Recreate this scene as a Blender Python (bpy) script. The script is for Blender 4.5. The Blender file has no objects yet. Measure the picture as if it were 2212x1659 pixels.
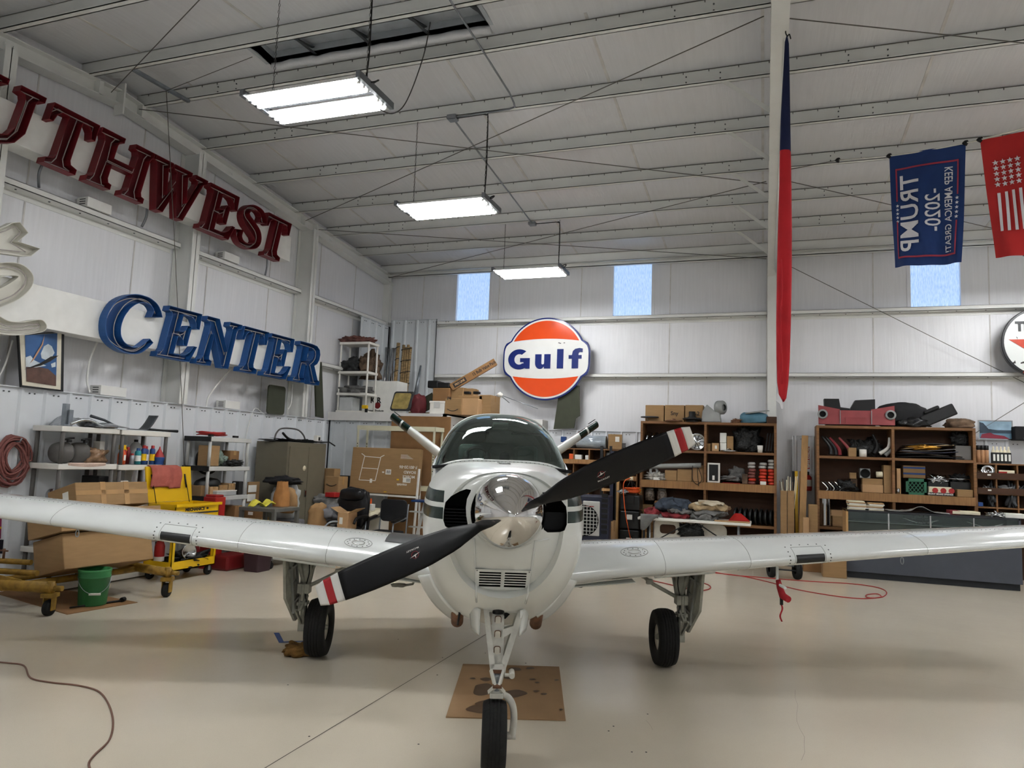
import bpy, bmesh, math, random
from mathutils import Vector, Matrix, noise
sc = bpy.context.scene
COL = sc.collection
PI = math.pi
# ------------------------------------------------------------------ camera
CW, CH, FPX, HC = 2212.0, 1659.0, 1552.36, 1.72
_yw, _pt, _rl = 0.339003, 0.101143, 0.0371591
CF = Vector((-math.sin(_yw)*math.cos(_pt), math.cos(_yw)*math.cos(_pt), math.sin(_pt)))
_r = Vector((math.cos(_yw), math.sin(_yw), 0)); _u = _r.cross(CF)
CR = _r*math.cos(_rl) + _u*math.sin(_rl); CU = -_r*math.sin(_rl) + _u*math.cos(_rl)
CC = Vector((0, 0, HC))
cam = bpy.data.objects.new('camera', bpy.data.cameras.new('camera')); COL.objects.link(cam)
cam.data.sensor_width = 36.0; cam.data.lens = FPX/CW*36.0; cam.data.clip_start = .05; cam.data.clip_end = 200
cam.matrix_world = Matrix(((CR.x, CU.x, -CF.x, CC.x), (CR.y, CU.y, -CF.y, CC.y), (CR.z, CU.z, -CF.z, CC.z), (0, 0, 0, 1)))
sc.camera = cam
sc.view_settings.view_transform = 'Standard'; sc.view_settings.look = 'None'
sc.view_settings.gamma = 1.0; sc.view_settings.use_curve_mapping = False
sc.view_settings.exposure = 1.18
sc.cycles.max_bounces = 8; sc.cycles.diffuse_bounces = 4; sc.cycles.glossy_bounces = 4; sc.cycles.transparent_max_bounces = 8
TUBE_E = 36.0      # strength of the fluorescent tubes
WIN_E = .45        # strength of the translucent wall lights
wd = bpy.data.worlds.new('world'); sc.world = wd; wd.use_nodes = True
wd.node_tree.nodes['Background'].inputs[0].default_value = (.55, .68, .9, 1)
wd.node_tree.nodes['Background'].inputs[1].default_value = 1.0
# ------------------------------------------------------------------ pixel to place (measured on the photograph)
def ray(px, py): return CF + CR*((px-CW/2)/FPX) - CU*((py-CH/2)/FPX)
def AY(px, py, Y): d = ray(px, py); return CC + d*(Y/d.y)
def AX(px, py, X): d = ray(px, py); return CC + d*(X/d.x)
def AZ(px, py, Z=0.): d = ray(px, py); return CC + d*((Z-HC)/d.z)
# ------------------------------------------------------------------ geometry collector
class G:
    def __init__(s): s.v = []; s.f = []; s.mi = []; s.sm = []
    def add(s, v, f, mi=0, sm=False, M=None):
        b = len(s.v)
        s.v += [tuple(M @ Vector(p)) for p in v] if M is not None else [tuple(p) for p in v]
        for q in f: s.f.append([i+b for i in q]); s.mi.append(mi); s.sm.append(sm)
        return s
    def join(s, g, M=None, mi=None):
        b = len(s.v)
        s.v += [tuple(M @ Vector(p)) for p in g.v] if M is not None else g.v
        for q, m, k in zip(g.f, g.mi, g.sm): s.f.append([i+b for i in q]); s.mi.append(m if mi is None else mi); s.sm.append(k)
        return s
    def bb(s, x0, x1, y0, y1, z0, z1, mi=0, M=None):
        v = [(x, y, z) for x in (x0, x1) for y in (y0, y1) for z in (z0, z1)]
        return s.add(v, [(0,1,3,2), (4,6,7,5), (0,4,5,1), (2,3,7,6), (0,2,6,4), (1,5,7,3)], mi, False, M)
    def box(s, c, d, rz=0, mi=0, M=None):
        T = Matrix.Translation(c) @ Matrix.Rotation(rz, 4, 'Z')
        if M is not None: T = M @ T
        return s.bb(-d[0]/2, d[0]/2, -d[1]/2, d[1]/2, -d[2]/2, d[2]/2, mi, T)
    def bar(s, a, b, w, h, up=(0,0,1), mi=0):
        a = Vector(a); b = Vector(b); d = b-a; L = d.length; d.normalize(); u = Vector(up)
        x = d.cross(u)
        if x.length < 1e-4: x = d.cross(Vector((1,0,0)))
        x.normalize(); u = x.cross(d)
        T = Matrix(((x.x,d.x,u.x,a.x),(x.y,d.y,u.y,a.y),(x.z,d.z,u.z,a.z),(0,0,0,1)))
        return s.bb(-w/2, w/2, 0, L, -h/2, h/2, mi, T)
    def tube(s, pts, r, n=8, mi=0, cap=True, closed=False):
        P = [Vector(p) for p in pts]; N = len(P); v = []; f = []
        R = r if isinstance(r, (list, tuple)) else [r]*N
        t0 = (P[1]-P[0]).normalized(); up = Vector((0,0,1)) if abs(t0.z) < .9 else Vector((1,0,0))
        nx = t0.cross(up).normalized()
        for i in range(N):
            if closed: t = P[(i+1) % N]-P[i-1]
            else: t = P[min(i+1, N-1)]-P[max(i-1, 0)]
            if t.length < 1e-9: t = t0
            t = t.normalized(); nx = nx - t*nx.dot(t)
            if nx.length < 1e-6: nx = t.orthogonal()
            nx.normalize(); ny = t.cross(nx)
            for k in range(n):
                a = 2*PI*k/n; v.append(P[i]+(nx*math.cos(a)+ny*math.sin(a))*R[i])
        for i in range(N if closed else N-1):
            j = (i+1) % N
            for k in range(n): f.append((i*n+k, i*n+(k+1) % n, j*n+(k+1) % n, j*n+k))
        s.add(v, f, mi, True)
        if cap and not closed:
            b = len(s.v)-N*n; s.f.append([b+k for k in range(n)][::-1]); s.f.append([b+(N-1)*n+k for k in range(n)])
            s.mi += [mi, mi]; s.sm += [False, False]
        return s
    def cyl(s, a, b, r, r2=None, n=14, mi=0): return s.tube([a, b], [r, r if r2 is None else r2], n, mi)
    def lathe(s, prof, o=(0,0,0), ax=(0,0,1), n=24, mi=0, a0=0, a1=2*PI, sm=True):
        A = Vector(ax).normalized(); X = A.orthogonal().normalized(); Y = A.cross(X); O = Vector(o); v = []; f = []
        full = abs(a1-a0-2*PI) < 1e-6; m = n if full else n+1; K = len(prof)
        for k in range(m):
            a = a0+(a1-a0)*k/n; e = X*math.cos(a)+Y*math.sin(a)
            for r, h in prof: v.append(O+e*r+A*h)
        for k in range(n):
            j = (k+1) % m
            for i in range(K-1): f.append((k*K+i, j*K+i, j*K+i+1, k*K+i+1))
        return s.add(v, f, mi, sm)
    def prism(s, poly, z0, z1, M=None, mi=0, sm=False, cap=(True, True)):
        n = len(poly); v = [(x, y, z0) for x, y in poly]+[(x, y, z1) for x, y in poly]
        s.add(v, [(i, (i+1) % n, n+(i+1) % n, n+i) for i in range(n)], mi, sm, M)
        b = len(s.v)-2*n
        if cap[0]: s.f.append([b+i for i in range(n)][::-1]); s.mi.append(mi); s.sm.append(False)
        if cap[1]: s.f.append([b+n+i for i in range(n)]); s.mi.append(mi); s.sm.append(False)
        return s
    def grid(s, fn, nu, nv, mi=0, sm=True, cu=False, M=None):
        v = [fn(i/nu, j/nv) for i in range(nu if cu else nu+1) for j in range(nv+1)]
        f = [(i*(nv+1)+j, ((i+1) % nu if cu else i+1)*(nv+1)+j, ((i+1) % nu if cu else i+1)*(nv+1)+j+1, i*(nv+1)+j+1) for i in range(nu) for j in range(nv)]
        return s.add(v, f, mi, sm, M)
    def quad(s, a, b, c, d, mi=0): return s.add([a, b, c, d], [(0,1,2,3)], mi)
    def blob(s, c, r, seed=0, amp=.25, freq=1.6, nu=24, nv=14, rz=0, flat=None, mi=0, pw=1.0):
        C = Vector(c); o = Vector((seed*3.7, seed*1.3, seed*7.1))
        def fn(a, b):
            th = a*2*PI; ph = (b-.5)*PI
            e = Vector((math.cos(ph)*math.cos(th), math.cos(ph)*math.sin(th), math.sin(ph)))
            k = 1+amp*noise.noise(e*freq+o)*2+amp*.5*noise.noise(e*freq*2.7+o)*2
            x, y, z = [math.copysign(abs(q)**pw, q)*k for q in e]
            x *= r[0]; y *= r[1]; z *= r[2]
            x, y = x*math.cos(rz)-y*math.sin(rz), x*math.sin(rz)+y*math.cos(rz)
            p = C+Vector((x, y, z))
            if flat is not None and p.z < flat: p.z = flat
            return p
        return s.grid(fn, nu, nv, mi, True, True)
# ------------------------------------------------------------------ materials
def lin(h):
    h = h.lstrip('#'); c = [int(h[i:i+2], 16)/255 for i in (0, 2, 4)]
    return [x/12.92 if x <= .04045 else ((x+.055)/1.055)**2.4 for x in c]
MATS = {}
def newmat(name):
    m = bpy.data.materials.new(name); m.use_nodes = True; MATS[name] = m
    nt = m.node_tree; return m, nt, nt.nodes, nt.links, nt.nodes['Principled BSDF']
def pm(name, col, rough=.5, metal=0., var=.12, scale=6., bump=0., bscale=40., coat=0., stretch=(1,1,1), trans=0., emit=0., spec=.36):
    if name in MATS: return MATS[name]
    m, nt, N, L, b = newmat(name); c = lin(col)
    b.inputs['Roughness'].default_value = rough; b.inputs['Metallic'].default_value = metal
    b.inputs['Coat Weight'].default_value = coat; b.inputs['Coat Roughness'].default_value = .08
    b.inputs['Specular IOR Level'].default_value = spec
    if trans: b.inputs['Transmission Weight'].default_value = trans
    tc = N.new('ShaderNodeTexCoord'); mp = N.new('ShaderNodeMapping'); mp.inputs['Scale'].default_value = stretch
    L.new(tc.outputs['Object'], mp.inputs['Vector'])
    nz = N.new('ShaderNodeTexNoise'); nz.inputs['Scale'].default_value = scale; nz.inputs['Detail'].default_value = 4
    L.new(mp.outputs[0], nz.inputs['Vector'])
    rp = N.new('ShaderNodeValToRGB'); rp.color_ramp.elements[0].position = .3; rp.color_ramp.elements[1].position = .7
    rp.color_ramp.elements[0].color = [max(0, x*(1-var)) for x in c]+[1]; rp.color_ramp.elements[1].color = [min(1, x*(1+var)) for x in c]+[1]
    L.new(nz.outputs['Fac'], rp.inputs[0]); L.new(rp.outputs[0], b.inputs['Base Color'])
    if emit: b.inputs['Emission Color'].default_value = c+[1]; b.inputs['Emission Strength'].default_value = emit
    if bump:
        n2 = N.new('ShaderNodeTexNoise'); n2.inputs['Scale'].default_value = bscale; n2.inputs['Detail'].default_value = 3
        L.new(mp.outputs[0], n2.inputs['Vector']); bp = N.new('ShaderNodeBump'); bp.inputs['Strength'].default_value = bump; bp.inputs['Distance'].default_value = .02
        L.new(n2.outputs['Fac'], bp.inputs['Height']); L.new(bp.outputs[0], b.inputs['Normal'])
    return m
def MX(x): return MATS[x] if isinstance(x, str) else x
# ------------------------------------------------------------------ objects
def obj(name, g, mats, parent=None, bev=0., local=False, kind=None, base=True, solid=0., sub=0):
    me = bpy.data.meshes.new(name); v = g.v; off = Vector((0, 0, 0))
    if parent is None and base and v:
        xs = [p[0] for p in v]; ys = [p[1] for p in v]; zs = [p[2] for p in v]
        off = Vector(((min(xs)+max(xs))/2, (min(ys)+max(ys))/2, min(zs)))
        v = [(p[0]-off.x, p[1]-off.y, p[2]-off.z) for p in v]
    me.from_pydata([tuple(p) for p in v], [], g.f)
    for m in (mats if isinstance(mats, (list, tuple)) else [mats]): me.materials.append(MX(m))
    me.polygons.foreach_set('material_index', g.mi); me.polygons.foreach_set('use_smooth', g.sm)
    me.update()
    o = bpy.data.objects.new(name, me); COL.objects.link(o); o.location = off
    if parent is not None:
        o.parent = parent
        if not local and parent.parent is None: o.matrix_parent_inverse = parent.matrix_basis.inverted()
        elif not local: o.matrix_parent_inverse = (parent.parent.matrix_basis @ parent.matrix_parent_inverse @ parent.matrix_basis).inverted()
    if solid:
        md = o.modifiers.new('thickness', 'SOLIDIFY'); md.thickness = solid; md.offset = 0
    if bev:
        md = o.modifiers.new('bevel', 'BEVEL'); md.width = bev; md.segments = 2; md.limit_method = 'ANGLE'; md.angle_limit = .7
    if sub:
        md = o.modifiers.new('subdivision', 'SUBSURF'); md.levels = sub; md.render_levels = sub
    if kind: o['kind'] = kind
    return o
def tag(o, label, cat, group=None):
    o['label'] = label; o['category'] = cat
    if group: o['group'] = group
    return o
def thing(name, label, cat, loc=(0,0,0), rz=0., group=None):
    o = bpy.data.objects.new(name, None); COL.objects.link(o); o.empty_display_size = .1
    o.location = loc; o.rotation_euler = (0, 0, rz)
    o.matrix_basis = Matrix.Translation(Vector(loc)) @ Matrix.Rotation(rz, 4, 'Z')
    return tag(o, label, cat, group)
def struct(name, g, mats, bev=0., parent=None):
    return obj(name, g, mats, parent, bev, kind='structure')
def mono(name, g, mats, label, cat, group=None, **k): return tag(obj(name, g, mats, **k), label, cat, group)
def txt(s, size=1., bold=0., align='CENTER', sx=1.):
    """flat lettering as geometry in the xy plane"""
    cu = bpy.data.curves.new('lettering', 'FONT'); cu.body = s; cu.size = size; cu.align_x = align; cu.align_y = 'CENTER'; cu.offset = bold; cu.resolution_u = 3
    o = bpy.data.objects.new('lettering', cu); COL.objects.link(o)
    me = bpy.data.meshes.new_from_object(o)
    g = G(); g.add([(p.co.x*sx, p.co.y, p.co.z) for p in me.vertices], [list(p.vertices) for p in me.polygons])
    bpy.data.objects.remove(o); bpy.data.meshes.remove(me); bpy.data.curves.remove(cu)
    return g
def frame(o, x, z):
    """matrix whose x axis is x, y axis is z and z axis is x cross z: lays a flat drawing on a wall"""
    x = Vector(x).normalized(); z = Vector(z).normalized(); y = x.cross(z); o = Vector(o)
    return Matrix(((x.x, z.x, y.x, o.x), (x.y, z.y, y.y, o.y), (x.z, z.z, y.z, o.z), (0, 0, 0, 1)))
def bez(pts, n=8):
    """smooth open curve through points"""
    P = [Vector(p) for p in pts]; out = []
    for i in range(len(P)-1):
        a = P[max(i-1, 0)]; b = P[i]; c = P[i+1]; d = P[min(i+2, len(P)-1)]
        for k in range(n):
            t = k/n; out.append(.5*((2*b)+(c-a)*t+(2*a-5*b+4*c-d)*t*t+(3*b-a-3*c+d)*t**3))
    out.append(P[-1]); return out
# ================================================================== the hangar
XL, XR, YF, YB, YR = -8.34, 8.6, -.8, 14.6, 6.9
def zb(Y): return 5.79+.0835*(14.26-YR-abs(Y-YR))          # underside of the purlins
pm('vinyl_roof', '#d9d9db', .36, var=.03, scale=1, bump=.22, bscale=1., stretch=(26, 1.6, 1))
pm('vinyl_side', '#e4e4e6', .36, var=.03, scale=1, bump=.16, bscale=1., stretch=(1, 26, 1.3))
pm('vinyl_back', '#e4e4e6', .36, var=.03, scale=1, bump=.16, bscale=1., stretch=(26, 1, 1.3))
pm('white_steel', '#dfdfda', .42, var=.04, scale=3)
pm('white_liner', '#dcdfe2', .4, var=.03, scale=2)
pm('grey_liner', '#ced2d4', .4, var=.04, scale=2)
pm('galv', '#8f959b', .4, .7, var=.15, scale=9)
pm('dark_steel', '#4a4d50', .5, .4, var=.2, scale=5)
pm('black', '#0c0c0d', .5); pm('black_soft', '#161618', .8, var=.2, bump=.1); pm('bolt', '#55585a', .4, .6)
pm('white_paint', '#e8e7e2', .4, var=.04)
def floor_mat():
    m, nt, N, L, b = newmat('epoxy_floor')
    tc = N.new('ShaderNodeTexCoord')
    n1 = N.new('ShaderNodeTexNoise'); n1.inputs['Scale'].default_value = .6; n1.inputs['Detail'].default_value = 6
    n2 = N.new('ShaderNodeTexNoise'); n2.inputs['Scale'].default_value = 260; n2.inputs['Detail'].default_value = 1
    for n in (n1, n2): L.new(tc.outputs['Object'], n.inputs['Vector'])
    r1 = N.new('ShaderNodeValToRGB'); r1.color_ramp.elements[0].color = lin('#cdc3b0')+[1]; r1.color_ramp.elements[1].color = lin('#dbd2c0')+[1]
    L.new(n1.outputs['Fac'], r1.inputs[0])
    r2 = N.new('ShaderNodeValToRGB'); r2.color_ramp.elements[0].position = .28; r2.color_ramp.elements[1].position = .36
    r2.color_ramp.elements[0].color = (.8, .78, .74, 1); r2.color_ramp.elements[1].color = (1, 1, 1, 1)
    L.new(n2.outputs['Fac'], r2.inputs[0])
    mx = N.new('ShaderNodeMix'); mx.data_type = 'RGBA'; mx.blend_type = 'MULTIPLY'; mx.inputs['Factor'].default_value = 1
    L.new(r1.outputs[0], mx.inputs['A']); L.new(r2.outputs[0], mx.inputs['B']); L.new(mx.outputs['Result'], b.inputs['Base Color'])
    n3 = N.new('ShaderNodeTexNoise'); n3.inputs['Scale'].default_value = 1.3; n3.inputs['Detail'].default_value = 5; L.new(tc.outputs['Object'], n3.inputs['Vector'])
    mr = N.new('ShaderNodeMapRange'); mr.inputs['To Min'].default_value = .12; mr.inputs['To Max'].default_value = .24
    L.new(n3.outputs['Fac'], mr.inputs['Value']); L.new(mr.outputs[0], b.inputs['Roughness'])
    n4 = N.new('ShaderNodeTexNoise'); n4.inputs['Scale'].default_value = 3.; L.new(tc.outputs['Object'], n4.inputs['Vector'])
    bp = N.new('ShaderNodeBump'); bp.inputs['Strength'].default_value = .06; bp.inputs['Distance'].default_value = .03; L.new(n4.outputs['Fac'], bp.inputs['Height']); L.new(bp.outputs[0], b.inputs['Normal'])
    b.inputs['Specular IOR Level'].default_value = .5
floor_mat()
def window_mat():
    m, nt, N, L, b = newmat('translucent_panel')
    tc = N.new('ShaderNodeTexCoord'); mp = N.new('ShaderNodeMapping'); mp.inputs['Scale'].default_value = (26, 1, 5); L.new(tc.outputs['Object'], mp.inputs['Vector'])
    nz = N.new('ShaderNodeTexNoise'); nz.inputs['Scale'].default_value = 2.4; nz.inputs['Detail'].default_value = 6; L.new(mp.outputs[0], nz.inputs['Vector'])
    rp = N.new('ShaderNodeValToRGB'); rp.color_ramp.elements[0].position = .35; rp.color_ramp.elements[1].position = .6
    rp.color_ramp.elements[0].color = lin('#86aee6')+[1]; rp.color_ramp.elements[1].color = lin('#bcd6fa')+[1]; L.new(nz.outputs['Fac'], rp.inputs[0])
    L.new(rp.outputs[0], b.inputs['Emission Color']); b.inputs['Emission Strength'].default_value = WIN_E; b.inputs['Base Color'].default_value = (.25, .3, .35, 1); b.inputs['Roughness'].default_value = .3
window_mat()
# floor, with its saw-cut joint as a real groove between slabs
g = G().bb(XL-.3, XR+.3, YF-.3, YB+.3, -.2, 0)
fl = struct('floor', g, 'epoxy_floor')
pm('joint_dark', '#3a332b', .9); pm('crack', '#a3988a', .8)
jl = [AZ(470, 1700), AZ(550, 1659), AZ(800, 1520), AZ(1040, 1385), AZ(1100, 1350)]
def floor_line(name, pts, w, m, z=.0012):
    g = G(); P = [Vector((p[0], p[1], 0)) for p in pts]
    for a, b in zip(P[:-1], P[1:]):
        n = (b-a).cross(Vector((0, 0, 1))).normalized()*w/2; u = Vector((0, 0, z)); g.quad(a-n+u, b-n+u, b+n+u, a+n+u)
    return obj(name, g, m, fl)
floor_line('control_joint', [Vector((-2.54+.0*k, 1.+k*12.6, 0)) for k in (0, 1)], .006, 'joint_dark')
floor_line('control_joint', [AZ(1150, 1362), AZ(1700, 1430), AZ(2212, 1492)], .004, 'crack')
random.seed(4)
floor_line('crack', [AZ(1722+random.uniform(-8, 8)+k*1.5, 1490+k*17) for k in range(10)], .003, 'crack')
floor_line('crack', [AZ(1395+k*3, 1556+k*4+random.uniform(-2, 2)) for k in range(6)], .003, 'crack')
# roof: two slopes with the vent slot left open at the ridge
SX0, SX1 = -5.95, -2.95; SY0, SY1 = 6.5, 7.2
def slab(x0, x1, y0, y1, t=.12, off=.2):
    z = lambda y: zb(y)+off
    v = [(x, y, z(y)+k) for x in (x0, x1) for y in (y0, y1) for k in (0, t)]
    return G().add(v, [(0,1,3,2), (4,6,7,5), (0,4,5,1), (2,3,7,6), (0,2,6,4), (1,5,7,3)])
g = G()
for a in ((XL-.2, XR+.2, SY1, YB+.2), (XL-.2, XR+.2, YF-.2, SY0), (XL-.2, SX0, SY0, YR), (XL-.2, SX0, YR, SY1), (SX1, XR+.2, SY0, YR), (SX1, XR+.2, YR, SY1)): g.join(slab(*a))
ceil = struct('ceiling', g, 'vinyl_roof')
pm('seam', '#cfccc8', .5)
g = G()
for k in range(9):
    x = XL+1.0+k*1.83
    for y0, y1 in ((SY1, YB), (YF, SY0)):
        p = [Vector((x, y, zb(y)+.197)) for y in (y0, y1)]; g.bar(p[0], p[1], .035, .006)
obj('insulation_seam', g, 'seam', ceil)
# the ridge vent slot: a steel throat above the roof with its braces and the folded insulation edge
g = G(); zr = zb(YR)+.2
g.bb(SX0-.05, SX0, SY0, SY1, zr-.02, zr+.2); g.bb(SX1, SX1+.05, SY0, SY1, zr-.02, zr+.2)
g.bb(SX0, SX1, SY0-.04, SY0, zr-.02, zr+.2); g.bb(SX0, SX1, SY1, SY1+.04, zr-.02, zr+.2); g.bb(SX0, SX1, SY0, SY1, zr+.18, zr+.22)
pm('slot_grey', '#b4b9be', .6)
vent = mono('ridge_vent', g, 'slot_grey', 'dark open ridge vent slot in the ceiling above the nearest light', 'vent')
g = G()
for k in range(4):
    x = SX0+.35+k*.78; g.bar((x, SY0, zr+.1), (x+.25, SY1, zr+.14), .05, .01); g.bar((x+.1, SY0, zr+.14), (x+.3, SY1, zr+.04), .04, .008)
g.bar((SX0, 6.8, zr+.08), (SX1, 6.8, zr+.08), .06, .05)
obj('brace', g, 'dark_steel', vent)
g = G(); g.tube([(SX0+(SX1-SX0)*k/40, SY1-.0+.025*noise.noise(Vector((k*.37, 0, 0))), zb(SY1)+.2+.02*noise.noise(Vector((k*.6, 3, 0)))) for k in range(41)], .05, 10)
obj('insulation_edge', g, 'vinyl_roof', vent)
# purlins: Z sections, a clip line of fastener tabs along the top edge
PY = [14.26, 13.144, 12.03, 10.88, 9.70, 8.52, 7.315, 6.45, 5.30, 4.15, 3.0, 1.85, .7]
pm('wire', '#6b6760', .5, .4); pm('purlin_clip', '#3b3a38', .6)
for i, y in enumerate(PY):
    g = G(); z = zb(y); s = 1 if y > YR else -1
    g.bb(XL+.02, XR-.02, y-.006, y+.006, z, z+.2)
    g.bb(XL+.02, XR-.02, y-.065, y+.006, z, z+.008); g.bb(XL+.02, XR-.02, y-.065, y-.057, z, z+.02)
    g.bb(XL+.02, XR-.02, y-.006, y+.065, z+.192, z+.2)
    p = struct('purlin', g, 'white_steel')
    if 7 < y < 14: 
        g = G()
        for k in range(46): x = XL+.25+k*.3+.05*math.sin(k*7.3+i); g.bb(x-.004, x+.004, y-.014, y-.008, z+.165, z+.19)
        obj('fastener_tabs', g, 'purlin_clip', p, kind='stuff')
        g = G().bar((XL+.1, y-.012, z+.192), (XR-.1, y-.012, z+.192), .006, .006); obj('edge_cord', g, 'wire', p)
        g = G()
        for xx in (-6.9, -6.6, -.9, -.5, .9, 1.3):
            for zz in (.06, .13): g.cyl((xx, y-.016, z+zz), (xx, y-.004, z+zz), .009, n=6)
        obj('bolts', g, 'bolt', p)
# gable end rafter, its splice plate and bolts
def ibeam(g, pts, up, w, d, t=.012, side=(1,0,0)):
    """I section along a polyline given by its underside points"""
    for a, b in zip(pts[:-1], pts[1:]):
        a = Vector(a); b = Vector(b); u = Vector(up)
        g.bar(a+u*t/2, b+u*t/2, w, t, up); g.bar(a+u*(d-t/2), b+u*(d-t/2), w, t, up); g.bar(a+u*d/2, b+u*d/2, .009, d, up)
g = G(); xg = XL+.13
ibeam(g, [(xg, YB-.05, zb(YB-.05)-.19), (xg, YR, zb(YR)-.19), (xg, YF+.05, zb(YF+.05)-.19)], (0,0,1), .2, .2)
gr = struct('end_rafter', g, 'white_steel')
g = G()
for y in (YR-.32, YR+.36, 11.05, 11.45): g.bb(xg, xg+.1, y-.03, y+.03, zb(y)-.19, zb(y)+.005)
g.bb(xg-.02, xg+.14, YR-.012, YR+.012, zb(YR)-.33, zb(YR)+.1)
obj('stiffener_plate', g, 'white_steel', gr)
g = G()
for y in (5.4, 5.5, 9.1, 9.15, 12.0, 12.05):
    g.cyl((xg, y, zb(y)-.07), (xg+.02, y, zb(y)-.07), .02, n=8)
obj('bolts', g, 'white_steel', gr)
# main frame: rafter over X=.14 and its column on the back wall, knee and flange braces
XC = .14; g = G()
ibeam(g, [(XC, YB-.12, zb(YB)-.42), (XC, YR, zb(YR)-.5), (XC, YF+.1, zb(YF)-.42)], (0,0,1), .16, .42)
mf = struct('main_rafter', g, 'white_steel')
for y in (8.52, 9.7, 10.88, 12.03, 13.144):
    g = G(); a = Vector((XC-.07, y, zb(y)-.42)); b = Vector((XC-.62, y-.02, zb(y)+.03)); g.bar(a, b, .05, .006, (0, 1, 0)); g.bar(a+Vector((0,.022,0)), b+Vector((0,.022,0)), .006, .05, (0,1,0)); obj('flange_brace', g, 'white_steel', mf)
g = G(); zt = zb(14.2)
g.bb(XC-.08, XC+.08, 14.325, 14.34, 0, zt); g.bb(XC-.08, XC+.08, 14.5, 14.51, 0, zt); g.bb(XC-.005, XC+.005, 14.33, 14.5, 0, zt)
struct('main_column', g, 'white_steel')
g = G(); g.cyl((XC+.05, 13.9, zb(13.9)-.46), (XC+.05, YR+.2, zb(YR)-.53), .011); g.cyl((XC+.07, 14.1, zb(14)-.45), (XC+.07, YR+.2, zb(YR)-.53), .011)
mono('conduit', g, 'white_paint', 'thin cream conduit pipe along the underside of the main roof rafter', 'pipe')
# walls
g = G().add([(XL, YF, 0), (XL, YB, 0), (XL, YB, zb(YB)+.25), (XL, YR, zb(YR)+.25), (XL, YF, zb(YF)+.25)], [(0, 1, 2, 3, 4)])
wl = struct('wall_left', G().join(g).add([(XL-.15, YF, 0), (XL-.15, YB, 0), (XL-.15, YB, zb(YB)+.25), (XL-.15, YR, zb(YR)+.25), (XL-.15, YF, zb(YF)+.25)], [(4, 3, 2, 1, 0)]), 'vinyl_side')
WIN = [(984, 1060, 586, 692), (1322, 1411, 566, 681), (1962, 2078, 505, 656)]
wb = []
for a, b, c, d in WIN:
    p = AY((a+b)/2, c, YB); q = AY(a, (c+d)/2, YB); r = AY(b, (c+d)/2, YB); t = AY((a+b)/2, d, YB); wb.append((q.x, r.x, t.z-.05, min(p.z, 5.85)))
wb[2] = (wb[2][0], wb[2][1], wb[2][2], 5.85)
g = G(); xs = [XL-.15]+[x for w in wb for x in w[:2]]+[XR+.15]; zt = zb(YB)+.3
for i in range(len(xs)-1):
    if i % 2 == 0: g.bb(xs[i], xs[i+1], YB, YB+.12, 0, zt)
    else:
        w = wb[i//2]; g.bb(xs[i], xs[i+1], YB, YB+.12, 0, w[2]); g.bb(xs[i], xs[i+1], YB, YB+.12, w[3], zt)
wk = struct('wall_back', g, 'vinyl_back')
for i, w in enumerate(wb):
    n = 60; g = G().grid(lambda a, b: (w[0]+(w[1]-w[0])*a, YB+.08+.008*math.cos(a*2*PI*12), w[2]+(w[3]-w[2])*b), n, 1)
    o = struct('window_%d' % (i+1), g, 'translucent_panel')
    g = G()
    for x in w[:2]: g.bb(x-.03, x+.03, YB-.012, YB+.1, w[2], w[3])
    g.bb(w[0], w[1], YB-.012, YB+.1, w[3]-.03, w[3]+.02)
    obj('insulation_trim', g, 'vinyl_back', o)
g = G().bb(XR, XR+.15, YF, YB, 0, zb(YR)+.3); struct('wall_right', g, 'vinyl_side')
g = G().bb(XL-.15, XR+.15, YF-.12, YF, 0, zb(YF)+.3); wf = struct('wall_front', g, 'white_liner')
for k in range(4):
    g = G().bb(-6.4+k*3.2, -3.25+k*3.2, YF-.0, YF+.05, .02, 4.6); obj('door_panel', g, 'white_liner', wf)
# soft seams in the wall insulation
g = G()
for k in range(8):
    x = -7.4+1.86*k
    g.bar((x, YB-.004, 2.3), (x+.02, YB-.004, 5.8), .02, .006, (0,1,0))
obj('insulation_seam', g, 'seam', wk)
g = G()
for y in (5.9, 7.5, 8.9, 10.4, 11.9, 13.2): g.bar((XL+.004, y, 2.3), (XL+.004, y+.02, zb(y)), .02, .006, (1,0,0))
obj('insulation_seam', g, 'seam', wl)
# girts
def girt_x(x0, x1, z):
    g = G(); y = YB-.2; g.bb(x0, x1, y, YB, z-.075, z-.067); g.bb(x0, x1, y, y+.008, z-.075, z); g.bb(x0, x1, YB-.01, YB-.002, z-.14, z-.07); g.bb(x0, x1, y, y+.02, z-.006, z)
    o = struct('girt', g, 'white_steel'); h = G()
    for k in range(int((x1-x0)/.45)): h.cyl((x0+.3+k*.45, y+.1, z-.082), (x0+.3+k*.45, y+.1, z-.072), .012, n=6)
    obj('bolts', h, 'bolt', o)
zg1 = AY(1290, 807, 14.4).z; zg2 = AY(1290, 683.5, 14.4).z
for z in (zg1, zg2):
    girt_x(AY(915, 750, 14.4).x, XC-.1, z); girt_x(XC+.1, XR, z)
g = G(); g.bb(XL+.1, XR, YB-.22, YB-.2, zb(14.3)-.04, zb(14.3)+.12); g.bb(XL+.1, XR, YB-.22, YB-.12, zb(14.3)-.04, zb(14.3)-.03)
struct('eave_strut', g, 'white_steel')
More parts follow.
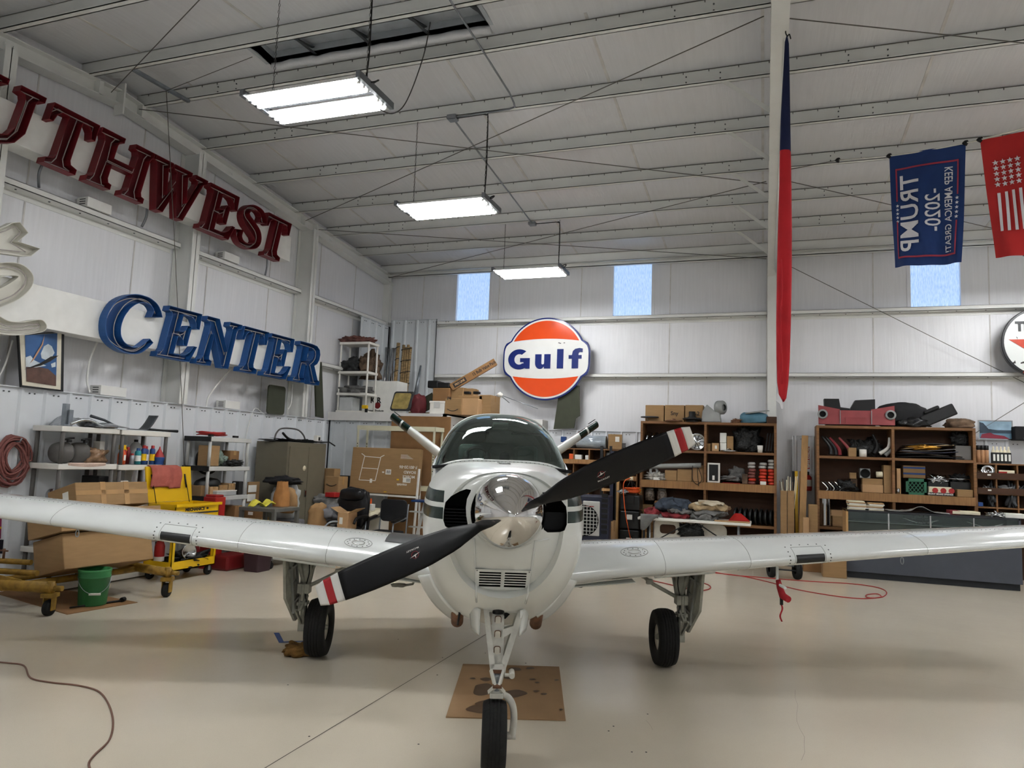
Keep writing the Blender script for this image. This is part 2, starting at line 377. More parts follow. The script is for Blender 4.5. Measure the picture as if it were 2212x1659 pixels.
def girt_y(y0, y1, z):
    g = G(); x = XL+.2; g.bb(XL, x, y0, y1, z-.075, z-.067); g.bb(x-.008, x, y0, y1, z-.075, z); g.bb(x-.02, x, y0, y1, z-.006, z); g.bb(XL+.002, XL+.01, y0, y1, z-.14, z-.07)
    o = struct('girt', g, 'white_steel'); h = G()
    for k in range(int((y1-y0)/.42)): h.cyl((XL+.11, y0+.25+k*.42, z-.083), (XL+.11, y0+.25+k*.42, z-.073), .012, n=6)
    obj('bolts', h, 'bolt', o)
CYs = (5.33, 8.27, 11.22)
for z in (AX(412, 533.4, XL+.2).z, AX(700, 783, XL+.2).z):
    for a, b in ((YF, 5.2), (5.46, 8.14), (8.4, 11.09), (11.35, 14.3)): girt_y(a, b, z)
for y in CYs:
    g = G(); zt = zb(y)-.19; xf = XL+.36
    g.bb(xf-.012, xf, y-.075, y+.075, 2.31, zt); g.bb(XL+.01, XL+.02, y-.075, y+.075, 0, zt); g.bb(XL+.01, xf, y-.005, y+.005, 2.31, zt)
    struct('wall_column', g, 'white_steel')
g = G(); g.bb(XL, XL+.16, YB-.16, YB-.02, 0, zb(YB)-.1); struct('corner_column', g, 'white_steel')
# ribbed liner panels, 0.915 m wide, ribs every 0.305 m
def liner(o, d, n, H, m, parent, nrm, z0=0., wid=.915, cut=None):
    """panels from point o along d; nrm points into the room"""
    d = Vector(d); nrm = Vector(nrm); pr = [(0, 0), (.02, .0), (.038, .03), (.068, .03), (.086, 0), (.305, 0)]
    for k in range(n):
        pts = [(j*.305+a+k*wid, b) for j in range(3) for a, b in pr[:-1]]+[((k+1)*wid, 0)]
        if cut: pts = [(min(a, cut), b) for a, b in pts]
        g = G(); v = []; f = []
        for a, b in pts:
            p = Vector(o)+d*a+nrm*b; v += [(p.x, p.y, z0), (p.x, p.y, z0+H)]
        for i in range(len(pts)-1): f.append((2*i, 2*i+2, 2*i+3, 2*i+1))
        g.add(v, f)
        p0 = Vector(o)+d*pts[0][0]; p1 = Vector(o)+d*pts[-1][0]
        g.bar(Vector((p0.x, p0.y, z0+H))+nrm*.015, Vector((p1.x, p1.y, z0+H))+nrm*.015, .045, .012)
        for j in range(6):
            q = Vector(o)+d*min(k*wid+.15+j*.1525-(.09 if j % 2 else 0), (k+1)*wid)+Vector((0, 0, z0+H-.06)); g.cyl(q-nrm*.0, q+nrm*.012, .009, n=6, mi=1)
        obj('liner_panel', g, [m, 'bolt'], parent, solid=0)
liner((XL+.24, 3.75, 0), (0, 1, 0), 10, 2.31, 'white_liner', wl, (1, 0, 0), cut=8.45)
liner((-5.5, YB-.2, 0), (1, 0, 0), 6, 2.31, 'white_liner', wk, (0, -1, 0))
liner((.5, YB-.2, 0), (1, 0, 0), 9, 2.31, 'white_liner', wk, (0, -1, 0), cut=8)
# grey loose ribbed sheets standing in the far corner
g0 = AY(790, 690, 14.25); 
liner((-8.05, YB-.22, 0), (1, 0, 0), 2, 4.72, 'grey_liner', wk, (0, -1, 0), cut=1.15)
# loft room in the corner
LZ = 2.47; LX1 = -5.55; LY = 12.2
pm('loft_white', '#dcdad6', .5, var=.05)
g = G(); g.bb(XL+.26, LX1, LY-.06, YB-.22, LZ-.03, LZ); g.bb(XL+.26, LX1, LY-.08, LY-.02, LZ-.16, LZ); g.bb(LX1-.06, LX1, LY-.08, YB-.22, LZ-.16, LZ)
g.bb(LX1-.04, LX1, LY, YB-.22, 0, LZ-.16)
lf = struct('trim_1', g, 'loft_white')
pm('loft_liner', '#c6cacc', .4, var=.03)
liner((XL+.27, LY, 0), (1, 0, 0), 3, LZ-.15, 'loft_liner', lf, (0, -1, 0), cut=2.48)
# ------------------------------------------------------------------ light fixtures
def tube_mat():
    m, nt, N, L, b = newmat('fluorescent'); b.inputs['Emission Color'].default_value = (.97, .985, 1, 1); b.inputs['Emission Strength'].default_value = TUBE_E
tube_mat()
pm('reflector', '#f2f2f0', .25, var=.02); pm('lamp_grey', '#6d7074', .45, .4); pm('socket', '#d9d9d6', .5); pm('chain', '#4a4845', .45, .6)
def chain(g, a, b, r=.008, pitch=.036):
    a = Vector(a); b = Vector(b); d = b-a; n = max(2, int(d.length/pitch)); d.normalize(); x = d.orthogonal().normalized(); y = d.cross(x)
    for k in range(n):
        c = a+(b-a)*((k+.5)/n); e = x if k % 2 else y
        g.tube([c+d*(.02*math.cos(t*PI/3))+e*(r*math.sin(t*PI/3)) for t in range(6)], .0028, 4, closed=True)
def fixture(c, label, first=False, top=None, vis=True):
    t = thing('light_fixture', label, 'light', c, 0, 'fluorescent high bay lights'); X, Y, Z = c
    for s in (-1, 1):                                             # two banks of three tubes
        yc = Y+s*.168
        g = G(); pr = [(-.125, -.004), (-.1, .02), (-.055, .035), (-.045, .012), (-.035, .035), (.035, .035), (.045, .012), (.055, .035), (.1, .02), (.125, -.004)]
        for (a, b), (a2, b2) in zip(pr[:-1], pr[1:]): g.quad((X-.6, yc+a, Z+b), (X+.6, yc+a, Z+b), (X+.6, yc+a2, Z+b2), (X-.6, yc+a2, Z+b2))
        obj('reflector', g, 'reflector', t, solid=.003)
        for k in (-1, 0, 1):
            o = obj('tube', G().cyl((X-.585, yc+k*.08, Z-.02), (X+.585, yc+k*.08, Z-.02), .0127, n=10), 'fluorescent', t)
            for e in (-1, 1): obj('socket', G().cyl((X+e*.61, yc+k*.08, Z-.02), (X+e*.583, yc+k*.08, Z-.02), .015, n=8), 'socket', o)
    for s in (-1, 1): obj('end_cap', G().bb(X+s*.625-.02, X+s*.625+.02, Y-.31, Y+.31, Z-.01, Z+.055), 'lamp_grey', t)
    obj('ballast_housing', G().bb(X-.6, X+.6, Y-.06, Y+.06, Z+.035, Z+.075), 'lamp_grey', t)
    if vis:
        for s in (-1, 1):
            g = G(); chain(g, (X+s*.52, Y, Z+.07), (X+s*.52, Y, zb(Y)+.02)); obj('hanging_chain', g, 'chain', t)
        zt = zb(Y)+.0
        g = G().tube(bez([(X+.47, Y+.03, zt), (X+.515, Y+.012, zt-.05), (X+.525, Y+.015, Z+.5), (X+.53, Y, Z+.12), (X+.66, Y-.02, Z+.11), (X+.67, Y-.1, Z+.05), (X+.64, Y-.12, Z+.04)], 6), .008, 6)
        obj('power_cord', g, 'black', t)
fixture((-4.0, 5.5, 5.0), 'lit fluorescent fixture nearest the camera, hanging below the ridge vent')
fixture((-3.99, 8.48, 4.99), 'lit fluorescent fixture in the middle of the row of three')
fixture((-3.99, 12.1, 5.05), 'lit fluorescent fixture farthest away, near the back wall windows')
for x, y, l in ((-4.0, 1.7, 'lit fluorescent fixture of the left bay, behind the camera'), (4.3, 1.7, 'lit fluorescent fixture of the right bay, behind the camera'), (4.3, 5.5, 'lit fluorescent fixture of the right bay, beside the ridge'), (4.3, 8.48, 'lit fluorescent fixture of the right bay, middle of its row'), (4.3, 12.1, 'lit fluorescent fixture of the right bay, by the back wall')):
    fixture((x, y, 5.0), l, vis=False)
# loose cable loop by the nearest fixture
g = G().tube(bez([AY(930, 45, 7.2), AY(915, 120, 6.7), AY(880, 215, 6.), AY(850, 245, 5.7), AY(820, 236, 5.5)], 8), .006, 6)
mono('drooping_cable', g, 'chain', 'thin cable drooping from the ridge vent to the nearest light', 'cable')
# conduits and junction boxes on the roof
pm('conduit_grey', '#8d9094', .4, .6)
def roofp(px, py, off=-.02):
    d = ray(px, py); t = 1.
    while True:
        q = CC+d*t
        if q.z >= zb(q.y)+off or t > 40: return q
        t += .01
b1 = roofp(978, 255); b2 = roofp(1150, 483)
e1 = roofp(1110, 222); s1 = roofp(972, 0)
g = G().tube(bez([s1, roofp(1040, 105), roofp(1100, 200)], 6)+[e1, roofp(1112, 231), roofp(1100, 236), roofp(1055, 243)], .012, 8); g.tube([roofp(1055, 243), b1], .012, 8)
mono('conduit', g, 'conduit_grey', 'grey bent conduit on the ceiling above the middle light', 'pipe')
g = G().tube([b1, b2], .012, 8)
mono('conduit', g, 'conduit_grey', 'straight grey conduit between the two ceiling junction boxes', 'pipe')
for b, l in ((b1, 'grey ceiling junction box above the middle light'), (b2, 'grey ceiling junction box above the farthest light')):
    t = thing('junction_box', l, 'electrical box', b)
    obj('box', G().box(b, (.13, .12, .06)), 'conduit_grey', t, bev=.006); obj('cover_plate', G().box(b-Vector((0, 0, .034)), (.11, .1, .006)), 'galv', t)
    obj('power_cord', G().tube([b+Vector((.06, 0, -.01)), b+Vector((.45, 0, -.005)), b+Vector((.5, 0, -.02))], .008, 6), 'black', t)
# bracing rods across the roof
def rod(a, b, label, r=.006, m='wire'): return mono('brace_cable', G().tube([a, b], r, 6), m, label, 'cable')
pA = Vector((XL+.2, 6.75, zb(6.75)-.08)); pB = Vector((XL+.2, 7.2, zb(7.2)-.08)); pC = Vector((XL+.2, 11.05, zb(11.05)-.08)); pD = Vector((XL+.2, 11.45, zb(11.45)-.08)); pE = Vector((XL+.2, 14.3, zb(14.3)-.08))
rod(pA, Vector((XC-.1, 2.6, zb(2.6)-.1)), 'brace cable rising from the rafter peak toward the ceiling top')
rod(pB, Vector((XC-.1, 11.05, zb(11.05)-.12)), 'long brace cable crossing behind the nearest light')
rod(pC, roofp(1650, 35, -.12), 'long brace cable climbing to the rafter above the tall rolled flag')
rod(pD, Vector((XC-.1, 14.3, zb(14.3)-.1)), 'low brace cable crossing behind the middle light')
rod(pE, roofp(1655, 392, -.12), 'brace cable rising from the far corner past the farthest light')
rod(roofp(1706, 40, -.12), roofp(2260, 98, -.1), 'brace cable with a chain end right of the main rafter')
rod(roofp(1706, 392, -.1), roofp(2260, 520, -.1), 'thin brace cable behind the blue flag')
rod(AY(1706, 575, 14.3), AY(2260, 850, 14.5), 'diagonal brace cable low on the right back wall')
rod(AY(2068, 960, 14.3), AY(2260, 840, 14.3), 'diagonal brace cable rising over the framed car picture')
g = G(); a = AX(355, 190, -7.75); b = AX(408, 219, -7.6)
p1_, p2_ = AZ(288, 150, zb(6.6)-.02), AZ(408, 219, zb(7.35)-.02)
sb = mono('strut_channel', G().bar(p1_, p2_, .05, .04), 'galv', 'short galvanized strut under the ridge purlins with a cable hung from it', 'bracket')
pm_ = p1_+(p2_-p1_)*.58
g = G().tube([pm_-Vector((0, 0, .04)), AX(379, 560, -7.78), AX(393, 872, -7.86), AX(398, 1010, -7.9)], .005, 6)
mono('hanging_cable', g, 'wire', 'thin steel cable hanging down in front of the left wall letters', 'cable')
rod(pm_-Vector((0, 0, .03)), AZ(545, 123, zb(7)+.1), 'short slack cable tied from strut to ridge vent corner', .004)
# ================================================================== the aeroplane (x = towards its left wing, y = aft, z = up)
PM = Vector((-2.168, 5.895, 0)); PH = math.radians(21.25)
def paint_mat():
    """white lacquer with the green cheat line on the flanks"""
    m, nt, N, L, b = newmat('aircraft_white')
    tc = N.new('ShaderNodeTexCoord'); sx = N.new('ShaderNodeSeparateXYZ'); L.new(tc.outputs['Object'], sx.inputs[0])
    ramp = N.new('ShaderNodeValToRGB'); ramp.color_ramp.interpolation = 'CONSTANT'
    mr = N.new('ShaderNodeMapRange'); mr.inputs['From Min'].default_value = 1.30; mr.inputs['From Max'].default_value = 1.60; L.new(sx.outputs['Z'], mr.inputs['Value'])
    W = lin('#dfe1dc')+[1]; GR = lin('#06231c')+[1]; e = ramp.color_ramp.elements
    e[0].position = 0; e[0].color = W; e[1].position = (1.375-1.3)/.3; e[1].color = GR
    for z, c in ((1.437, W), (1.462, GR), (1.525, W)): k = e.new((z-1.3)/.3); k.color = c
    L.new(mr.outputs[0], ramp.inputs[0])
    ab = N.new('ShaderNodeMath'); ab.operation = 'ABSOLUTE'; L.new(sx.outputs['X'], ab.inputs[0])
    gt = N.new('ShaderNodeMath'); gt.operation = 'GREATER_THAN'; gt.inputs[1].default_value = .335; L.new(ab.outputs[0], gt.inputs[0])
    mx = N.new('ShaderNodeMix'); mx.data_type = 'RGBA'; mx.inputs['A'].default_value = W; L.new(gt.outputs[0], mx.inputs['Factor']); L.new(ramp.outputs[0], mx.inputs['B'])
    L.new(mx.outputs['Result'], b.inputs['Base Color']); b.inputs['Roughness'].default_value = .25; b.inputs['Specular IOR Level'].default_value = .4; b.inputs['Coat Weight'].default_value = .1; b.inputs['Coat Roughness'].default_value = .06
paint_mat()
pm('wing_white', '#e0e3e0', .2, var=.02, coat=.6, spec=.5); pm('ac_grey', '#8f918b', .5, .2, var=.12); pm('ac_dark', '#1a1b1c', .35, var=.2); pm('ac_cream', '#d3d0c6', .45, var=.1, scale=12)
pm('prop_black', '#08080a', .5, var=.15, spec=.25); pm('chrome', '#e4e2df', .06, 1., var=.02); pm('tip_white', '#dedcd5', .45, var=.03); pm('tip_red', '#a31f24', .45, var=.05)
pm('rubber', '#111110', .8, var=.25, scale=14, bump=.15, bscale=60); pm('gear_grey', '#9b9a8f', .5, .1, var=.25, scale=14); pm('nose_gear', '#c6c4ba', .45, .1, var=.15, scale=16); pm('rust', '#6b4a35', .7, var=.3, scale=20)
pm('hub_white', '#cfc9bb', .5, var=.12); pm('ac_green', '#06231c', .25, var=.1); pm('seat_dark', '#5c6060', .8, var=.2); pm('cabin_grey', '#c4c8c4', .8); pm('panel_line', '#8b8d88', .5); pm('rivet', '#5c5d5a', .4, .5)
pm('deep_black', '#030303', .9); pm('baffle', '#1b1c1d', .5, .3)
def glass_mat(name, tint, refl=1.):
    m = bpy.data.materials.new(name); m.use_nodes = True; MATS[name] = m; nt = m.node_tree; N = nt.nodes; L = nt.links; N.clear()
    o = N.new('ShaderNodeOutputMaterial'); mx = N.new('ShaderNodeMixShader'); t = N.new('ShaderNodeBsdfTransparent'); gl = N.new('ShaderNodeBsdfGlossy')
    t.inputs[0].default_value = tint; gl.inputs['Roughness'].default_value = .015; gl.inputs[0].default_value = (refl*.85, refl*.97, refl*.93, 1)
    fr = N.new('ShaderNodeFresnel'); fr.inputs[0].default_value = 1.62
    L.new(fr.outputs[0], mx.inputs[0]); L.new(t.outputs[0], mx.inputs[1]); L.new(gl.outputs[0], mx.inputs[2]); L.new(mx.outputs[0], o.inputs[0])
glass_mat('tinted_glass', (.70, .92, .84, 1)); glass_mat('clear_glass', (.93, .96, .95, 1))
plane = thing('airplane', 'white and green single propeller airplane with V tail and black two-blade propeller', 'airplane', PM, PH)
def pobj(name, g, m, parent=None, **k): return obj(name, g, m, parent or plane, local=True, **k)
# ---- fuselage surface: station -> half width, top, bottom, height of max width, exponents
FS = [ # y     w     top    bot   zmid  eu   el
 (-2.40, .300, 1.635, .96, 1.38, 2.3, 2.1),
 (-2.30, .395, 1.655, .85, 1.38, 2.5, 2.15),
 (-2.15, .445, 1.665, .77, 1.37, 2.6, 2.2),
 (-1.90, .480, 1.675, .70, 1.36, 2.8, 2.25),
 (-1.50, .505, 1.678, .645, 1.35, 3.2, 2.3),
 (-1.02, .525, 1.682, .620, 1.34, 3.5, 2.4),
 (-.70, .540, 1.835, .610, 1.33, 3.4, 2.5),
 (-.35, .550, 1.985, .610, 1.32, 3.1, 2.6),
 (.05, .560, 2.078, .615, 1.31, 2.9, 2.7),
 (.50, .560, 2.112, .630, 1.31, 2.8, 2.7),
 (1.2, .545, 2.075, .680, 1.32, 2.9, 2.6),
 (2.0, .480, 1.960, .780, 1.34, 2.5, 2.4),
 (3.2, .340, 1.800, .960, 1.38, 2.2, 2.2),
 (4.4, .210, 1.680, 1.13, 1.42, 2.0, 2.0),
 (5.4, .090, 1.600, 1.30, 1.46, 2.0, 2.0)]
def fs(y):
    i = 0
    while i < len(FS)-2 and y > FS[i+1][0]: i += 1
    a = FS[max(i-1, 0)]; b = FS[i]; c = FS[i+1]; d = FS[min(i+2, len(FS)-1)]
    t = min(max((y-b[0])/(c[0]-b[0]), 0), 1); out = []
    for k in range(1, 7):
        h = c[0]-b[0]; m0 = (c[k]-a[k])/(c[0]-a[0])*h if c[0] != a[0] else 0; m1 = (d[k]-b[k])/(d[0]-b[0])*h
        out.append((2*t**3-3*t*t+1)*b[k]+(t**3-2*t*t+t)*m0+(-2*t**3+3*t*t)*c[k]+(t**3-t*t)*m1)
    return out
def fpt(y, th, e=0.):
    """th = 0 at the top, pi at the belly"""
    w, top, bot, zm, eu, el = fs(y); c = math.cos(th); s = math.sin(th); up = c >= 0; n = eu if up else el
    k = (abs(s)**n+abs(c)**n)**(-1/n); H = (top-zm) if up else (zm-bot)
    x = s*k*(w+e); z = zm+c*k*(H+e)
    if not up and y < .9: z -= 0
    return Vector((x, y, z))
NT = 96
# cowling: closed solid, later cut for the two intakes and the grille
g = G(); rings = []
ys = [-2.40, -2.385, -2.36, -2.32, -2.26, -2.18, -2.05, -1.9, -1.7, -1.5, -1.3, -1.15, -1.02]
hubz = 1.432; HX = .011
def nose_ring(f, y):
    """blend from the round spinner seat to the first station"""
    out = []
    for k in range(NT):
        th = 2*PI*k/NT; a = Vector((HX+.194*math.sin(th), -2.42, hubz+.194*math.cos(th))); b = fpt(-2.40, th)
        b2 = fpt(-2.34, th); p = a.lerp(b, f); p.y = -2.42+.05*f*f+.06*max(0, -math.cos(th))*f; out.append(p)
    return out
for f in (0, .12, .3, .5, .7, .85, .95): rings.append(nose_ring(f, 0))
def chin(p, y):
    """the lower lip of the cowling is drawn back"""
    t = max(0, min(1, (1.28-p.z)/.45)); k = max(0, min(1, (-1.5-y)/.9)); p.y += .30*t*t*k; return p
rings = [[chin(p, -2.40) for p in r] for r in rings]
for y in ys[1:]: rings.append([chin(fpt(y, 2*PI*k/NT), y) for k in range(NT)])
v = [p for r in rings for p in r]; f = []
for i in range(len(rings)-1):
    for k in range(NT): f.append((i*NT+k, (i+1)*NT+k, (i+1)*NT+(k+1) % NT, i*NT+(k+1) % NT))
g.add(v, f, 0, True); n = len(rings)
g.f.append([k for k in range(NT)]); g.mi.append(0); g.sm.append(False)
g.f.append([(n-1)*NT+k for k in range(NT)][::-1]); g.mi.append(0); g.sm.append(False)
cowl = pobj('cowling', g, ['aircraft_white', 'deep_black'])
def cutter(poly, y0, y1):
    h = G(); m = len(poly); h.add([(x, y0, z) for x, z in poly]+[(x, y1, z) for x, z in poly], [(i, (i+1) % m, m+(i+1) % m, m+i) for i in range(m)], 0)
    h.f += [list(range(m))[::-1], [m+i for i in range(m)]]; h.mi += [0, 0]; h.sm += [False, False]
    return h
def rounded(x0, x1, z0, z1, r, n=5):
    out = []
    for cx, cz, a in ((x1-r, z1-r, 0), (x0+r, z1-r, 90), (x0+r, z0+r, 180), (x1-r, z0+r, 270)):
        for k in range(n+1): t = math.radians(a+90*k/n); out.append((cx+r*math.cos(t), cz+r*math.sin(t)))
    return out
cut = G()
for s in (1, -1):
    inl = [(.190, 1.538), (.215, 1.541), (.25, 1.527), (.295, 1.50), (.325, 1.465), (.332, 1.42), (.332, 1.37), (.32, 1.340), (.295, 1.328), (.225, 1.328), (.205, 1.342), (.20, 1.36), (.209, 1.40), (.213, 1.445), (.209, 1.49), (.193, 1.525)]
    cut.join(cutter([(s*x, z) for x, z in inl][::s], -2.6, -1.95))
cut.join(cutter(rounded(-.134, .134, 1.0, 1.105, .012, 3), -2.6, -1.85))
co = obj('cut', cut, 'deep_black', base=False)
bm_ = bmesh.new(); bm_.from_mesh(co.data); bmesh.ops.recalc_face_normals(bm_, faces=bm_.faces); bm_.to_mesh(co.data); bm_.free()
bm_ = bmesh.new(); bm_.from_mesh(cowl.data); bmesh.ops.recalc_face_normals(bm_, faces=bm_.faces); bm_.to_mesh(cowl.data); bm_.free()
co.location = PM; co.rotation_euler = (0, 0, PH)
md = cowl.modifiers.new('cut', 'BOOLEAN'); md.object = co; md.operation = 'DIFFERENCE'; md.solver = 'EXACT'; md.material_mode = 'TRANSFER'
bpy.context.view_layer.update()
me = bpy.data.meshes.new_from_object(cowl.evaluated_get(bpy.context.evaluated_depsgraph_get()))
cowl.modifiers.clear(); cowl.data = me; me.set_sharp_from_angle(angle=math.radians(62)); bpy.data.objects.remove(co)
# fins inside the left-hand intake, a baffle in the other
for k in range(7): pobj('cooling_fin', G().bb(-.33, -.19, -2.3, -2.06, 1.32+k*.017, 1.326+k*.017), 'baffle', cowl)
pobj('intake_baffle', G().bb(.185, .333, -2.27, -2.25, 1.31, 1.425), 'baffle', cowl)
pobj('engine_block', G().bb(-.33, -.18, -2.03, -2.0, 1.31, 1.55), 'baffle', cowl); pobj('engine_block', G().bb(.18, .33, -2.03, -2.0, 1.31, 1.55), 'baffle', cowl)
# lip bead round the intakes, grille slats and plate
def cowl_y(x, z):
    """front surface of the cowling at x, z by search along y"""
    bvh = cowl_y.b; h = bvh.ray_cast(Vector((x, -4, z)), Vector((0, 1, 0))); return h[0].y if h[0] is not None else -2.2
from mathutils.bvhtree import BVHTree
cowl_y.b = BVHTree.FromPolygons([p.co.copy() for p in cowl.data.vertices], [list(p.vertices) for p in cowl.data.polygons])
def on_cowl(x, z, e=.004): return Vector((x, cowl_y(x, z)-e, z))
def gy(z): return cowl_y(0, 1.122)+(cowl_y(0, .982)-cowl_y(0, 1.122))*(1.122-z)/(1.122-.982)
def plank(x0, x1, z0, z1, e=.006, t=.012):
    v = [(x, gy(z)-e+k, z) for x in (x0, x1) for k in (0, t) for z in (z0, z1)]
    return G().add(v, [(0,1,3,2), (4,6,7,5), (0,4,5,1), (2,3,7,6), (0,2,6,4), (1,5,7,3)])
gp = plank(-.15, -.128, .988, 1.116).join(plank(.128, .15, .988, 1.116)).join(plank(-.128, .128, 1.1, 1.116)).join(plank(-.128, .128, .988, 1.004)).join(plank(-.01, .01, 1.004, 1.1))
gr_ = pobj('grille', gp, 'wing_white', cowl)
for k in range(5): pobj('slat', plank(-.128, .128, 1.0175+k*.0165, 1.024+k*.0165), 'wing_white', cowl)
for x, z in ((-.14, 1.108), (.14, 1.108), (-.14, .996), (.14, .996)): pobj('screw', G().cyl((x, gy(z)-.009, z), (x, gy(z)-.002, z), .0035, n=6), 'rivet', cowl)
# raised keel ridges beside the grille, ridge strip on top of the cowl
for s in (-1, 1):
    pts = [on_cowl(s*(.16-.02*k/8), 1.28-.042*k, .002) for k in range(10)]
    pobj('pressed_ridge', G().tube([Vector((s*.235, cowl_y(s*.235, 1.29), 1.295))]+pts, .006, 6), 'wing_white', cowl)
for x in (-.03, .03):
    pobj('hinge_strip', G().tube([fpt(y, math.asin(max(-1, min(1, x/.5)))*.98, .002) for y in (-1.9, -1.6, -1.3, -1.06)], .006, 6), 'panel_line', cowl)
pobj('hinge_cover', G().grid(lambda a, b: fpt(-1.9+.84*a, (b-.5)*.13, .003), 8, 4), 'wing_white', cowl)
# cabin and tail: curved station lines so that the windscreen base is one of them
TH = [2*PI*k/NT for k in range(NT+1)]
def wrap(th): a = abs((th+PI) % (2*PI)-PI); return a
def stay(y, th):
    a = wrap(th); k = max(0, min(1, (y+1.02)/1.0)) if y < 0 else max(0, 1-y/1.0)
    base = .10*(min(a, 1.2)/1.08)**2+.32*max(0, (min(a, 1.2)-.72)/.36)**2
    f = {True: max(0, 1-abs(y+1.02+0)/1.6)}[True]
    return y+base*f
ST = [-1.02+.06*k for k in range(40)]+[1.38+.2*k for k in range(21)]
WS0, WS1 = 0, 19                                                      # windscreen between these stations
body = G(); shield = G(); win = {}
AWS = 1.08                                                            # half angle of the windscreen
def cell(i, k):
    y = ST[i]+.03; a = wrap((TH[k]+TH[k+1])/2)
    if WS0 <= i < WS1 and a < AWS: return 'w'
    if 21 <= i < 32 and .62 < a < 1.09: return 's'
    if 33 <= i < 39 and .66 < a < 1.09: return 's'
    return 'b'
vv = [fpt(stay(y, th), th) for y in ST for th in TH]; nt1 = NT+1
for i in range(len(ST)-1):
    for k in range(NT):
        q = (i*nt1+k, (i+1)*nt1+k, (i+1)*nt1+k+1, i*nt1+k+1); c = cell(i, k)
        (shield if c == 'w' else body if c == 'b' else win.setdefault('L' if TH[k] < PI else 'R', G())).f.append(list(q))
# the cheek strip between the cowling's flat rear edge and the swept windscreen base
first = len(vv)
vv += [fpt(-1.02, th) for th in TH]
for k in range(NT): body.f.append([first+k, k, k+1, first+k+1])
for gg in [body, shield]+list(win.values()):
    used = sorted({i for q in gg.f for i in q}); mp = {j: n for n, j in enumerate(used)}
    gg.v = [tuple(vv[j]) for j in used]; gg.f = [[mp[j] for j in q] for q in gg.f]; gg.mi = [0]*len(gg.f); gg.sm = [True]*len(gg.f)
    q = gg.f[len(gg.f)//2]; p0, p1, p2 = [Vector(gg.v[j]) for j in q[:3]]
    if (p1-p0).cross(p2-p0).dot(Vector((p0.x, 0, p0.z-1.33))) < 0: gg.f = [w_[::-1] for w_ in gg.f]
fus = pobj('fuselage', body, ['aircraft_white'])
pobj('windshield', shield, 'tinted_glass')
for gg in win.values(): pobj('side_window', gg, 'tinted_glass')
# windscreen frame bead and screw line, black seal at the left post
def bead(i0, k0s, r, m, name, e=.004): pobj(name, G().tube([fpt(stay(ST[i0], t), t, e) for t in k0s], r, 6), m)
ks = [-AWS+2*AWS*k/40 for k in range(41)]
bead(0, ks, .011, 'wing_white', 'windshield_base_trim'); bead(WS1, ks, .009, 'wing_white', 'windshield_top_trim')
for s in (-1, 1):
    pobj('windshield_post', G().tube([fpt(stay(ST[i], s*AWS), s*AWS, .004) for i in range(0, WS1+1)], .014, 6), 'wing_white')
g = G()
for k in range(1, 40, 1): p = fpt(stay(ST[0], ks[k])-.014, ks[k], .004); g.blob(p, (.0035, .0035, .003), 0, 0, nu=6, nv=4)
pobj('screw_heads', g, 'rivet', kind='stuff')
# cabin interior
pobj('instrument_panel', G().grid(lambda a, b: (-.5+a, -.93+.42*b-.25*(2*a-1)**2*(1-b)+.1, 1.66-.03*(2*a-1)**2-.02*b), 12, 4), 'black_soft', solid=.02)
pobj('panel_face', G().bb(-.47, .47, -.36, -.34, 1.2, 1.64), 'black_soft')
for s in (-1, 1):
    o = pobj('seat_back', G().bb(s*.27-.2, s*.27+.2, .75, .9, 1.0, 1.62), 'seat_dark', bev=.05)
    pobj('headrest', G().bb(s*.27-.12, s*.27+.12, .78, .88, 1.65, 1.83), 'seat_dark', o, bev=.04)
pobj('cabin_floor', G().bb(-.45, .45, -.9, 3., .8, .82), 'seat_dark'); pobj('rear_bulkhead', G().bb(-.4, .4, 2.4, 2.42, .8, 1.88), 'cabin_grey')
pobj('overhead_console', G().bb(-.07, .07, .1, .7, 1.97, 2.02), 'cabin_grey', bev=.01)
for s in (-1, 1): pobj('sun_visor', G().bb(s*.25-.15, s*.25+.15, -.12, .1, 1.915, 1.93, 0), 'ac_dark', bev=.005)
# headset and knob on the glare shield
hx, hy, hz = -.19, -.55, 1.665
t = thing('headset', 'black pilot headset lying on the airplane glare shield behind the windshield', 'headset', PM+Matrix.Rotation(PH, 3, 'Z') @ Vector((hx, hy, hz)), PH)
obj('headband', G().tube([(.085*math.cos(a), 0, .055+.065*math.sin(a)) for a in [PI*k/12 for k in range(13)]], .014, 8), 'black_soft', t, local=True)
for s in (-1, 1): obj('ear_cup', G().blob((s*.085, 0, .04), (.03, .045, .05), 2, .05), 'black', t, local=True)
obj('microphone_boom', G().tube([(.09, -.03, .03), (.11, -.09, .02), (.05, -.11, .015)], .005, 6), 'black', t, local=True)
pobj('compass', G().lathe([(0, .1), (.035, .09), (.046, .06), (.04, .03), (.02, .015), (.03, 0)], (.03, -.5, 1.66), n=16), 'black')
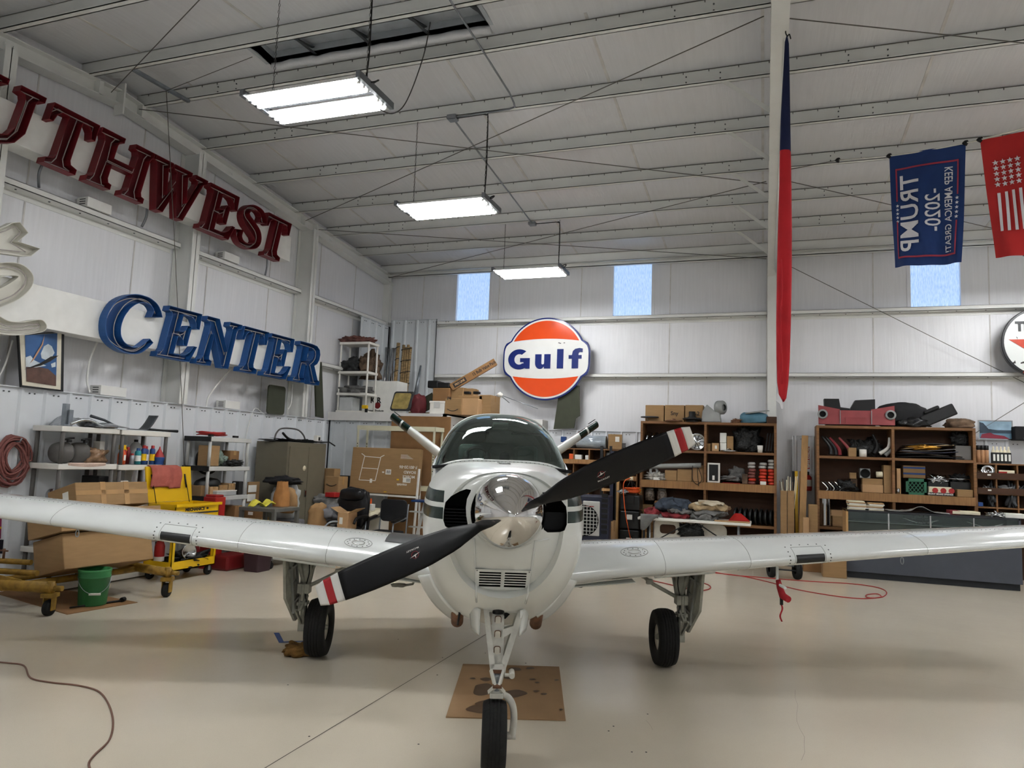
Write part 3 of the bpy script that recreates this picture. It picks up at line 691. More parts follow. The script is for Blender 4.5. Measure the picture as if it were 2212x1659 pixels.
# ---- spinner and propeller
prop = thing('propeller_dummy', 'x', 'x') if False else plane
sp = [(r*1.16, h) for r, h in ((.0, -.40), (.008, -.399), (.022, -.385), (.05, -.345), (.09, -.275), (.125, -.195), (.15, -.12), (.165, -.05), (.171, .0), (.173, .05), (.173, .068), (.16, .07))]
spin = pobj('spinner', G().lathe(sp, (HX, -2.49, hubz), (-.03, 1, -.035), n=64), 'chrome')
g = G()
for k in range(14): a = 2*PI*k/14+.2; pobj('screw', G().cyl((HX+.186*math.sin(a), -2.455, hubz+.186*math.cos(a)), (HX+.193*math.sin(a), -2.455, hubz+.193*math.cos(a)), .0045, n=6), 'rivet', spin)
ang = math.radians(24.3)
BL = [ # r, chord, pitch deg, thickness, offset
 (.085, .055, 60, .060), (.15, .062, 55, .055), (.2, .088, 48, .045), (.3, .140, 38, .034), (.45, .168, 31, .026), (.6, .170, 26, .021), (.75, .165, 22, .017), (.88, .152, 19, .013), (.985, .128, 17, .009), (1.03, .098, 16, .006)]
def blade(r0, r1, mat_, name, parent, s, n=14, cap=True):
    def prof(r):
        i = 0
        while i < len(BL)-2 and r > BL[i+1][0]: i += 1
        a, b = BL[i], BL[i+1]; t = (r-a[0])/(b[0]-a[0]); return [a[j]+(b[j]-a[j])*t for j in range(1, 4)]
    sec = [(1, 0), (.8, .5), (.5, .95), (.1, 1), (-.4, .8), (-.8, .35), (-1, 0), (-.8, -.2), (-.2, -.35), (.5, -.3)]
    rs = [r0+(r1-r0)*k/n for k in range(n+1)]; v = []
    for r in rs:
        c, p, th = prof(r); p = math.radians(p); sk = .0
        for a, b in sec:
            x = a*c/2+.012*min(1, r*2); y = b*th/2
            fx = x*math.cos(p)-y*math.sin(p); fy = -(x*math.sin(p)+y*math.cos(p))     # across the disc, forward
            # s = +1 blade to the upper right, -1 to the lower left
            R_ = Vector((math.cos(ang), 0, math.sin(ang)))*s; T_ = Vector((-math.sin(ang), 0, math.cos(ang)))*s
            q = Vector((HX, -2.59, hubz))+R_*r+T_*fx+Vector((0, fy, 0)); v.append(q)
    m = len(sec); f = [(i*m+k, i*m+(k+1) % m, (i+1)*m+(k+1) % m, (i+1)*m+k) for i in range(len(rs)-1) for k in range(m)]
    f += [list(range(m))[::-1], [(len(rs)-1)*m+k for k in range(m)]]
    return pobj(name, G().add(v, f, 0, True), mat_, parent), v
def blade_face(r, u, s, e=.0015):
    """point on the visible face: r along the blade, u across, lifted a little"""
    i = 0
    while i < len(BL)-2 and r > BL[i+1][0]: i += 1
    a, b = BL[i], BL[i+1]; t = (r-a[0])/(b[0]-a[0]); c, p, th = [a[j]+(b[j]-a[j])*t for j in range(1, 4)]; p = math.radians(p)
    x = u; y = th/2*(.97-abs(u/c)*.3)+e; fx = x*math.cos(p)-y*math.sin(p); fy = -(x*math.sin(p)+y*math.cos(p))
    R_ = Vector((math.cos(ang), 0, math.sin(ang)))*s; T_ = Vector((-math.sin(ang), 0, math.cos(ang)))*s
    return Vector((HX, -2.59, hubz))+R_*r+T_*fx+Vector((0, fy, 0))
for s in (1, -1):
    b, _ = blade(.13, .905, 'prop_black', 'propeller_blade', None, s, 20)
    blade(.905, .945, 'tip_white', 'white_tip_band', b, s, 3); blade(.945, .985, 'tip_red', 'red_tip_band', b, s, 3); blade(.985, 1.03, 'tip_white', 'white_tip_end', b, s, 3)
    R_ = Vector((math.cos(ang), 0, math.sin(ang)))*s; o_ = Vector((HX, -2.59, hubz))+R_*.142
    pobj('blade_cuff', G().lathe([(.05, 0), (.056, .004), (.056, .012), (.05, .016)], o_, R_, n=24), 'chrome', b)
    # maker's emblem: name, ring and little aeroplane
    g = txt('McCAULEY', .0125, .0002, sx=1.1); g.v = [tuple(blade_face(.515+x, y-.017, s)) for x, y, z in g.v]; pobj('maker_name', g, 'tip_white', b)
    g = G(); rr = [(.018*math.cos(t*PI/12), .018*math.sin(t*PI/12)) for t in range(24)]
    g.tube([blade_face(.51+x, y+.014, s, .001) for x, y in rr], .0011, 4, closed=True); pobj('emblem_ring', g, 'tip_red', b)
    g = G(); g.add([blade_face(.51+x, .014+y, s, .002) for x, y in ((-.028, -.004), (0, -.001), (.03, .008), (.002, .005))], [(0, 1, 2, 3)]); g.add([blade_face(.51+x, .014+y, s, .002) for x, y in ((-.004, .0), (.004, .002), (.0, .02))], [(0, 1, 2)])
    pobj('emblem', g, 'tip_white', b)
# ---- wings
def wing_par(x):
    """|x| -> leading edge y, leading edge z, chord, thickness ratio"""
    t = (abs(x)-.5)/4.6
    if abs(x) < 1.3: ex = ((1.3-abs(x))/.8)**2*.10
    else: ex = 0
    return -.62+.12*t-ex, .825+.418*t, 2.05-.95*t+ex, .155-.05*t
def naca(u, tr, m=.03):
    """u 0..1 around from trailing edge over the top to the leading edge and back underneath"""
    if u < .5: c = 1-u*2; c = 1-(1-c)**1 ; top = True
    else: c = (u-.5)*2; top = False
    c = c*c if c < 1 else 1
    yt = 5*tr*(.2969*math.sqrt(c)-.126*c-.3516*c*c+.2843*c**3-.1015*c**4); p = .3
    yc = m/(p*p)*(2*p*c-c*c) if c < p else m/((1-p)**2)*((1-2*p)+2*p*c-c*c)
    return c, yc+(yt if top else -yt)
def wing_pt(x, u, e=0.):
    ly, lz, ch, tr = wing_par(x); c, z = naca(u, tr); s = -1 if u > .5 else 1
    inc = math.radians(3.5-2.5*(abs(x)-.5)/4.6)
    dz = 1e-3
    yy = c*ch; zz = z*ch
    if e:
        c2, z2 = naca(min(u+.004, 1), tr); c1, z1 = naca(max(u-.004, 0), tr); ty, tz = (c2-c1), (z2-z1); L = math.hypot(ty, tz) or 1
        yy += tz/L*e; zz -= ty/L*e
    return Vector((x, ly+yy*math.cos(inc)+zz*math.sin(inc), lz+zz*math.cos(inc)-yy*math.sin(inc)))
wings = {}
for s in (-1, 1):
    xs = [s*(.42+k*.1) for k in range(48)]
    g = G().grid(lambda a, b: wing_pt(s*(.42+4.68*a), b), 47, 48)
    # rounded tip
    tipc = [wing_pt(s*5.1, b/48) for b in range(49)]; cen = sum((p for p in tipc), Vector())/49
    def tf(a, b):
        p = wing_pt(s*5.1, b); q = wing_pt(s*5.1, 1-b); m = (p+q)/2; t = a*PI/2; r = m+(p-m)*math.cos(t); r.x += s*.12*math.sin(t)*max(0, 1-abs(b-.5)*.2); return r
    g.grid(tf, 6, 48)
    w = pobj('wing', g, 'wing_white'); wings[s] = w
    def patch(name, x0, x1, u0, u1, m, e=.002, nx=8, nu=8): return pobj(name, G().grid(lambda a, b: wing_pt(s*(x0+(x1-x0)*a), u0+(u1-u0)*b, e), nx, nu), m, w)
    def seam(x, u0, u1, r=.0018): pobj('panel_seam', G().tube([wing_pt(s*x, u0+(u1-u0)*k/20, .0005) for k in range(21)], r, 5), 'panel_line', w)
    for x in (1.32, 2.0, 3.45, 4.5): seam(x, .2, .72)
    # landing light in the leading edge with its screwed frame
    patch('landing_light', 2.37, 2.60, .452, .55, 'ac_dark', .003)
    for x in (2.36, 2.61): seam(x, .38, .62)
    pobj('panel_seam', G().tube([wing_pt(s*(2.36+.25*k/6), .38, .0005) for k in range(7)], .0018, 5), 'panel_line', w)
    g = G()
    for k in range(6):
        for x in (2.32, 2.65): g.cyl(wing_pt(s*x, .375+k*.042, -.001), wing_pt(s*x, .375+k*.042, .002), .006, n=6)
    for k in range(4): p = (2.38+k*.07); g.cyl(wing_pt(s*p, .36, -.001), wing_pt(s*p, .36, .002), .006, n=6)
    pobj('screw_heads', g, 'rivet', w, kind='stuff')
    # rivet rows
    g = G()
    for k in range(120): p = wing_pt(s*(.62+k*.037), .27, .0005); g.bb(p.x-.003, p.x+.003, p.y-.003, p.y+.003, p.z-.001, p.z+.002)
    pobj('rivet_row', g, 'panel_line', w, kind='stuff')
    # fuel filler hatch
    g = G().tube([wing_pt(s*(1.1+.11*math.cos(t*PI/12)), .36+.035*math.sin(t*PI/12), .001) for t in range(24)], .002, 5, closed=True); pobj('filler_hatch', g, 'panel_line', w)
    g = G()
    for t in range(12): p = wing_pt(s*(1.1+.085*math.cos(t*PI/6)), .36+.026*math.sin(t*PI/6), .001); g.cyl(p-Vector((0,0,.002)), p+Vector((0,0,.002)), .005, n=6)
    pobj('hatch_screws', g, 'rivet', w, kind='stuff')
    g = G().tube([wing_pt(s*(1.1+.05*math.cos(t*PI/8)), .36+.014*math.sin(t*PI/8), .003) for t in range(16)], .003, 5, closed=True); pobj('filler_cap', g, 'chrome', w)
    # small tie-down ring below
    p = wing_pt(s*3.28, .62); pobj('tie_down_ring', G().tube([p+Vector((.012*math.sin(t*PI/6), 0, -.03+.028*math.cos(t*PI/6))) for t in range(12)], .004, 6, closed=True), 'galv', w)
patchL = pobj('wing_walk', G().grid(lambda a, b: wing_pt(-(.56+.34*a), .06+.27*b, .004), 6, 12), 'ac_dark', wings[-1])
pobj('inlet_cover', G().grid(lambda a, b: wing_pt(.90+.13*a, .565+.02*b, .003), 6, 4), 'ac_grey', wings[1])
# stall vane, pitot with its red cover
p = wing_pt(2.28, .66)
pt = pobj('pitot_tube', G().tube([p+Vector((0, 0, .02)), p+Vector((0, -.0, -.11)), p+Vector((0, -.02, -.14)), p+Vector((.0, -.16, -.145))], .012, 8), 'wing_white', wings[1])
pm('red_cloth', '#9c1c24', .8, var=.15)
pw = PM+Matrix.Rotation(PH, 3, 'Z') @ (p+Vector((0, -.05, -.28)))
t = thing('pitot_cover', 'red cloth cover with hanging ribbon on the tube under the right wing', 'cover', pw, PH)
obj('sleeve', G().tube([(0, .03, .17), (0, .0, .12), (.012, -.03, .06), (.03, -.1, .045)], [.02, .024, .03, .026], 10), 'red_cloth', t, local=True)
obj('strap', G().bb(-.012, .012, -.04, -.03, -.01, .05), 'black', t, local=True)
obj('ribbon', G().grid(lambda a, b: (.012*math.sin(a*7)-.01+.014*b, -.035+.01*math.cos(a*5), .0-.14*a), 12, 1), 'red_cloth', t, local=True, solid=.001)
# ---- V tail
def tail_pt(s, f, u):
    ch = 1.0-.42*f; ly = 4.45+.65*f; c, z = naca(u, .17, 0); d = Vector((s*.823, 0, .568)); nrm = Vector((-s*.568, 0, .823)); o = Vector((s*.2, 0, 1.33))
    return o+d*(1.74*f)+nrm*((z-.15*c)*ch)+Vector((0, ly+c*ch, 0))
for s in (-1, 1):
    o = pobj('tail_surface', G().grid(lambda a, b: tail_pt(s, a*.79, b), 16, 30), 'wing_white')
    pobj('green_tip', G().grid(lambda a, b: tail_pt(s, .79+.08*a, b), 3, 30), 'ac_green', o); pobj('white_band', G().grid(lambda a, b: tail_pt(s, .87+.018*a, b), 2, 30), 'wing_white', o)
    pobj('green_tip', G().grid(lambda a, b: tail_pt(s, .888+.112*a, b*(1)), 4, 30), 'ac_green', o)
    pobj('static_wick', G().bar(tail_pt(s, .93, 0)+Vector((0, .0, 0)), tail_pt(s, .93, 0)+Vector((0, .12, .01)), .004, .004), 'black', o)
    pobj('balance_horn', G().bar(tail_pt(s, .93, .5)+Vector((-s*.02, .2, .05)), tail_pt(s, 1.0, .5)+Vector((-s*.02, .2, .05)), .012, .05, (0, 1, 0)), 'ac_dark', o)
# ---- main gear
def tyre(c, R_, wd, ax, rim):
    h = wd/2; pr = [(rim, -h*.72), (rim+.02, -h*.86), (R_*.72+rim*.28, -h), (R_*.88+rim*.1, -h*.93), (R_*.965, -h*.62)]
    for k, y in enumerate((-.42, -.14, .14, .42)): pr += [(R_*(.999-.035*abs(y)), h*(y-.03)), (R_*(.985-.035*abs(y)), h*(y-.012)), (R_*(.985-.035*abs(y)), h*(y+.012)), (R_*(.999-.035*abs(y)), h*(y+.03))]
    pr += [(R_*.965, h*.62), (R_*.88+rim*.1, h*.93), (R_*.72+rim*.28, h), (rim+.02, h*.86), (rim, h*.72)]
    return G().lathe(pr, c, ax, n=48)
for s in (-1, 1):
    xw = s*1.462; R_ = .238; c = Vector((xw, 0, R_)); leg = pobj('main_leg', G().cyl((s*1.60, .0, .84), (s*1.60, 0, .52), .045, n=16).cyl((s*1.60, 0, .52), (s*1.6, 0, .22), .028, n=14), 'gear_grey')
    pobj('tyre', tyre(c, R_, .17, (1, 0, 0), .105), 'rubber')
    hub = pobj('wheel_hub', G().lathe([(0, .045), (.03, .05), (.035, .03), (.06, .022), (.085, .035), (.108, .055), (.108, -.055), (.085, -.035), (0, -.03)], c, (-s, 0, 0), n=28), 'hub_white')
    pobj('hub_nut', G().lathe([(0, .075), (.018, .07), (.024, .045), (.03, .04)], c, (-s, 0, 0), n=10), 'gear_grey', hub)
    pobj('axle', G().cyl((s*1.62, 0, .235), (s*1.50, 0, .235), .025, n=12).box((s*1.60, 0, .25), (.07, .07, .09)), 'gear_grey', leg)
    pobj('brake_caliper', G().box((s*1.565, .09, .2), (.05, .09, .08)), 'gear_grey', leg)
    # torque links
    for a, b in (((s*1.6, -.03, .50), (s*1.6, -.15, .40)), ((s*1.6, -.15, .40), (s*1.6, -.03, .27))):
        pobj('torque_link', G().bar((a[0]-.03, a[1], a[2]), (b[0]-.008, b[1], b[2]), .016, .022).bar((a[0]+.03, a[1], a[2]), (b[0]+.008, b[1], b[2]), .016, .022), 'gear_grey', leg)
    pobj('brake_line', G().tube(bez([(s*1.58, -.05, .84), (s*1.56, -.06, .7), (s*1.585, -.06, .55), (s*1.56, -.08, .42), (s*1.58, -.05, .28)], 6), .005, 5), 'black', leg)
    pobj('upper_fitting', G().box((s*1.6, -.03, .56), (.1, .1, .08)).cyl((s*1.6, -.08, .46), (s*1.6, -.08, .6), .014, n=8).box((s*1.6, -.05, .44), (.085, .1, .03)), 'gear_grey', leg, bev=.006)
    brace = pobj('drag_brace', G().tube([(s*1.55, -.03, .585), (s*1.36, -.02, .68), (s*1.24, 0, .765)], .016, 8).tube([(s*1.24, .0, .765), (s*1.19, .0, .8)], .022, 8).box((s*1.325, -.02, .7), (.05, .05, .04)), 'gear_grey')
    pobj('side_brace', G().cyl((s*1.59, -.04, .56), (s*1.68, -.03, .83), .018, n=10).cyl((s*1.58, .03, .56), (s*1.53, .05, .84), .014, n=8), 'gear_grey', leg)
    # door: pressed panel with ribs
    dv = [(-.26, .83), (.22, .83), (.20, .60), (.12, .29), (-.02, .285), (-.20, .50)]
    def dx(z): return s*(1.735-.06*max(0, (.55-z)/.3))
    g = G(); n = len(dv); g.add([(dx(z)-s*.0, y, z) for y, z in dv]+[(dx(z)-s*.022, y, z) for y, z in dv], [tuple(range(n)), tuple(range(n, 2*n))[::-1]]+[(i, (i+1) % n, n+(i+1) % n, n+i) for i in range(n)])
    door = pobj('gear_door', g, 'gear_grey')
    for k in range(3): pobj('door_rib', G().bar((dx(.7-.14*k)-s*.03, -.2+.05*k, .72-.14*k), (dx(.7-.14*k)-s*.03, .18-.03*k, .74-.14*k), .02, .02), 'ac_grey', door)
    for y in (-.12, .06): pobj('door_rib', G().bar((dx(.8)-s*.03, y, .8), (dx(.35)-s*.03, y+.04, .36), .02, .02, (0, 1, 0)), 'ac_grey', door)
    pobj('wheel_well_lip', G().tube([wing_pt(s*(1.3+.5*k/8), .70) + Vector((0, 0, -.01)) for k in range(9)], .02, 6), 'wing_white', wings[s])
    pobj('inner_gear_door', G().grid(lambda a, b: (s*(.55+.62*a), -.2+.5*b, .70-.045*(1-a)+.02*a), 6, 2), 'wing_white', solid=.01)
pobj('step', G().tube([(-.68, .25, .66), (-.72, .25, .57), (-.80, .25, .555)], .012, 6).blob((-.84, .25, .557), (.07, .05, .018), 1, .1), 'gear_grey')
pobj('fuel_drain', G().cyl((.72, -.1, .72), (.72, -.1, .655), .009, n=8).cyl((.72, -.1, .655), (.72, -.1, .648), .02, n=10), 'ac_dark')
# ---- nose gear
ny = -2.13
def npl(poly, y0, y1):
    h = G(); n = len(poly); k = lambda z: .10*(z-.54)/.3
    return h.add([(x, y0+k(z), z) for x, z in poly]+[(x, y1+k(z), z) for x, z in poly], [tuple(range(n)), tuple(range(n, 2*n))[::-1]]+[(i, (i+1) % n, n+(i+1) % n, n+i) for i in range(n)])
nl = pobj('nose_leg', npl([(-.042, .86), (.02, .86), (.024, .53), (-.034, .53)], ny+.02, ny+.07).join(npl([(-.095, .86), (-.072, .86), (-.024, .56), (-.044, .54)], ny, ny+.09)).join(npl([(.142, .86), (.115, .86), (.022, .58), (.036, .54)], ny, ny+.09)).join(npl([(.02, .70), (.082, .735), (.094, .76), (.02, .735)], ny+.005, ny+.06)).join(npl([(-.072, .70), (-.03, .70), (-.03, .665), (-.066, .665)], ny+.03, ny+.06)).join(npl([(-.046, .56), (.04, .56), (.036, .525), (-.04, .525)], ny, ny+.09)).join(npl([(-.09, .86), (.135, .86), (.13, .83), (-.085, .83)], ny+.01, ny+.07)), 'nose_gear', bev=.004)
for z in (.781, .705, .625):
    yy = ny+.02+.10*(z-.54)/.3; MM = lambda d: Matrix(((1,0,0,0), (0,0,1,yy-d), (0,1,0,0), (0,0,0,1)))
    pobj('lightening_pocket', G().prism(rounded(-.029, .009, z-.028, z+.028, .012, 3), 0, .004, MM(.003)), 'rust', nl); pobj('pocket_plate', G().prism(rounded(-.025, .005, z-.024, z+.024, .01, 3), 0, .005, MM(.005)), 'hub_white', nl)
pobj('oleo', G().cyl((-.006, ny+.04, .53), (-.006, ny+.03, .46), .028, n=14).cyl((-.006, ny+.03, .47), (-.006, ny+.02, .41), .02, n=12), 'galv', nl)
for z0, z1, w0, w1 in ((.535, .47, .036, .012), (.415, .465, .042, .012)):
    for sx_ in (-1, 1): pobj('torque_link', G().bar((sx_*w0-.006, ny-.0, z0), (sx_*w1-.006, ny-.07, z1), .014, .02), 'nose_gear', nl)
pobj('collar', G().box((-.006, ny+.03, .528), (.08, .08, .018)), 'rust', nl); pobj('collar_arm', G().cyl((.035, ny-.02, .515), (.075, ny-.02, .515), .01, n=8), 'nose_gear', nl); pobj('collar_pin', G().cyl((.075, ny-.04, .515), (.075, ny+.02, .525), .016, n=10), 'nose_gear', nl)
pobj('link_bolt', G().cyl((-.03, ny-.07, .468), (.02, ny-.07, .468), .012, n=8), 'rust', nl)
pobj('fork_crown', G().box((-.006, ny, .405), (.075, .08, .028)), 'nose_gear', nl, bev=.005)
pobj('fork', G().tube(bez([(.02, ny, .408), (.055, ny, .392), (.085, ny, .35), (.096, ny, .28), (.088, ny, .18)], 6), [.018]*6+[.02]*19, 10), 'nose_gear', nl)
pobj('axle_end', G().cyl((.05, ny, .186), (.108, ny, .186), .02, n=10), 'nose_gear', nl)
pobj('nose_tyre', tyre(Vector((-.012, ny, .187)), .188, .135, (1, 0, 0), .08), 'rubber'); pobj('nose_wheel_hub', G().lathe([(0, -.045), (.03, -.05), (.082, -.045), (.082, .045), (0, .05)], (-.012, ny, .187), (1, 0, 0), n=20), 'hub_white')
pobj('steering_link', G().bar((.02, ny+.12, .80), (.1, ny+.2, .87), .02, .03), 'ac_dark', nl); pobj('oleo_top', G().cyl((-.01, ny+.11, .82), (-.01, ny+.11, .9), .035), 'ac_dark', nl)
for s in (-1, 1):
    pobj('nose_gear_door', G().grid(lambda a, b: (s*(.113+.07*b+.004*a*b*-5), -2.05+.16*b*b+.03*a, .845-.15*a+.01*math.sin(b*PI)), 6, 8), 'wing_white', solid=.008)
    pobj('cowl_flap', G().grid(lambda a, b: fpt(-1.5+.42*a, s*(2.15+.5*b), .005+.11*a), 6, 8), 'aircraft_white', solid=.01)
    pobj('exhaust_pipe', G().cyl((s*.265, -1.45, .75), (s*.27, -1.2, .585), .042, n=16), 'rust')
pobj('drain_tube', G().cyl((-.24, -1.75, .76), (-.25, -1.72, .68), .008, n=6), 'ac_dark')
# ================================================================== shared kit for small things
pm('card', '#92744f', .85, var=.07, scale=5, bump=.04, bscale=90, stretch=(1, 1, 6)); pm('card_dark', '#85623e', .85, var=.08, scale=5); pm('card_light', '#b08d66', .85, var=.06, scale=5); pm('tape', '#a9855a', .18, var=.08, coat=.4); pm('label_white', '#e4e3dc', .6, var=.05)
pm('ink', '#23211f', .7); pm('kraft', '#a2713f', .75, var=.12, bump=.4, bscale=9); pm('red', '#6d1618', .45, var=.08); pm('bright_red', '#9e201e', .4, var=.06); pm('blue', '#1c3f77', .45, var=.08); pm('yellow', '#d8ad0f', .4, var=.05); pm('tool_yellow', '#dcb010', .35, var=.03, coat=.2)
pm('orange', '#d2541c', .55, var=.08); pm('teal', '#1f7d84', .45); pm('grey_plastic', '#c6c6c2', .5, var=.04); pm('white_plastic', '#e4e1d9', .5, var=.04); pm('post_grey', '#5b5855', .55, var=.06); pm('olive_metal', '#6d6757', .42, .1, var=.04); pm('olive_drab', '#3c3f31', .75, var=.1)
pm('clear_plastic', '#b9bcbb', .15, var=.1); pm('foil', '#b5b8bb', .2, .9, var=.15, scale=20, bump=.3, bscale=30); pm('chrome_part', '#c4c6c8', .14, 1., var=.1); pm('beige_rack', '#cdc9ae', .45, var=.04); pm('cream', '#dfd6bb', .7, var=.05); pm('leather', '#131316', .32, var=.2, bump=.25, bscale=18); pm('tan_fabric', '#9c7a52', .8, var=.12)
pm('wood', '#73502f', .6, var=.3, scale=3, stretch=(1, 6, 14), bump=.05); pm('wood_light', '#8e683f', .6, var=.2, scale=3, stretch=(14, 6, 1)); pm('ply_dark', '#3f2614', .7, var=.2, scale=2, stretch=(1, 1, 5)); pm('lumber', '#b08a5a', .65, var=.12, scale=4, stretch=(10, 10, 1)); pm('grey_cloth', '#77777a', .9, var=.15, bump=.3, bscale=14); pm('hose_red', '#7d4b45', .6, var=.1); pm('plum', '#37232a', .5, var=.1)
def carton(label, c, s, rz=0., m='card', tape=True, M=None, group=None, name='cardboard_box', mark=None, stick=None, flaps=False):
    """closed corrugated box: c = centre of its base, s = size"""
    T = M if M is not None else Matrix.Translation(Vector(c)) @ Matrix.Rotation(rz, 4, "Z")
    t = thing(name, label, 'box', T @ Vector((0, 0, 0)), 0, group); w, d, h = s
    b = obj('carton_body', G().bb(-w/2, w/2, -d/2, d/2, 0, h, M=T), m, t, bev=min(.008, h*.05))
    e = .0025
    if tape:
        tw = min(.06, .3*min(w, d))
        obj('tape', G().bb(-w/2-e, w/2+e, -tw/2, tw/2, h*.72, h+e, M=T), 'tape', t)
    if mark: g = txt(mark, min(w, h)*.32, .002); obj('marking', g.__class__().join(g, T @ frame((0, -d/2-e-.001, h*.5), (1, 0, 0), (0, 0, 1))), 'ink', t)
    if stick: obj('shipping_label', G().bb(w*stick[0], w*stick[0]+min(.14, w*.3), -d/2-e, -d/2, h*stick[1], h*stick[1]+min(.1, h*.4), M=T), 'label_white', t)
    if flaps:
        for sx in (-1, 1): obj('flap', G().add([(sx*w/2, -d/2, h), (sx*w/2, d/2, h), (sx*(w/2+h*.3), d/2, h*1.15), (sx*(w/2+h*.3), -d/2, h*1.15)], [(0, 1, 2, 3)], M=T), m, t, solid=.004)
    return t
def can(label, c, r, h, m, cap, name='spray_can', cat='can', group=None, band=None):
    c = Vector(c); t = thing(name, label, cat, c, 0, group)
    obj('can_body', G().lathe([(0, 0), (r, 0), (r, h*.78), (r*.7, h*.84)], c, n=16), m, t); obj('cap', G().lathe([(r*.62, h*.82), (r*.62, h*.98), (r*.5, h), (0, h)], c, n=14), cap, t)
    if band: obj('printed_label', G().lathe([(r+.001, h*.2), (r+.001, h*.55)], c, n=16), band, t)
    return t
def heap(name, label, cat, c, r, m, seed, group=None, amp=.25, fr=1.8, parts=None, pw=.8):
    """crumpled soft thing resting on c.z"""
    return mono(name, G().blob((c[0], c[1], c[2]+r[2]*.8), r, seed, amp, fr, 28, 18, flat=c[2], pw=pw), m, label, cat, group)
def slab_on(name, label, cat, c, s, m, rz=0., rx=0., ry=0., bev=.006, group=None):
    T = Matrix.Translation(c) @ Matrix.Rotation(rz, 4, 'Z') @ Matrix.Rotation(ry, 4, 'Y') @ Matrix.Rotation(rx, 4, 'X')
    return mono(name, G().bb(-s[0]/2, s[0]/2, -s[1]/2, s[1]/2, 0, s[2], M=T), m, label, cat, group, bev=bev)
# ================================================================== left wall: channel letters
from mathutils.geometry import tessellate_polygon
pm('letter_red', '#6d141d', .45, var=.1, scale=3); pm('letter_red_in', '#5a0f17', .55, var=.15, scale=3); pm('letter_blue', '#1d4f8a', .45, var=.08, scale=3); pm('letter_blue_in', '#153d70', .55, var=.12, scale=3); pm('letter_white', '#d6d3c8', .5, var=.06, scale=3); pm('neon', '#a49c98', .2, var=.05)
def ribbon(cl, wd):
    C = bez([(x, y, 0) for x, y in cl], 5); n = len(C); k = (len(wd)-1)/(n-1); L = []; R_ = []
    for i, p in enumerate(C):
        t = (C[min(i+1, n-1)]-C[max(i-1, 0)]).normalized(); u = i*k; a = int(min(u, len(wd)-2)); w = wd[a]+(wd[a+1]-wd[a])*(u-a)
        nrm = Vector((-t.y, t.x, 0)); L.append(p+nrm*w); R_.append(p-nrm*w)
    return [(p.x, p.y) for p in L+R_[::-1]]
GL = {
 'T': [(0,1),(.82,1),(.82,.7),(.75,.7),(.72,.82),(.65,.9),(.53,.9),(.53,.2),(.56,.13),(.68,.09),(.68,0),(.14,0),(.14,.09),(.26,.13),(.29,.2),(.29,.9),(.17,.9),(.1,.82),(.07,.7),(0,.7)],
 'H': [(0,0),(.46,0),(.46,.09),(.39,.11),(.36,.18),(.36,.44),(.79,.44),(.79,.18),(.76,.11),(.69,.09),(.69,0),(1.15,0),(1.15,.09),(1.08,.11),(1.05,.18),(1.05,.82),(1.08,.89),(1.15,.91),(1.15,1),(.69,1),(.69,.91),(.76,.89),(.79,.82),(.79,.56),(.36,.56),(.36,.82),(.39,.89),(.46,.91),(.46,1),(0,1),(0,.91),(.07,.89),(.10,.82),(.10,.18),(.07,.11),(0,.09)],
 'E': [(0,0),(.82,0),(.92,.32),(.84,.32),(.77,.19),(.68,.12),(.58,.10),(.38,.10),(.38,.45),(.46,.45),(.53,.40),(.56,.30),(.66,.30),(.66,.70),(.56,.70),(.53,.60),(.46,.56),(.38,.56),(.38,.90),(.58,.90),(.68,.86),(.75,.78),(.78,.68),(.87,.68),(.84,1),(0,1),(0,.91),(.09,.89),(.12,.82),(.12,.18),(.09,.11),(0,.09)],
 'W': [(0,1),(.45,1),(.45,.91),(.37,.87),(.49,.36),(.60,.72),(.57,.86),(.49,.91),(.49,1),(.93,1),(.93,.91),(.85,.87),(.97,.36),(1.11,.84),(1.09,.89),(1.02,.91),(1.02,1),(1.34,1),(1.34,.91),(1.25,.86),(.99,0),(.83,0),(.66,.50),(.50,0),(.35,0),(.09,.87),(0,.91)],
 'N': [(0,0),(.40,0),(.40,.09),(.32,.12),(.30,.18),(.30,.66),(.72,0),(.92,0),(.92,.83),(.95,.89),(1.04,.91),(1.04,1),(.66,1),(.66,.91),(.75,.89),(.78,.83),(.78,.36),(.34,1),(0,1),(0,.91),(.11,.89),(.14,.82),(.14,.18),(.11,.11),(0,.09)],
 'R': [(0,0),(.48,0),(.48,.09),(.41,.11),(.38,.18),(.38,.44),(.48,.44),(.72,0),(1.1,0),(1.1,.09),(1.0,.12),(.74,.47),(.84,.53),(.90,.64),(.90,.78),(.84,.90),(.70,.98),(.5,1),(0,1),(0,.91),(.09,.89),(.12,.82),(.12,.18),(.09,.11),(0,.09)],
 'U': [(0,1),(.5,1),(.5,.91),(.41,.89),(.38,.82),(.38,.32),(.46,.16),(.60,.12),(.74,.18),(.80,.32),(.80,.82),(.77,.89),(.68,.91),(.68,1),(1.08,1),(1.08,.91),(.99,.89),(.96,.82),(.96,.30),(.86,.10),(.66,0),(.46,0),(.24,.08),(.12,.30),(.12,.82),(.09,.89),(0,.91)],
 'S': ribbon([(.74,.70),(.70,.84),(.58,.93),(.42,.95),(.26,.90),(.17,.76),(.24,.62),(.45,.50),(.64,.38),(.70,.22),(.60,.09),(.42,.05),(.24,.08),(.13,.18),(.09,.32)], [.13, .07, .05, .06, .10, .13, .13, .10, .06, .05, .07, .12]),
 'C': ribbon([(.88,.72),(.84,.86),(.72,.96),(.55,.99),(.36,.93),(.2,.76),(.14,.5),(.2,.24),(.36,.08),(.56,.02),(.74,.06),(.9,.26)], [.11, .06, .05, .06, .10, .14, .14, .12, .08, .06, .06, .05])}
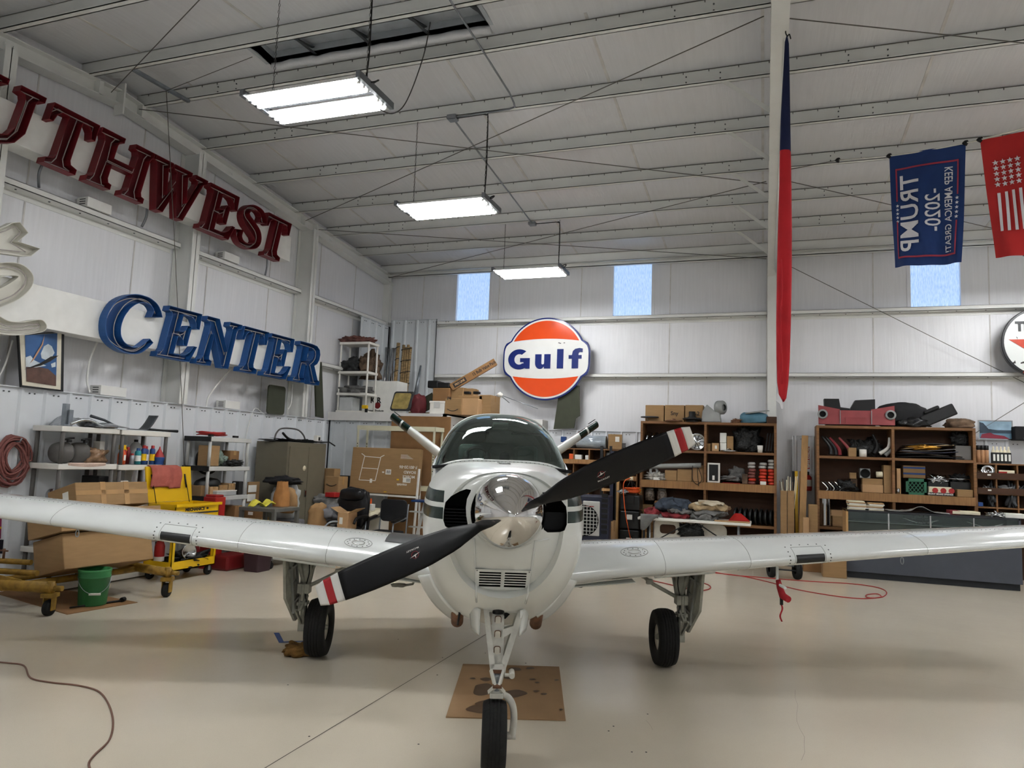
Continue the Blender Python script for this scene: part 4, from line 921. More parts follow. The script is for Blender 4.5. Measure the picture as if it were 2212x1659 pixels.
HOLE = {'R': [(.38,.55),(.52,.56),(.60,.62),(.64,.73),(.60,.84),(.5,.90),(.38,.90)]}
def seg_d(p, a, b):
    d = b-a; t = max(0, min(1, (p-a).dot(d)/max(d.dot(d), 1e-9))); return (p-a-d*t).length
def channel(ch, label, poly, hole, place, xb, depth, mats, word):
    """open-faced metal letter: back, return walls and the neon inside; place(x, y) -> (Y, Z)"""
    P = [place(*p) for p in poly]; Hh = [place(*p) for p in hole] if hole else None
    loops = [[Vector((xb, a, b)) for a, b in P]]+([[Vector((xb, a, b)) for a, b in Hh]] if Hh else [])
    flat = [p for l in loops for p in l]; tri = tessellate_polygon(loops)
    t = thing('channel_letter', label, 'letter', (xb, sum(p[0] for p in P)/len(P), min(p[1] for p in P)), 0, word)
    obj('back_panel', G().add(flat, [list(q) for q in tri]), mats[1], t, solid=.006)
    g = G()
    for l in loops:
        n = len(l); g.add([tuple(p) for p in l]+[(p.x+depth, p.y, p.z) for p in l], [(i, (i+1) % n, n+(i+1) % n, n+i) for i in range(n)], 0, False)
    obj('return_wall', g, mats[0], t, solid=.007)
    # neon: a line kept a hand's width inside the walls
    V2 = [Vector((a, b)) for a, b in P]; n = len(V2); area = sum(V2[i].x*V2[(i+1) % n].y-V2[(i+1) % n].x*V2[i].y for i in range(n)); sg = 1 if area > 0 else -1; keep = []
    for i in range(n):
        a, b, c = V2[i-1], V2[i], V2[(i+1) % n]; d1 = (b-a).normalized(); d2 = (c-b).normalized(); nn = (Vector((-d1.y, d1.x))+Vector((-d2.y, d2.x)))
        if nn.length < .1: continue
        for q in (b+nn.normalized()*sg*.05,):
            if min(seg_d(q, V2[k], V2[(k+1) % n]) for k in range(n)) > .026: keep.append(q)
    if len(keep) > 4: obj('neon_tube', G().tube([(xb+depth*.45, q.x, q.y) for q in keep], .0065, 6), 'neon', t)
    return t
XB = XL+.49
def word(y0s, z0, h, mats, lab, grp):
    for ch, y0, w in y0s:
        k = h if w is None else None
        channel(ch, lab[ch+str(y0)], GL[ch], HOLE.get(ch), (lambda x, y, y0=y0, w=w, ch=ch: (y0+.075+x*(h if w is None else w)+.22*y*h, z0+y*h)), XB, .12, mats, grp)
RED = [('U', 4.57, None), ('T', 5.465, None), ('H', 6.11, None), ('W', 6.92, None), ('E', 7.965, None), ('S', 8.68, None), ('T', 9.30, None)]
LR = {'U4.57': 'red metal channel letter U cut off by the left picture edge', 'T5.465': 'red metal channel letter T between U and H', 'H6.11': 'red metal channel letter H between T and W', 'W6.92': 'red metal channel letter W on the left wall', 'E7.965': 'red metal channel letter E between W and S', 'S8.68': 'red metal channel letter S before the last red T', 'T9.3': 'last red metal channel letter T nearest the far corner'}
word(RED, 4.86, .735, ('letter_red', 'letter_red_in'), LR, 'red letters of the upper wall sign')
BLU = [('C', 6.50, .84), ('E', 7.40, None), ('N', 8.12, None), ('T', 8.93, None), ('E', 9.60, None), ('R', 10.38, None)]
LB = {'C6.5': 'large blue metal channel letter C on the left wall', 'E7.4': 'blue metal channel letter E right after the large C', 'N8.12': 'blue metal channel letter N in the lower wall sign', 'T8.93': 'blue metal channel letter T after the N', 'E9.6': 'blue metal channel letter E next to the final R', 'R10.38': 'blue metal channel letter R ending the lower wall sign'}
word(BLU, 2.90, .72, ('letter_blue', 'letter_blue_in'), LB, 'blue letters of the lower wall sign')
mono('sign_raceway', G().bb(XL+.2, XB-.004, 3.2, 10.32, 4.98, 5.42), 'white_paint', 'long white box rail behind the red letters', 'sign mount', bev=.006)
mono('sign_raceway', G().bb(XL+.2, XB-.004, 3.2, 11.42, 3.0, 3.48), 'white_paint', 'long white box rail behind the blue letters', 'sign mount', bev=.006)
# white script letters at the picture edge
zc = lambda x, y: AX(x/4.256, 460+y/4.256, XB+.1)
def traced(pts): return [(p.y, p.z) for p in (zc(*q) for q in pts)]
def smooth(pts, n=4):
    P = [Vector((a, b, 0)) for a, b in pts]; P = P+[P[0]]; return [(p.x, p.y) for p in bez(P, n)[:-1]]
ident = lambda x, y: (x, y)
channel('t', 'white metal script letter end with forked arms at the left edge', traced([(-260, 240), (60, 120), (120, 90), (185, 85), (260, 182), (165, 262), (370, 328), (285, 395), (210, 395), (-260, 330)]), None, ident, XB, .1, ('letter_white', 'letter_white'), 'white script letters')
channel('e', 'white metal script letter loop at the left edge', smooth(traced([(-240, 560), (-120, 490), (0, 462), (110, 455), (210, 478), (285, 540), (310, 610), (280, 695), (190, 780), (90, 830), (-60, 880), (-220, 860)])), smooth(traced([(-130, 640), (0, 590), (110, 572), (175, 585), (110, 640), (0, 700), (-110, 740)])), ident, XB, .1, ('letter_white', 'letter_white'), 'white script letters')
channel('s', 'white metal script swash tail above the framed poster', smooth(traced([(-260, 800), (-120, 880), (0, 950), (90, 995), (210, 1003), (320, 985), (390, 985), (430, 1035), (405, 1085), (290, 1110), (150, 1122), (0, 1105), (-200, 1050)])), None, ident, XB, .1, ('letter_white', 'letter_white'), 'white script letters')
# transformer boxes and their cables
zg_u = AX(412, 533.4, XL+.2).z
for (px, py), y1, lab in (((183, 437), .36, 'vented white power box on the upper wall rail below red letter H'), ((480, 553), .34, 'vented white power box on the upper wall rail below red letter E'), ((212, 838), .40, 'vented white power box on the wall panel edge below blue letter C'), ((482, 872), .34, 'vented white power box on the wall panel edge below blue letter N')):
    z0 = zg_u if py < 700 else 2.32; p = AX(px, py+12, XL+.2); y = p.y
    t = thing('power_box', lab, 'electrical box', (XL+.16, y+.15, z0), 0, 'sign transformers')
    obj('housing', G().bb(XL+.05, XL+.24, y, y+y1, z0+.005, z0+.13), 'white_paint', t, bev=.004)
    for k in range(3): obj('vent_slot', G().bb(XL+.10, XL+.2, y-.002, y+.002, z0+.035+k*.03, z0+.045+k*.03), 'ink', t)
def cable(pts, r, m, lab, name='cable'): return mono(name, G().tube(bez(pts, 6), r, 6), m, lab, 'cable')
cable([AX(94, 350, XL+.15), AX(84, 375, XL+.12), AX(84, 405, XL+.05)], .018, 'conduit_grey', 'short grey conduit dropping below red letter T', 'conduit')
cable([AX(318, 440, XL+.15), AX(316, 468, XL+.12), AX(306, 490, XL+.05)], .018, 'conduit_grey', 'short grey conduit dropping below red letter W', 'conduit')
cable([AX(577, 552, XL+.15), AX(577, 575, XL+.12), AX(572, 598, XL+.06)], .016, 'conduit_grey', 'short grey conduit dropping below the last red T', 'conduit')
cable([AX(212, 735, XL+.2), AX(195, 775, XL+.18), AX(188, 820, XL+.2), AX(194, 848, XL+.22)], .013, 'white_paint', 'white cable curving down left of blue letter C')
cable([AX(500, 795, XL+.22), AX(470, 830, XL+.22), AX(450, 858, XL+.2), AX(446, 880, XL+.22)], .014, 'white_paint', 'pale cable falling below blue letter T')
cable([AX(28, 735, XL+.14), AX(10, 790, XL+.12), AX(-12, 830, XL+.14)], .012, 'white_paint', 'pale cable left of the framed poster')
cable([AX(632, 830, XL+.26), AX(629, 870, XL+.26), AX(622, 885, XL+.27)], .008, 'white_paint', 'thin wire beside the dark green square panel')
cable([AX(570, 895, XL+.27), AX(552, 882, XL+.27), AX(541, 905, XL+.27), AX(530, 950, XL+.28), AX(524, 1000, XL+.28)], .006, 'white_paint', 'thin white wire hanging on the ribbed wall behind the grey shelf')
# framed poster: invented flight scene in the photo's colours
def quadx(x, pts): return G().add([(AX(a, b, x)) for a, b in pts], [tuple(range(len(pts)))])
pm('sky_print', '#2f5688', .35, var=.3, scale=3); pm('cloud_print', '#c3cbd0', .4, var=.2, scale=9); pm('land_print', '#5d4238', .5, var=.4, scale=9); pm('mat_board', '#d9d2bf', .6); pm('skin_print', '#b98a69', .5); pm('frame_black', '#17181a', .4)
fp = thing('framed_poster', 'framed poster of a dark propeller plane diving past clouds, on the wall panel edge', 'picture', AX(90, 838, XL+.32))
obj('frame', quadx(XL+.30, [(37, 722), (137, 716), (135, 846), (44, 836)]), 'frame_black', fp, solid=.03); obj('mat_board', quadx(XL+.320, [(42, 724), (133, 719), (131, 842), (48, 832)]), 'mat_board', fp)
obj('printed_sky', quadx(XL+.324, [(54, 724), (124, 720), (121, 834), (57, 824)]), 'sky_print', fp)
obj('printed_land', quadx(XL+.327, [(57, 793), (80, 792), (104, 797), (121, 812), (121, 834), (57, 824)]), 'land_print', fp)
for k, pts in enumerate(([(88, 764), (95, 748), (104, 743), (112, 748), (118, 762), (112, 772), (100, 778), (90, 774)], [(55, 772), (66, 768), (74, 778), (86, 784), (100, 790), (78, 794), (56, 792)], [(110, 786), (120, 782), (120, 792), (112, 794)])):
    obj('printed_cloud', quadx(XL+.327+.001*k, pts), 'cloud_print', fp)
obj('printed_plane', quadx(XL+.331, [(52, 798), (88, 784), (110, 770), (127, 768), (108, 781), (88, 790)]), 'ink', fp)
obj('printed_figure', quadx(XL+.333, [(97, 722), (93, 744), (82, 764), (74, 776), (64, 786), (72, 774), (80, 760), (90, 744)]), 'skin_print', fp)
# olive panels leaning above the liner
g = G().prism(rounded(0, .46, 0, .5, .06), 0, .03, frame(AX(574, 893, XL+.3)+Vector((0, 0, -.0)), (0, 1, 0), (0, 0, 1)))
mono('metal_sheet', g, 'olive_drab', 'dark green rounded square panel standing on the wall panel edge', 'panel')
mono('plank', quadx(XL+.3, [(679, 790), (694, 782), (698, 903), (682, 900)]), 'olive_drab', 'narrow olive plank leaning in the gap right of letter R', 'plank', solid=.03)
# hose coil
random.seed(8); cy, cz = AX(26, 990, XL+.3).y, AX(26, 990, XL+.3).z
pts = []
for k in range(15*20):
    a = 2*PI*k/20; lap = k//20; rr = .175+.045*math.sin(lap*2.1)+.012*math.sin(a*3+lap); pts.append((XL+.29+.06*random.Random(lap).random()+.02*math.sin(a+lap), cy+rr*.86*math.cos(a)+.03*math.sin(lap*1.7), cz+(rr*1.28)*math.sin(a)+.03*math.cos(lap*2.3)-.02*lap/15))
hz = thing('hose_coil', 'coiled red-brown rubber hose hanging on the ribbed left wall', 'hose', (XL+.3, cy, cz-.35))
obj('hose', G().tube(pts, .0125, 6), 'hose_red', hz); obj('hook', G().tube([(XL+.25, cy, cz+.2), (XL+.4, cy, cz+.19), (XL+.42, cy, cz+.23)], .01, 6), 'galv', hz)
# ================================================================== plastic shelving along the left wall
def shelf_unit(name, label, x0, x1, y0, y1, zs, mdeck, mpost, r=.024, dark=None):
    t = thing(name, label, 'shelf', ((x0+x1)/2, (y0+y1)/2, 0), 0, 'plastic shelving units')
    for z in zs: obj('deck', G().bb(x0, x1, y0, y1, z-.065, z), [mdeck], t, bev=.008)
    if dark:
        for z in zs: obj('deck_end', G().bb(x0-.003, x1+.003, y0-.004, y0+.02, z-.068, z+.003), dark, t)
    ps = [(x0+.035, y0+.045), (x1-.035, y0+.045), (x0+.035, y1-.045), (x1-.035, y1-.045)]; zz = [0]+list(zs)
    for x, y in ps:
        for a, b in zip(zz[:-1], zz[1:]):
            if b-.065 > a+.01: obj('post', G().cyl((x, y, a), (x, y, b-.06), r, n=10), mpost, t)
    return t
SA, SB, SC = (-8.03, -7.58), (-8.03, -7.6), (-8.03, -7.6)
shelf_unit('plastic_shelf', 'white plastic shelf with dark grey posts, left of the spray cans', -8.05, -7.58, 6.08, 6.87, (.08, .5, .97, 1.45, 1.885), 'white_plastic', 'post_grey')
shelf_unit('plastic_shelf', 'white plastic shelf with dark grey posts holding the spray cans', -8.05, -7.58, 6.9, 7.69, (.08, .5, .97, 1.44, 1.88), 'white_plastic', 'post_grey')
shelf_unit('plastic_shelf', 'light grey plastic shelf with black end caps by the tool cabinet', -8.05, -7.58, 8.43, 9.33, (.08, .55, .985, 1.42, 1.85), 'grey_plastic', 'grey_plastic', dark='black')
# top of the first two shelves: crumpled cowling sheets
def sheet(pts, m, name, label, cat, th=.004, bow=.0):
    P = [Vector(p) for p in pts]
    g = G().grid(lambda a, b: (P[0]*(1-a)+P[1]*a)*(1-b)+(P[3]*(1-a)+P[2]*a)*b+Vector((0, 0, bow*math.sin(a*PI)*math.sin(b*PI)+.012*noise.noise(Vector((a*4, b*4, bow*9))))), 12, 8)
    return mono(name, g, m, label, cat, solid=th)
fo = thing('metal_sheet', 'shiny bent aluminium cowling piece lying on the top white shelf', 'metal part', (-7.8, 6.5, 1.89))
obj('sheet', G().grid(lambda a, b: (-7.98+.36*b, 6.22+.62*a, 1.895+.13*math.sin(min(1, a*1.6)*PI)*(1-.5*b)+.02*noise.noise(Vector((a*6, b*6, 2)))), 18, 10), 'foil', fo, solid=.004)
obj('rolled_edge', G().tube([(-7.6, 6.2+.64*k/12, 1.91+.13*math.sin(min(1, k/12*1.6)*PI)*.5) for k in range(13)], .018, 8), 'foil', fo)
mono('metal_channel', G().box((-7.75, 6.24, 2.02), (.06, .05, .26)).box((-7.70, 6.27, 1.98), (.02, .05, .2)), 'galv', 'short upright metal channel on the top left shelf', 'metal part')
sheet([(-7.9, 6.6, 1.91), (-7.55, 6.5, 1.9), (-7.55, 6.98, 1.905), (-7.9, 7.0, 1.93)], 'foil', 'metal_sheet', 'flat silver sheet spanning the two white shelf tops', 'metal part', bow=.04)
mono('metal_strip', G().tube([(-7.8, 6.62, 2.03), (-7.78, 6.8, 1.99), (-7.76, 6.95, 1.93)], [.02, .016, .012], 6), 'dark_steel', 'dark bent metal strip on the top white shelf', 'metal part')
mono('bent_plate', G().grid(lambda a, b: (-7.72+.14*b, 7.1+.33*a+.02*b, 1.885+.01+.22*max(0, a-.5)**1.5*2.5), 14, 4), 'dark_steel', 'dark curved plate standing up on the spray can shelf', 'metal part', solid=.008)
mono('wrench', G().tube([(-7.65, 7.35, 1.905), (-7.62, 7.6, 1.9), (-7.6, 7.82, 1.9)], [.016, .013, .02], 8).box((-7.66, 7.36, 1.905), (.05, .05, .02)), 'ac_dark', 'dark blue torque wrench on the spray can shelf top', 'tool')
# second deck of the first shelf: mufflers, bag, towel
for y, l in ((6.22, 'dark grey rubber duct cover at the left end of the shelf'), (6.44, 'dark grey rubber duct cover in the middle of the shelf')):
    mono('duct_cover', G().lathe([(0, 0), (.06, .005), (.11, .03), (.125, .08), (.125, .17), (.11, .2), (0, .2)], (-7.8, y-.06, 1.45+.125), (0, 1, 0), n=24), 'post_grey', l, 'part', 'duct covers')
    mono('clip', G().tube([(-7.66, y-.03, 1.73), (-7.66, y+.03, 1.745), (-7.66, y+.09, 1.75)], .012, 6).box((-7.66, y+.03, 1.715), (.03, .05, .03)), 'black', l.replace('dark grey rubber duct cover', 'small black cap hooked over the duct cover'), 'clip', 'small black caps')
heap('plastic_bag', 'brown parts wrapped in a crumpled clear bag on the white shelf', 'bag', (-7.78, 6.68, 1.455), (.13, .17, .10), pm('bagged', '#8d6f55', .2, var=.35, scale=14, bump=.5, bscale=25), 3)
mono('towel', G().grid(lambda a, b: (-7.6+.035*min(1, b*3)-.02*b, 6.2+.5*a, 1.462-(.07 if b > .3 else 0)*(b-.3)*1.1*(.6+.4*math.sin(a*3))), 16, 8), pm('pale_pink', '#cfb5a6', .9, bump=.3), 'pale pink cloth hanging over the shelf edge', 'cloth', solid=.006)
carton('tall narrow white box at the right end of the first shelf', (-7.85, 6.82, 1.455), (.12, .07, .27), 0, 'label_white', tape=False)
# third deck: shiny ducts
for z, y0, l in ((1.08, 6.1, 'upper shiny tin duct lying on the white shelf'), (.62, 6.1, 'lower shiny tin duct on the white shelf')):
    mono('tin_duct', G().lathe([(0, 0), (.085, 0), (.085, .5), (.07, .5), (.07, .05)], (-7.68, y0, z), (0, 1, 0), n=24), 'chrome_part', l, 'duct', 'tin ducts')
mono('grey_pot', G().lathe([(0, 0), (.09, 0), (.1, .14), (.085, .15), (.08, .02)], (-7.8, 6.62, .975), (0, 0, 1), n=20), 'galv', 'grey metal pot on the white shelf behind the boxes', 'pot')
mono('black_case', G().bb(-7.95, -7.66, 6.7, 6.84, .975, 1.3), 'black', 'black case standing at the shelf end', 'case', bev=.01)
carton('small printed white carton on the shelf below the spray cans', (-7.8, 7.1, .975), (.2, .16, .26), 0, 'label_white', tape=False)
mono('red_pot', G().lathe([(0, 0), (.11, 0), (.12, .2), (.1, .2), (.09, .03)], (-7.78, 7.5, .975), n=20), 'red', 'dark red pot on the shelf behind the tool cart', 'pot')
# spray cans and bottles
def cansat(y, x, r, h, m, cap, lab, **k): return can(lab, (x, y, 1.445), r, h, m, cap, group='cans on the left shelf', **k)
t = thing('spray_bottle', 'orange spray bottle with yellow trigger at the left of the cans', 'bottle', (-7.66, 7.0, 1.445), 0, 'cans on the left shelf')
obj('bottle_body', G().lathe([(0, 0), (.045, 0), (.048, .12), (.03, .17), (.018, .19)], (-7.66, 7.0, 1.445), n=16), 'orange', t); obj('trigger_head', G().box((-7.66, 7.0, 1.66), (.05, .07, .06)).tube([(-7.66, 7.03, 1.67), (-7.66, 7.07, 1.62)], .008, 6), 'yellow', t, bev=.01); obj('printed_label', G().lathe([(.0475, .05), (.0485, .12)], (-7.66, 7.0, 1.445), n=16, a0=-1., a1=1.), 'label_white', t)
cansat(7.08, -7.72, .032, .22, 'bright_red', 'bright_red', 'tall red spray can beside the orange spray bottle')
cansat(7.15, -7.65, .03, .14, 'galv', 'bright_red', 'short silver can with red cap'); cansat(7.16, -7.74, .032, .22, 'red', 'bright_red', 'dark red spray can behind the short silver can')
cansat(7.25, -7.66, .038, .21, 'teal', 'blue', 'teal spray can with dark blue cap', band='label_white'); cansat(7.34, -7.66, .034, .25, 'blue', 'bright_red', 'blue spray can with yellow shield and red cap, left one', band='yellow')
cansat(7.41, -7.70, .034, .24, 'blue', 'bright_red', 'blue spray can half hidden between the two shield cans', band='label_white'); cansat(7.50, -7.68, .034, .25, 'blue', 'bright_red', 'blue spray can with yellow shield next to the red funnel', band='yellow')
t = thing('jug', 'clear plastic jug with black cap behind the blue spray cans', 'jug', (-7.85, 7.38, 1.445)); obj('jug_body', G().lathe([(0, 0), (.08, 0), (.085, .2), (.05, .27), (.02, .29)], (-7.85, 7.38, 1.445), n=16), 'clear_plastic', t); obj('cap', G().cyl((-7.85, 7.38, 1.735), (-7.85, 7.38, 1.765), .025), 'black', t)
mono('funnel', G().lathe([(.065, 0), (.06, .015), (.012, .11), (.006, .14)], (-7.64, 7.58, 1.445+.1), n=16), 'bright_red', 'red plastic funnel upside down on the blue funnel', 'funnel'); mono('funnel', G().lathe([(.06, 0), (.055, .03), (.07, .085), (.066, .1), (.02, .1)], (-7.64, 7.58, 1.445), n=16), 'blue', 'blue plastic funnel under the red one', 'funnel')
# grey shelf contents
random.seed(3)
t = thing('cord_coil', 'tangled red extension cord on top of the light grey shelf', 'cord', (-7.8, 8.7, 1.855))
pts = [(-7.8+(.12+.05*math.sin(k*.37))*math.cos(k*.55), 8.7+(.22+.06*math.sin(k*.23))*math.sin(k*.55), 1.87+.012*abs(math.sin(k*.8))+.0004*k) for k in range(120)]
obj('cord', G().tube(pts, .007, 5), 'bright_red', t); obj('plug', G().box((-7.6, 8.98, 1.87), (.04, .09, .03)).box((-7.6, 8.46, 1.87), (.05, .06, .03)), 'black', t)
carton('brown carton on the upper deck of the light grey shelf', (-7.72, 8.58, 1.425), (.2, .22, .3), 0, 'card', tape=False); carton('small brown carton right on the upper deck of the light grey shelf', (-7.8, 9.1, 1.425), (.22, .2, .23), 0, 'card_dark'); 
mono('steering_ring', G().tube([(-7.95+.0*a, 8.83+.24*math.cos(a), 1.5+.2*math.sin(a)) for a in [2*PI*k/32 for k in range(32)]], .02, 8, closed=True).bar((-7.95, 8.6, 1.52), (-7.95, 9.06, 1.52), .03, .03), 'black', 'black steering wheel rim on the light grey shelf', 'wheel')
heap('green_parts', 'pale green rounded metal parts on the light grey shelf', 'metal part', (-7.72, 8.78, 1.425), (.1, .11, .11), pm('pale_green', '#75857a', .5, var=.5, scale=14), 5, amp=.35); heap('black_parts', 'tangle of black cables and brackets on the light grey shelf', 'cables', (-7.68, 9.0, 1.425), (.1, .17, .05), pm('black_mess', '#1a1b1b', .5, var=.6, scale=30, bump=.8, bscale=30), 7, amp=.5, fr=4)
mono('black_dome', G().blob((-7.8, 8.7, 1.13), (.12, .26, .12), 1, .08, flat=1.1), 'black', 'shiny black curved cover on the middle grey deck', 'cover')
for i, (y, w, h, m, l) in enumerate(((8.5, .16, .15, 'card', 'low brown carton at the left of the middle grey deck'), (8.68, .17, .13, 'card_light', 'plain tan carton on the middle grey deck'), (8.88, .17, .15, 'card', 'taped brown carton in the middle grey deck'), (9.06, .15, .17, 'card', 'brown carton beside the black and red box'))): carton(l, (-7.78, y, .99), (.24, w, h), 0, m)
t = thing('parts_organizer', 'clear flat parts organizer on the grey shelf front edge', 'container', (-7.64, 8.85, .99)); obj('tray', G().bb(-7.74, -7.59, 8.66, 9.08, .99, 1.05), 'clear_plastic', t, bev=.006); obj('lid', G().bb(-7.745, -7.585, 8.655, 9.085, 1.05, 1.065), 'white_plastic', t)
carton('slim black and red product box on the grey shelf', (-7.68, 9.2, .99), (.14, .09, .2), 0, 'ink', tape=False, stick=(-.3, .5)); t = mono('flip_chart', G().bb(-7.63, -7.6, 9.36, 9.62, .85, 1.18), 'card', 'tan cardboard flap standing at the right of the grey shelf', 'cardboard'); 
mono('paper_sheet', G().bb(-7.59, -7.585, 9.34, 9.53, 1.02, 1.13), 'label_white', 'upper white paper stuck to the cardboard flap', 'paper'); mono('paper_sheet', G().bb(-7.59, -7.585, 9.33, 9.52, .88, .99), 'label_white', 'lower white paper stuck to the cardboard flap', 'paper')
mono('lamp_stand', G().cyl((-7.8, 8.95, .56), (-7.8, 8.95, .92), .02).lathe([(0, 0), (.1, 0), (.09, .02), (.02, .03)], (-7.8, 8.95, .56), n=20), 'galv', 'grey metal pedestal on the lower grey shelf', 'stand'); carton('flat open brown carton on the lower grey shelf', (-7.72, 8.7, .56), (.3, .42, .06), 0, 'card_light', tape=False); carton('brown carton on the lower right of the grey shelf', (-7.75, 9.2, .56), (.28, .2, .26), 0, 'card_dark')
for i, (y, z, s, m, l) in enumerate(((9.55, 0, (.4, .34, .3), 'card', 'bottom brown carton stacked right of the grey shelf'), (9.55, .3, (.4, .36, .2), 'label_white', 'white carton stacked above the bottom brown carton'), (9.52, .5, (.36, .32, .13), 'card', 'top flat carton of the stack right of the grey shelf'), (9.5, .63, (.3, .25, .12), 'card_dark', 'small dark carton on top of the stack'))): carton(l, (-7.6, y, z), s, 0, m, mark=None, stick=(.05, .35))
mono('red_box', G().bb(-7.5, -7.28, 8.3, 8.5, 0, 1.0).bb(-7.49, -7.3, 8.32, 8.48, 1.0, 1.03), 'bright_red', 'upright red metal case behind the yellow tool cart', 'case', bev=.01)
# ================================================================== steel cabinet and what lies on it
cb = thing('steel_cabinet', 'olive grey two-door steel cabinet against the ribbed wall', 'cabinet', (-7.8, 10.7, 0)); cx0, cx1, cy0, cy1, czt = -8.03, -7.28, 10.12, 10.62, 1.83
R35 = Matrix.Translation((-7.66, 10.55, 0)) @ Matrix.Rotation(math.radians(0), 4, 'Z')
obj('body', G().bb(-7.98, -7.36, 9.95, 11.05, .06, czt), 'olive_metal', cb, bev=.006); obj('plinth', G().bb(-7.96, -7.4, 9.98, 11.02, 0, .06), 'ac_dark', cb)
for y0, y1 in ((10.0, 10.515), (10.525, 11.02)):
    d = obj('door', G().bb(-7.36, -7.345, y0, y1, .1, 1.76), 'olive_metal', cb, bev=.003)
    if y0 < 10.3: obj('handle', G().box((-7.335, 10.47, .98), (.02, .03, .12)), 'chrome_part', d); obj('round_sticker', G().lathe([(0, .001), (.045, .001), (.045, 0)], (-7.345, 10.42, 1.4), (1, 0, 0), n=16), 'cream', d)
mono('bumper_trim', G().tube(bez([(-7.75, 10.1, 1.85), (-7.75, 10.15, 1.98), (-7.75, 10.3, 2.06), (-7.75, 10.7, 2.06), (-7.75, 10.9, 1.97), (-7.75, 10.98, 1.85)], 6), .014, 8), 'post_grey', 'dark grey arched tube standing on the steel cabinet', 'tube')
heap('black_strips', 'tangle of black trim strips on the steel cabinet', 'trim', (-7.66, 10.5, 1.83), (.2, .5, .03), 'black_mess', 9, amp=.6, fr=3); mono('trim_strip', G().tube(bez([(-7.4, 9.85, 1.97), (-7.45, 10.1, 1.88), (-7.5, 10.5, 1.86)], 6), .02, 6), 'black', 'black curved strip sticking out over the cabinet left edge', 'trim'); mono('trim_strip', G().tube([(-7.4, 10.7, 1.85), (-7.3, 11.05, 1.86), (-7.28, 11.2, 1.8)], .012, 6), 'black', 'thin dark strip overhanging the cabinet right edge', 'trim')
t = thing('small_white_device', 'small white device with dark screen on the steel cabinet', 'device', (-7.4, 10.83, 1.83)); obj('case', G().bb(-7.45, -7.37, 10.78, 10.88, 1.835, 1.97), 'white_plastic', t, bev=.006); obj('screen', G().bb(-7.37, -7.367, 10.81, 10.86, 1.88, 1.94), 'black', t)
# ================================================================== yellow tool cart
tc_ = thing('tool_cart', 'yellow rolling tool cart with open lid', 'tool cart', (-7.22, 7.66, 0)); X0, X1, Y0, Y1 = -7.45, -7.0, 7.28, 8.05
obj('lower_tray', G().bb(X0, X1, Y0, Y1, .13, .145).bb(X0, X0+.01, Y0, Y1, .13, .245).bb(X1-.01, X1, Y0, Y1, .13, .245).bb(X0, X1, Y0, Y0+.01, .13, .245).bb(X0, X1, Y1-.01, Y1, .13, .245), 'tool_yellow', tc_)
for x in (X0, X1-.045):
    for y in (Y0, Y1-.045): obj('corner_post', G().bb(x, x+.045, y, y+.006, .24, .7).bb(x if x < -7.2 else x+.039, (x if x < -7.2 else x+.039)+.006, y, y+.045, .24, .7), 'tool_yellow', tc_)
ub = obj('upper_box', G().bb(X0, X1, Y0, Y1, .66, .67).bb(X0, X0+.01, Y0, Y1, .66, .96).bb(X1-.01, X1, Y0, Y1, .66, .96).bb(X0, X1, Y0, Y0+.01, .66, .96).bb(X0, X1, Y1-.01, Y1, .66, .96).bb(X1-.004, X1+.025, Y0-.01, Y1+.03, .93, .965), 'tool_yellow', tc_)
for z in (.68, .77): d = obj('drawer', G().bb(X1, X1+.012, Y0+.03, Y1-.03, z, z+.075), 'tool_yellow', tc_, bev=.003); obj('drawer_pull', G().bb(X1+.008, X1+.022, Y0+.04, Y1-.04, z+.065, z+.085), 'chrome_part', d)
obj('lid', G().add([(X0-.03, Y0, .96), (X0-.03, Y1, .96), (X0-.1, Y1, 1.42), (X0-.1, Y0, 1.42)], [(0, 1, 2, 3)]), 'tool_yellow', tc_, solid=.02)
for y in (Y0+.08, Y1-.12): obj('gas_strut', G().cyl((X0+.05, y, .95), (X0-.02, y, 1.18), .005, n=8).cyl((X0-.02, y, 1.14), (X0-.07, y, 1.32), .011, n=8), 'black', tc_)
g = txt('MECHANICS', .055, .003, sx=1.1); obj('raised_lettering', G().join(g, frame((X1+.003, Y0+.33, .89), (0, 1, 0), (0, 0, 1))), 'ink', tc_)
obj('lock', G().cyl((X1, Y0+.55, .895), (X1+.012, Y0+.55, .895), .014, n=10), 'ink', tc_)
for x in (X0+.05, X1-.05):
    for y in (Y0+.07, Y1-.07):
        c = obj('caster', G().lathe([(.02, -.02), (.06, -.018), (.063, 0), (.06, .018), (.02, .02)], (x, y, .063), (1, 0, 0), n=20), 'rubber', tc_); obj('caster_fork', G().bb(x-.028, x-.022, y-.02, y+.02, .06, .13).bb(x+.022, x+.028, y-.02, y+.02, .06, .13), 'galv', c)
mono('red_towel', G().grid(lambda a, b: (X0-.085-(.045 if b < .08 else 0)+.055*min(1, b*2)*(1 if b > .08 else .0)+.01*math.sin(a*14), Y0+.05+.50*a+.012*math.sin(b*5), 1.44-.30*max(0, b-.06)*(1 if a < .6 else 1.08)+.0), 24, 14), pm('terry', '#a85a4f', .95, var=.12, scale=9, bump=.35, bscale=60), 'dusty red towel hung over the open lid of the yellow cart', 'towel', solid=.008)
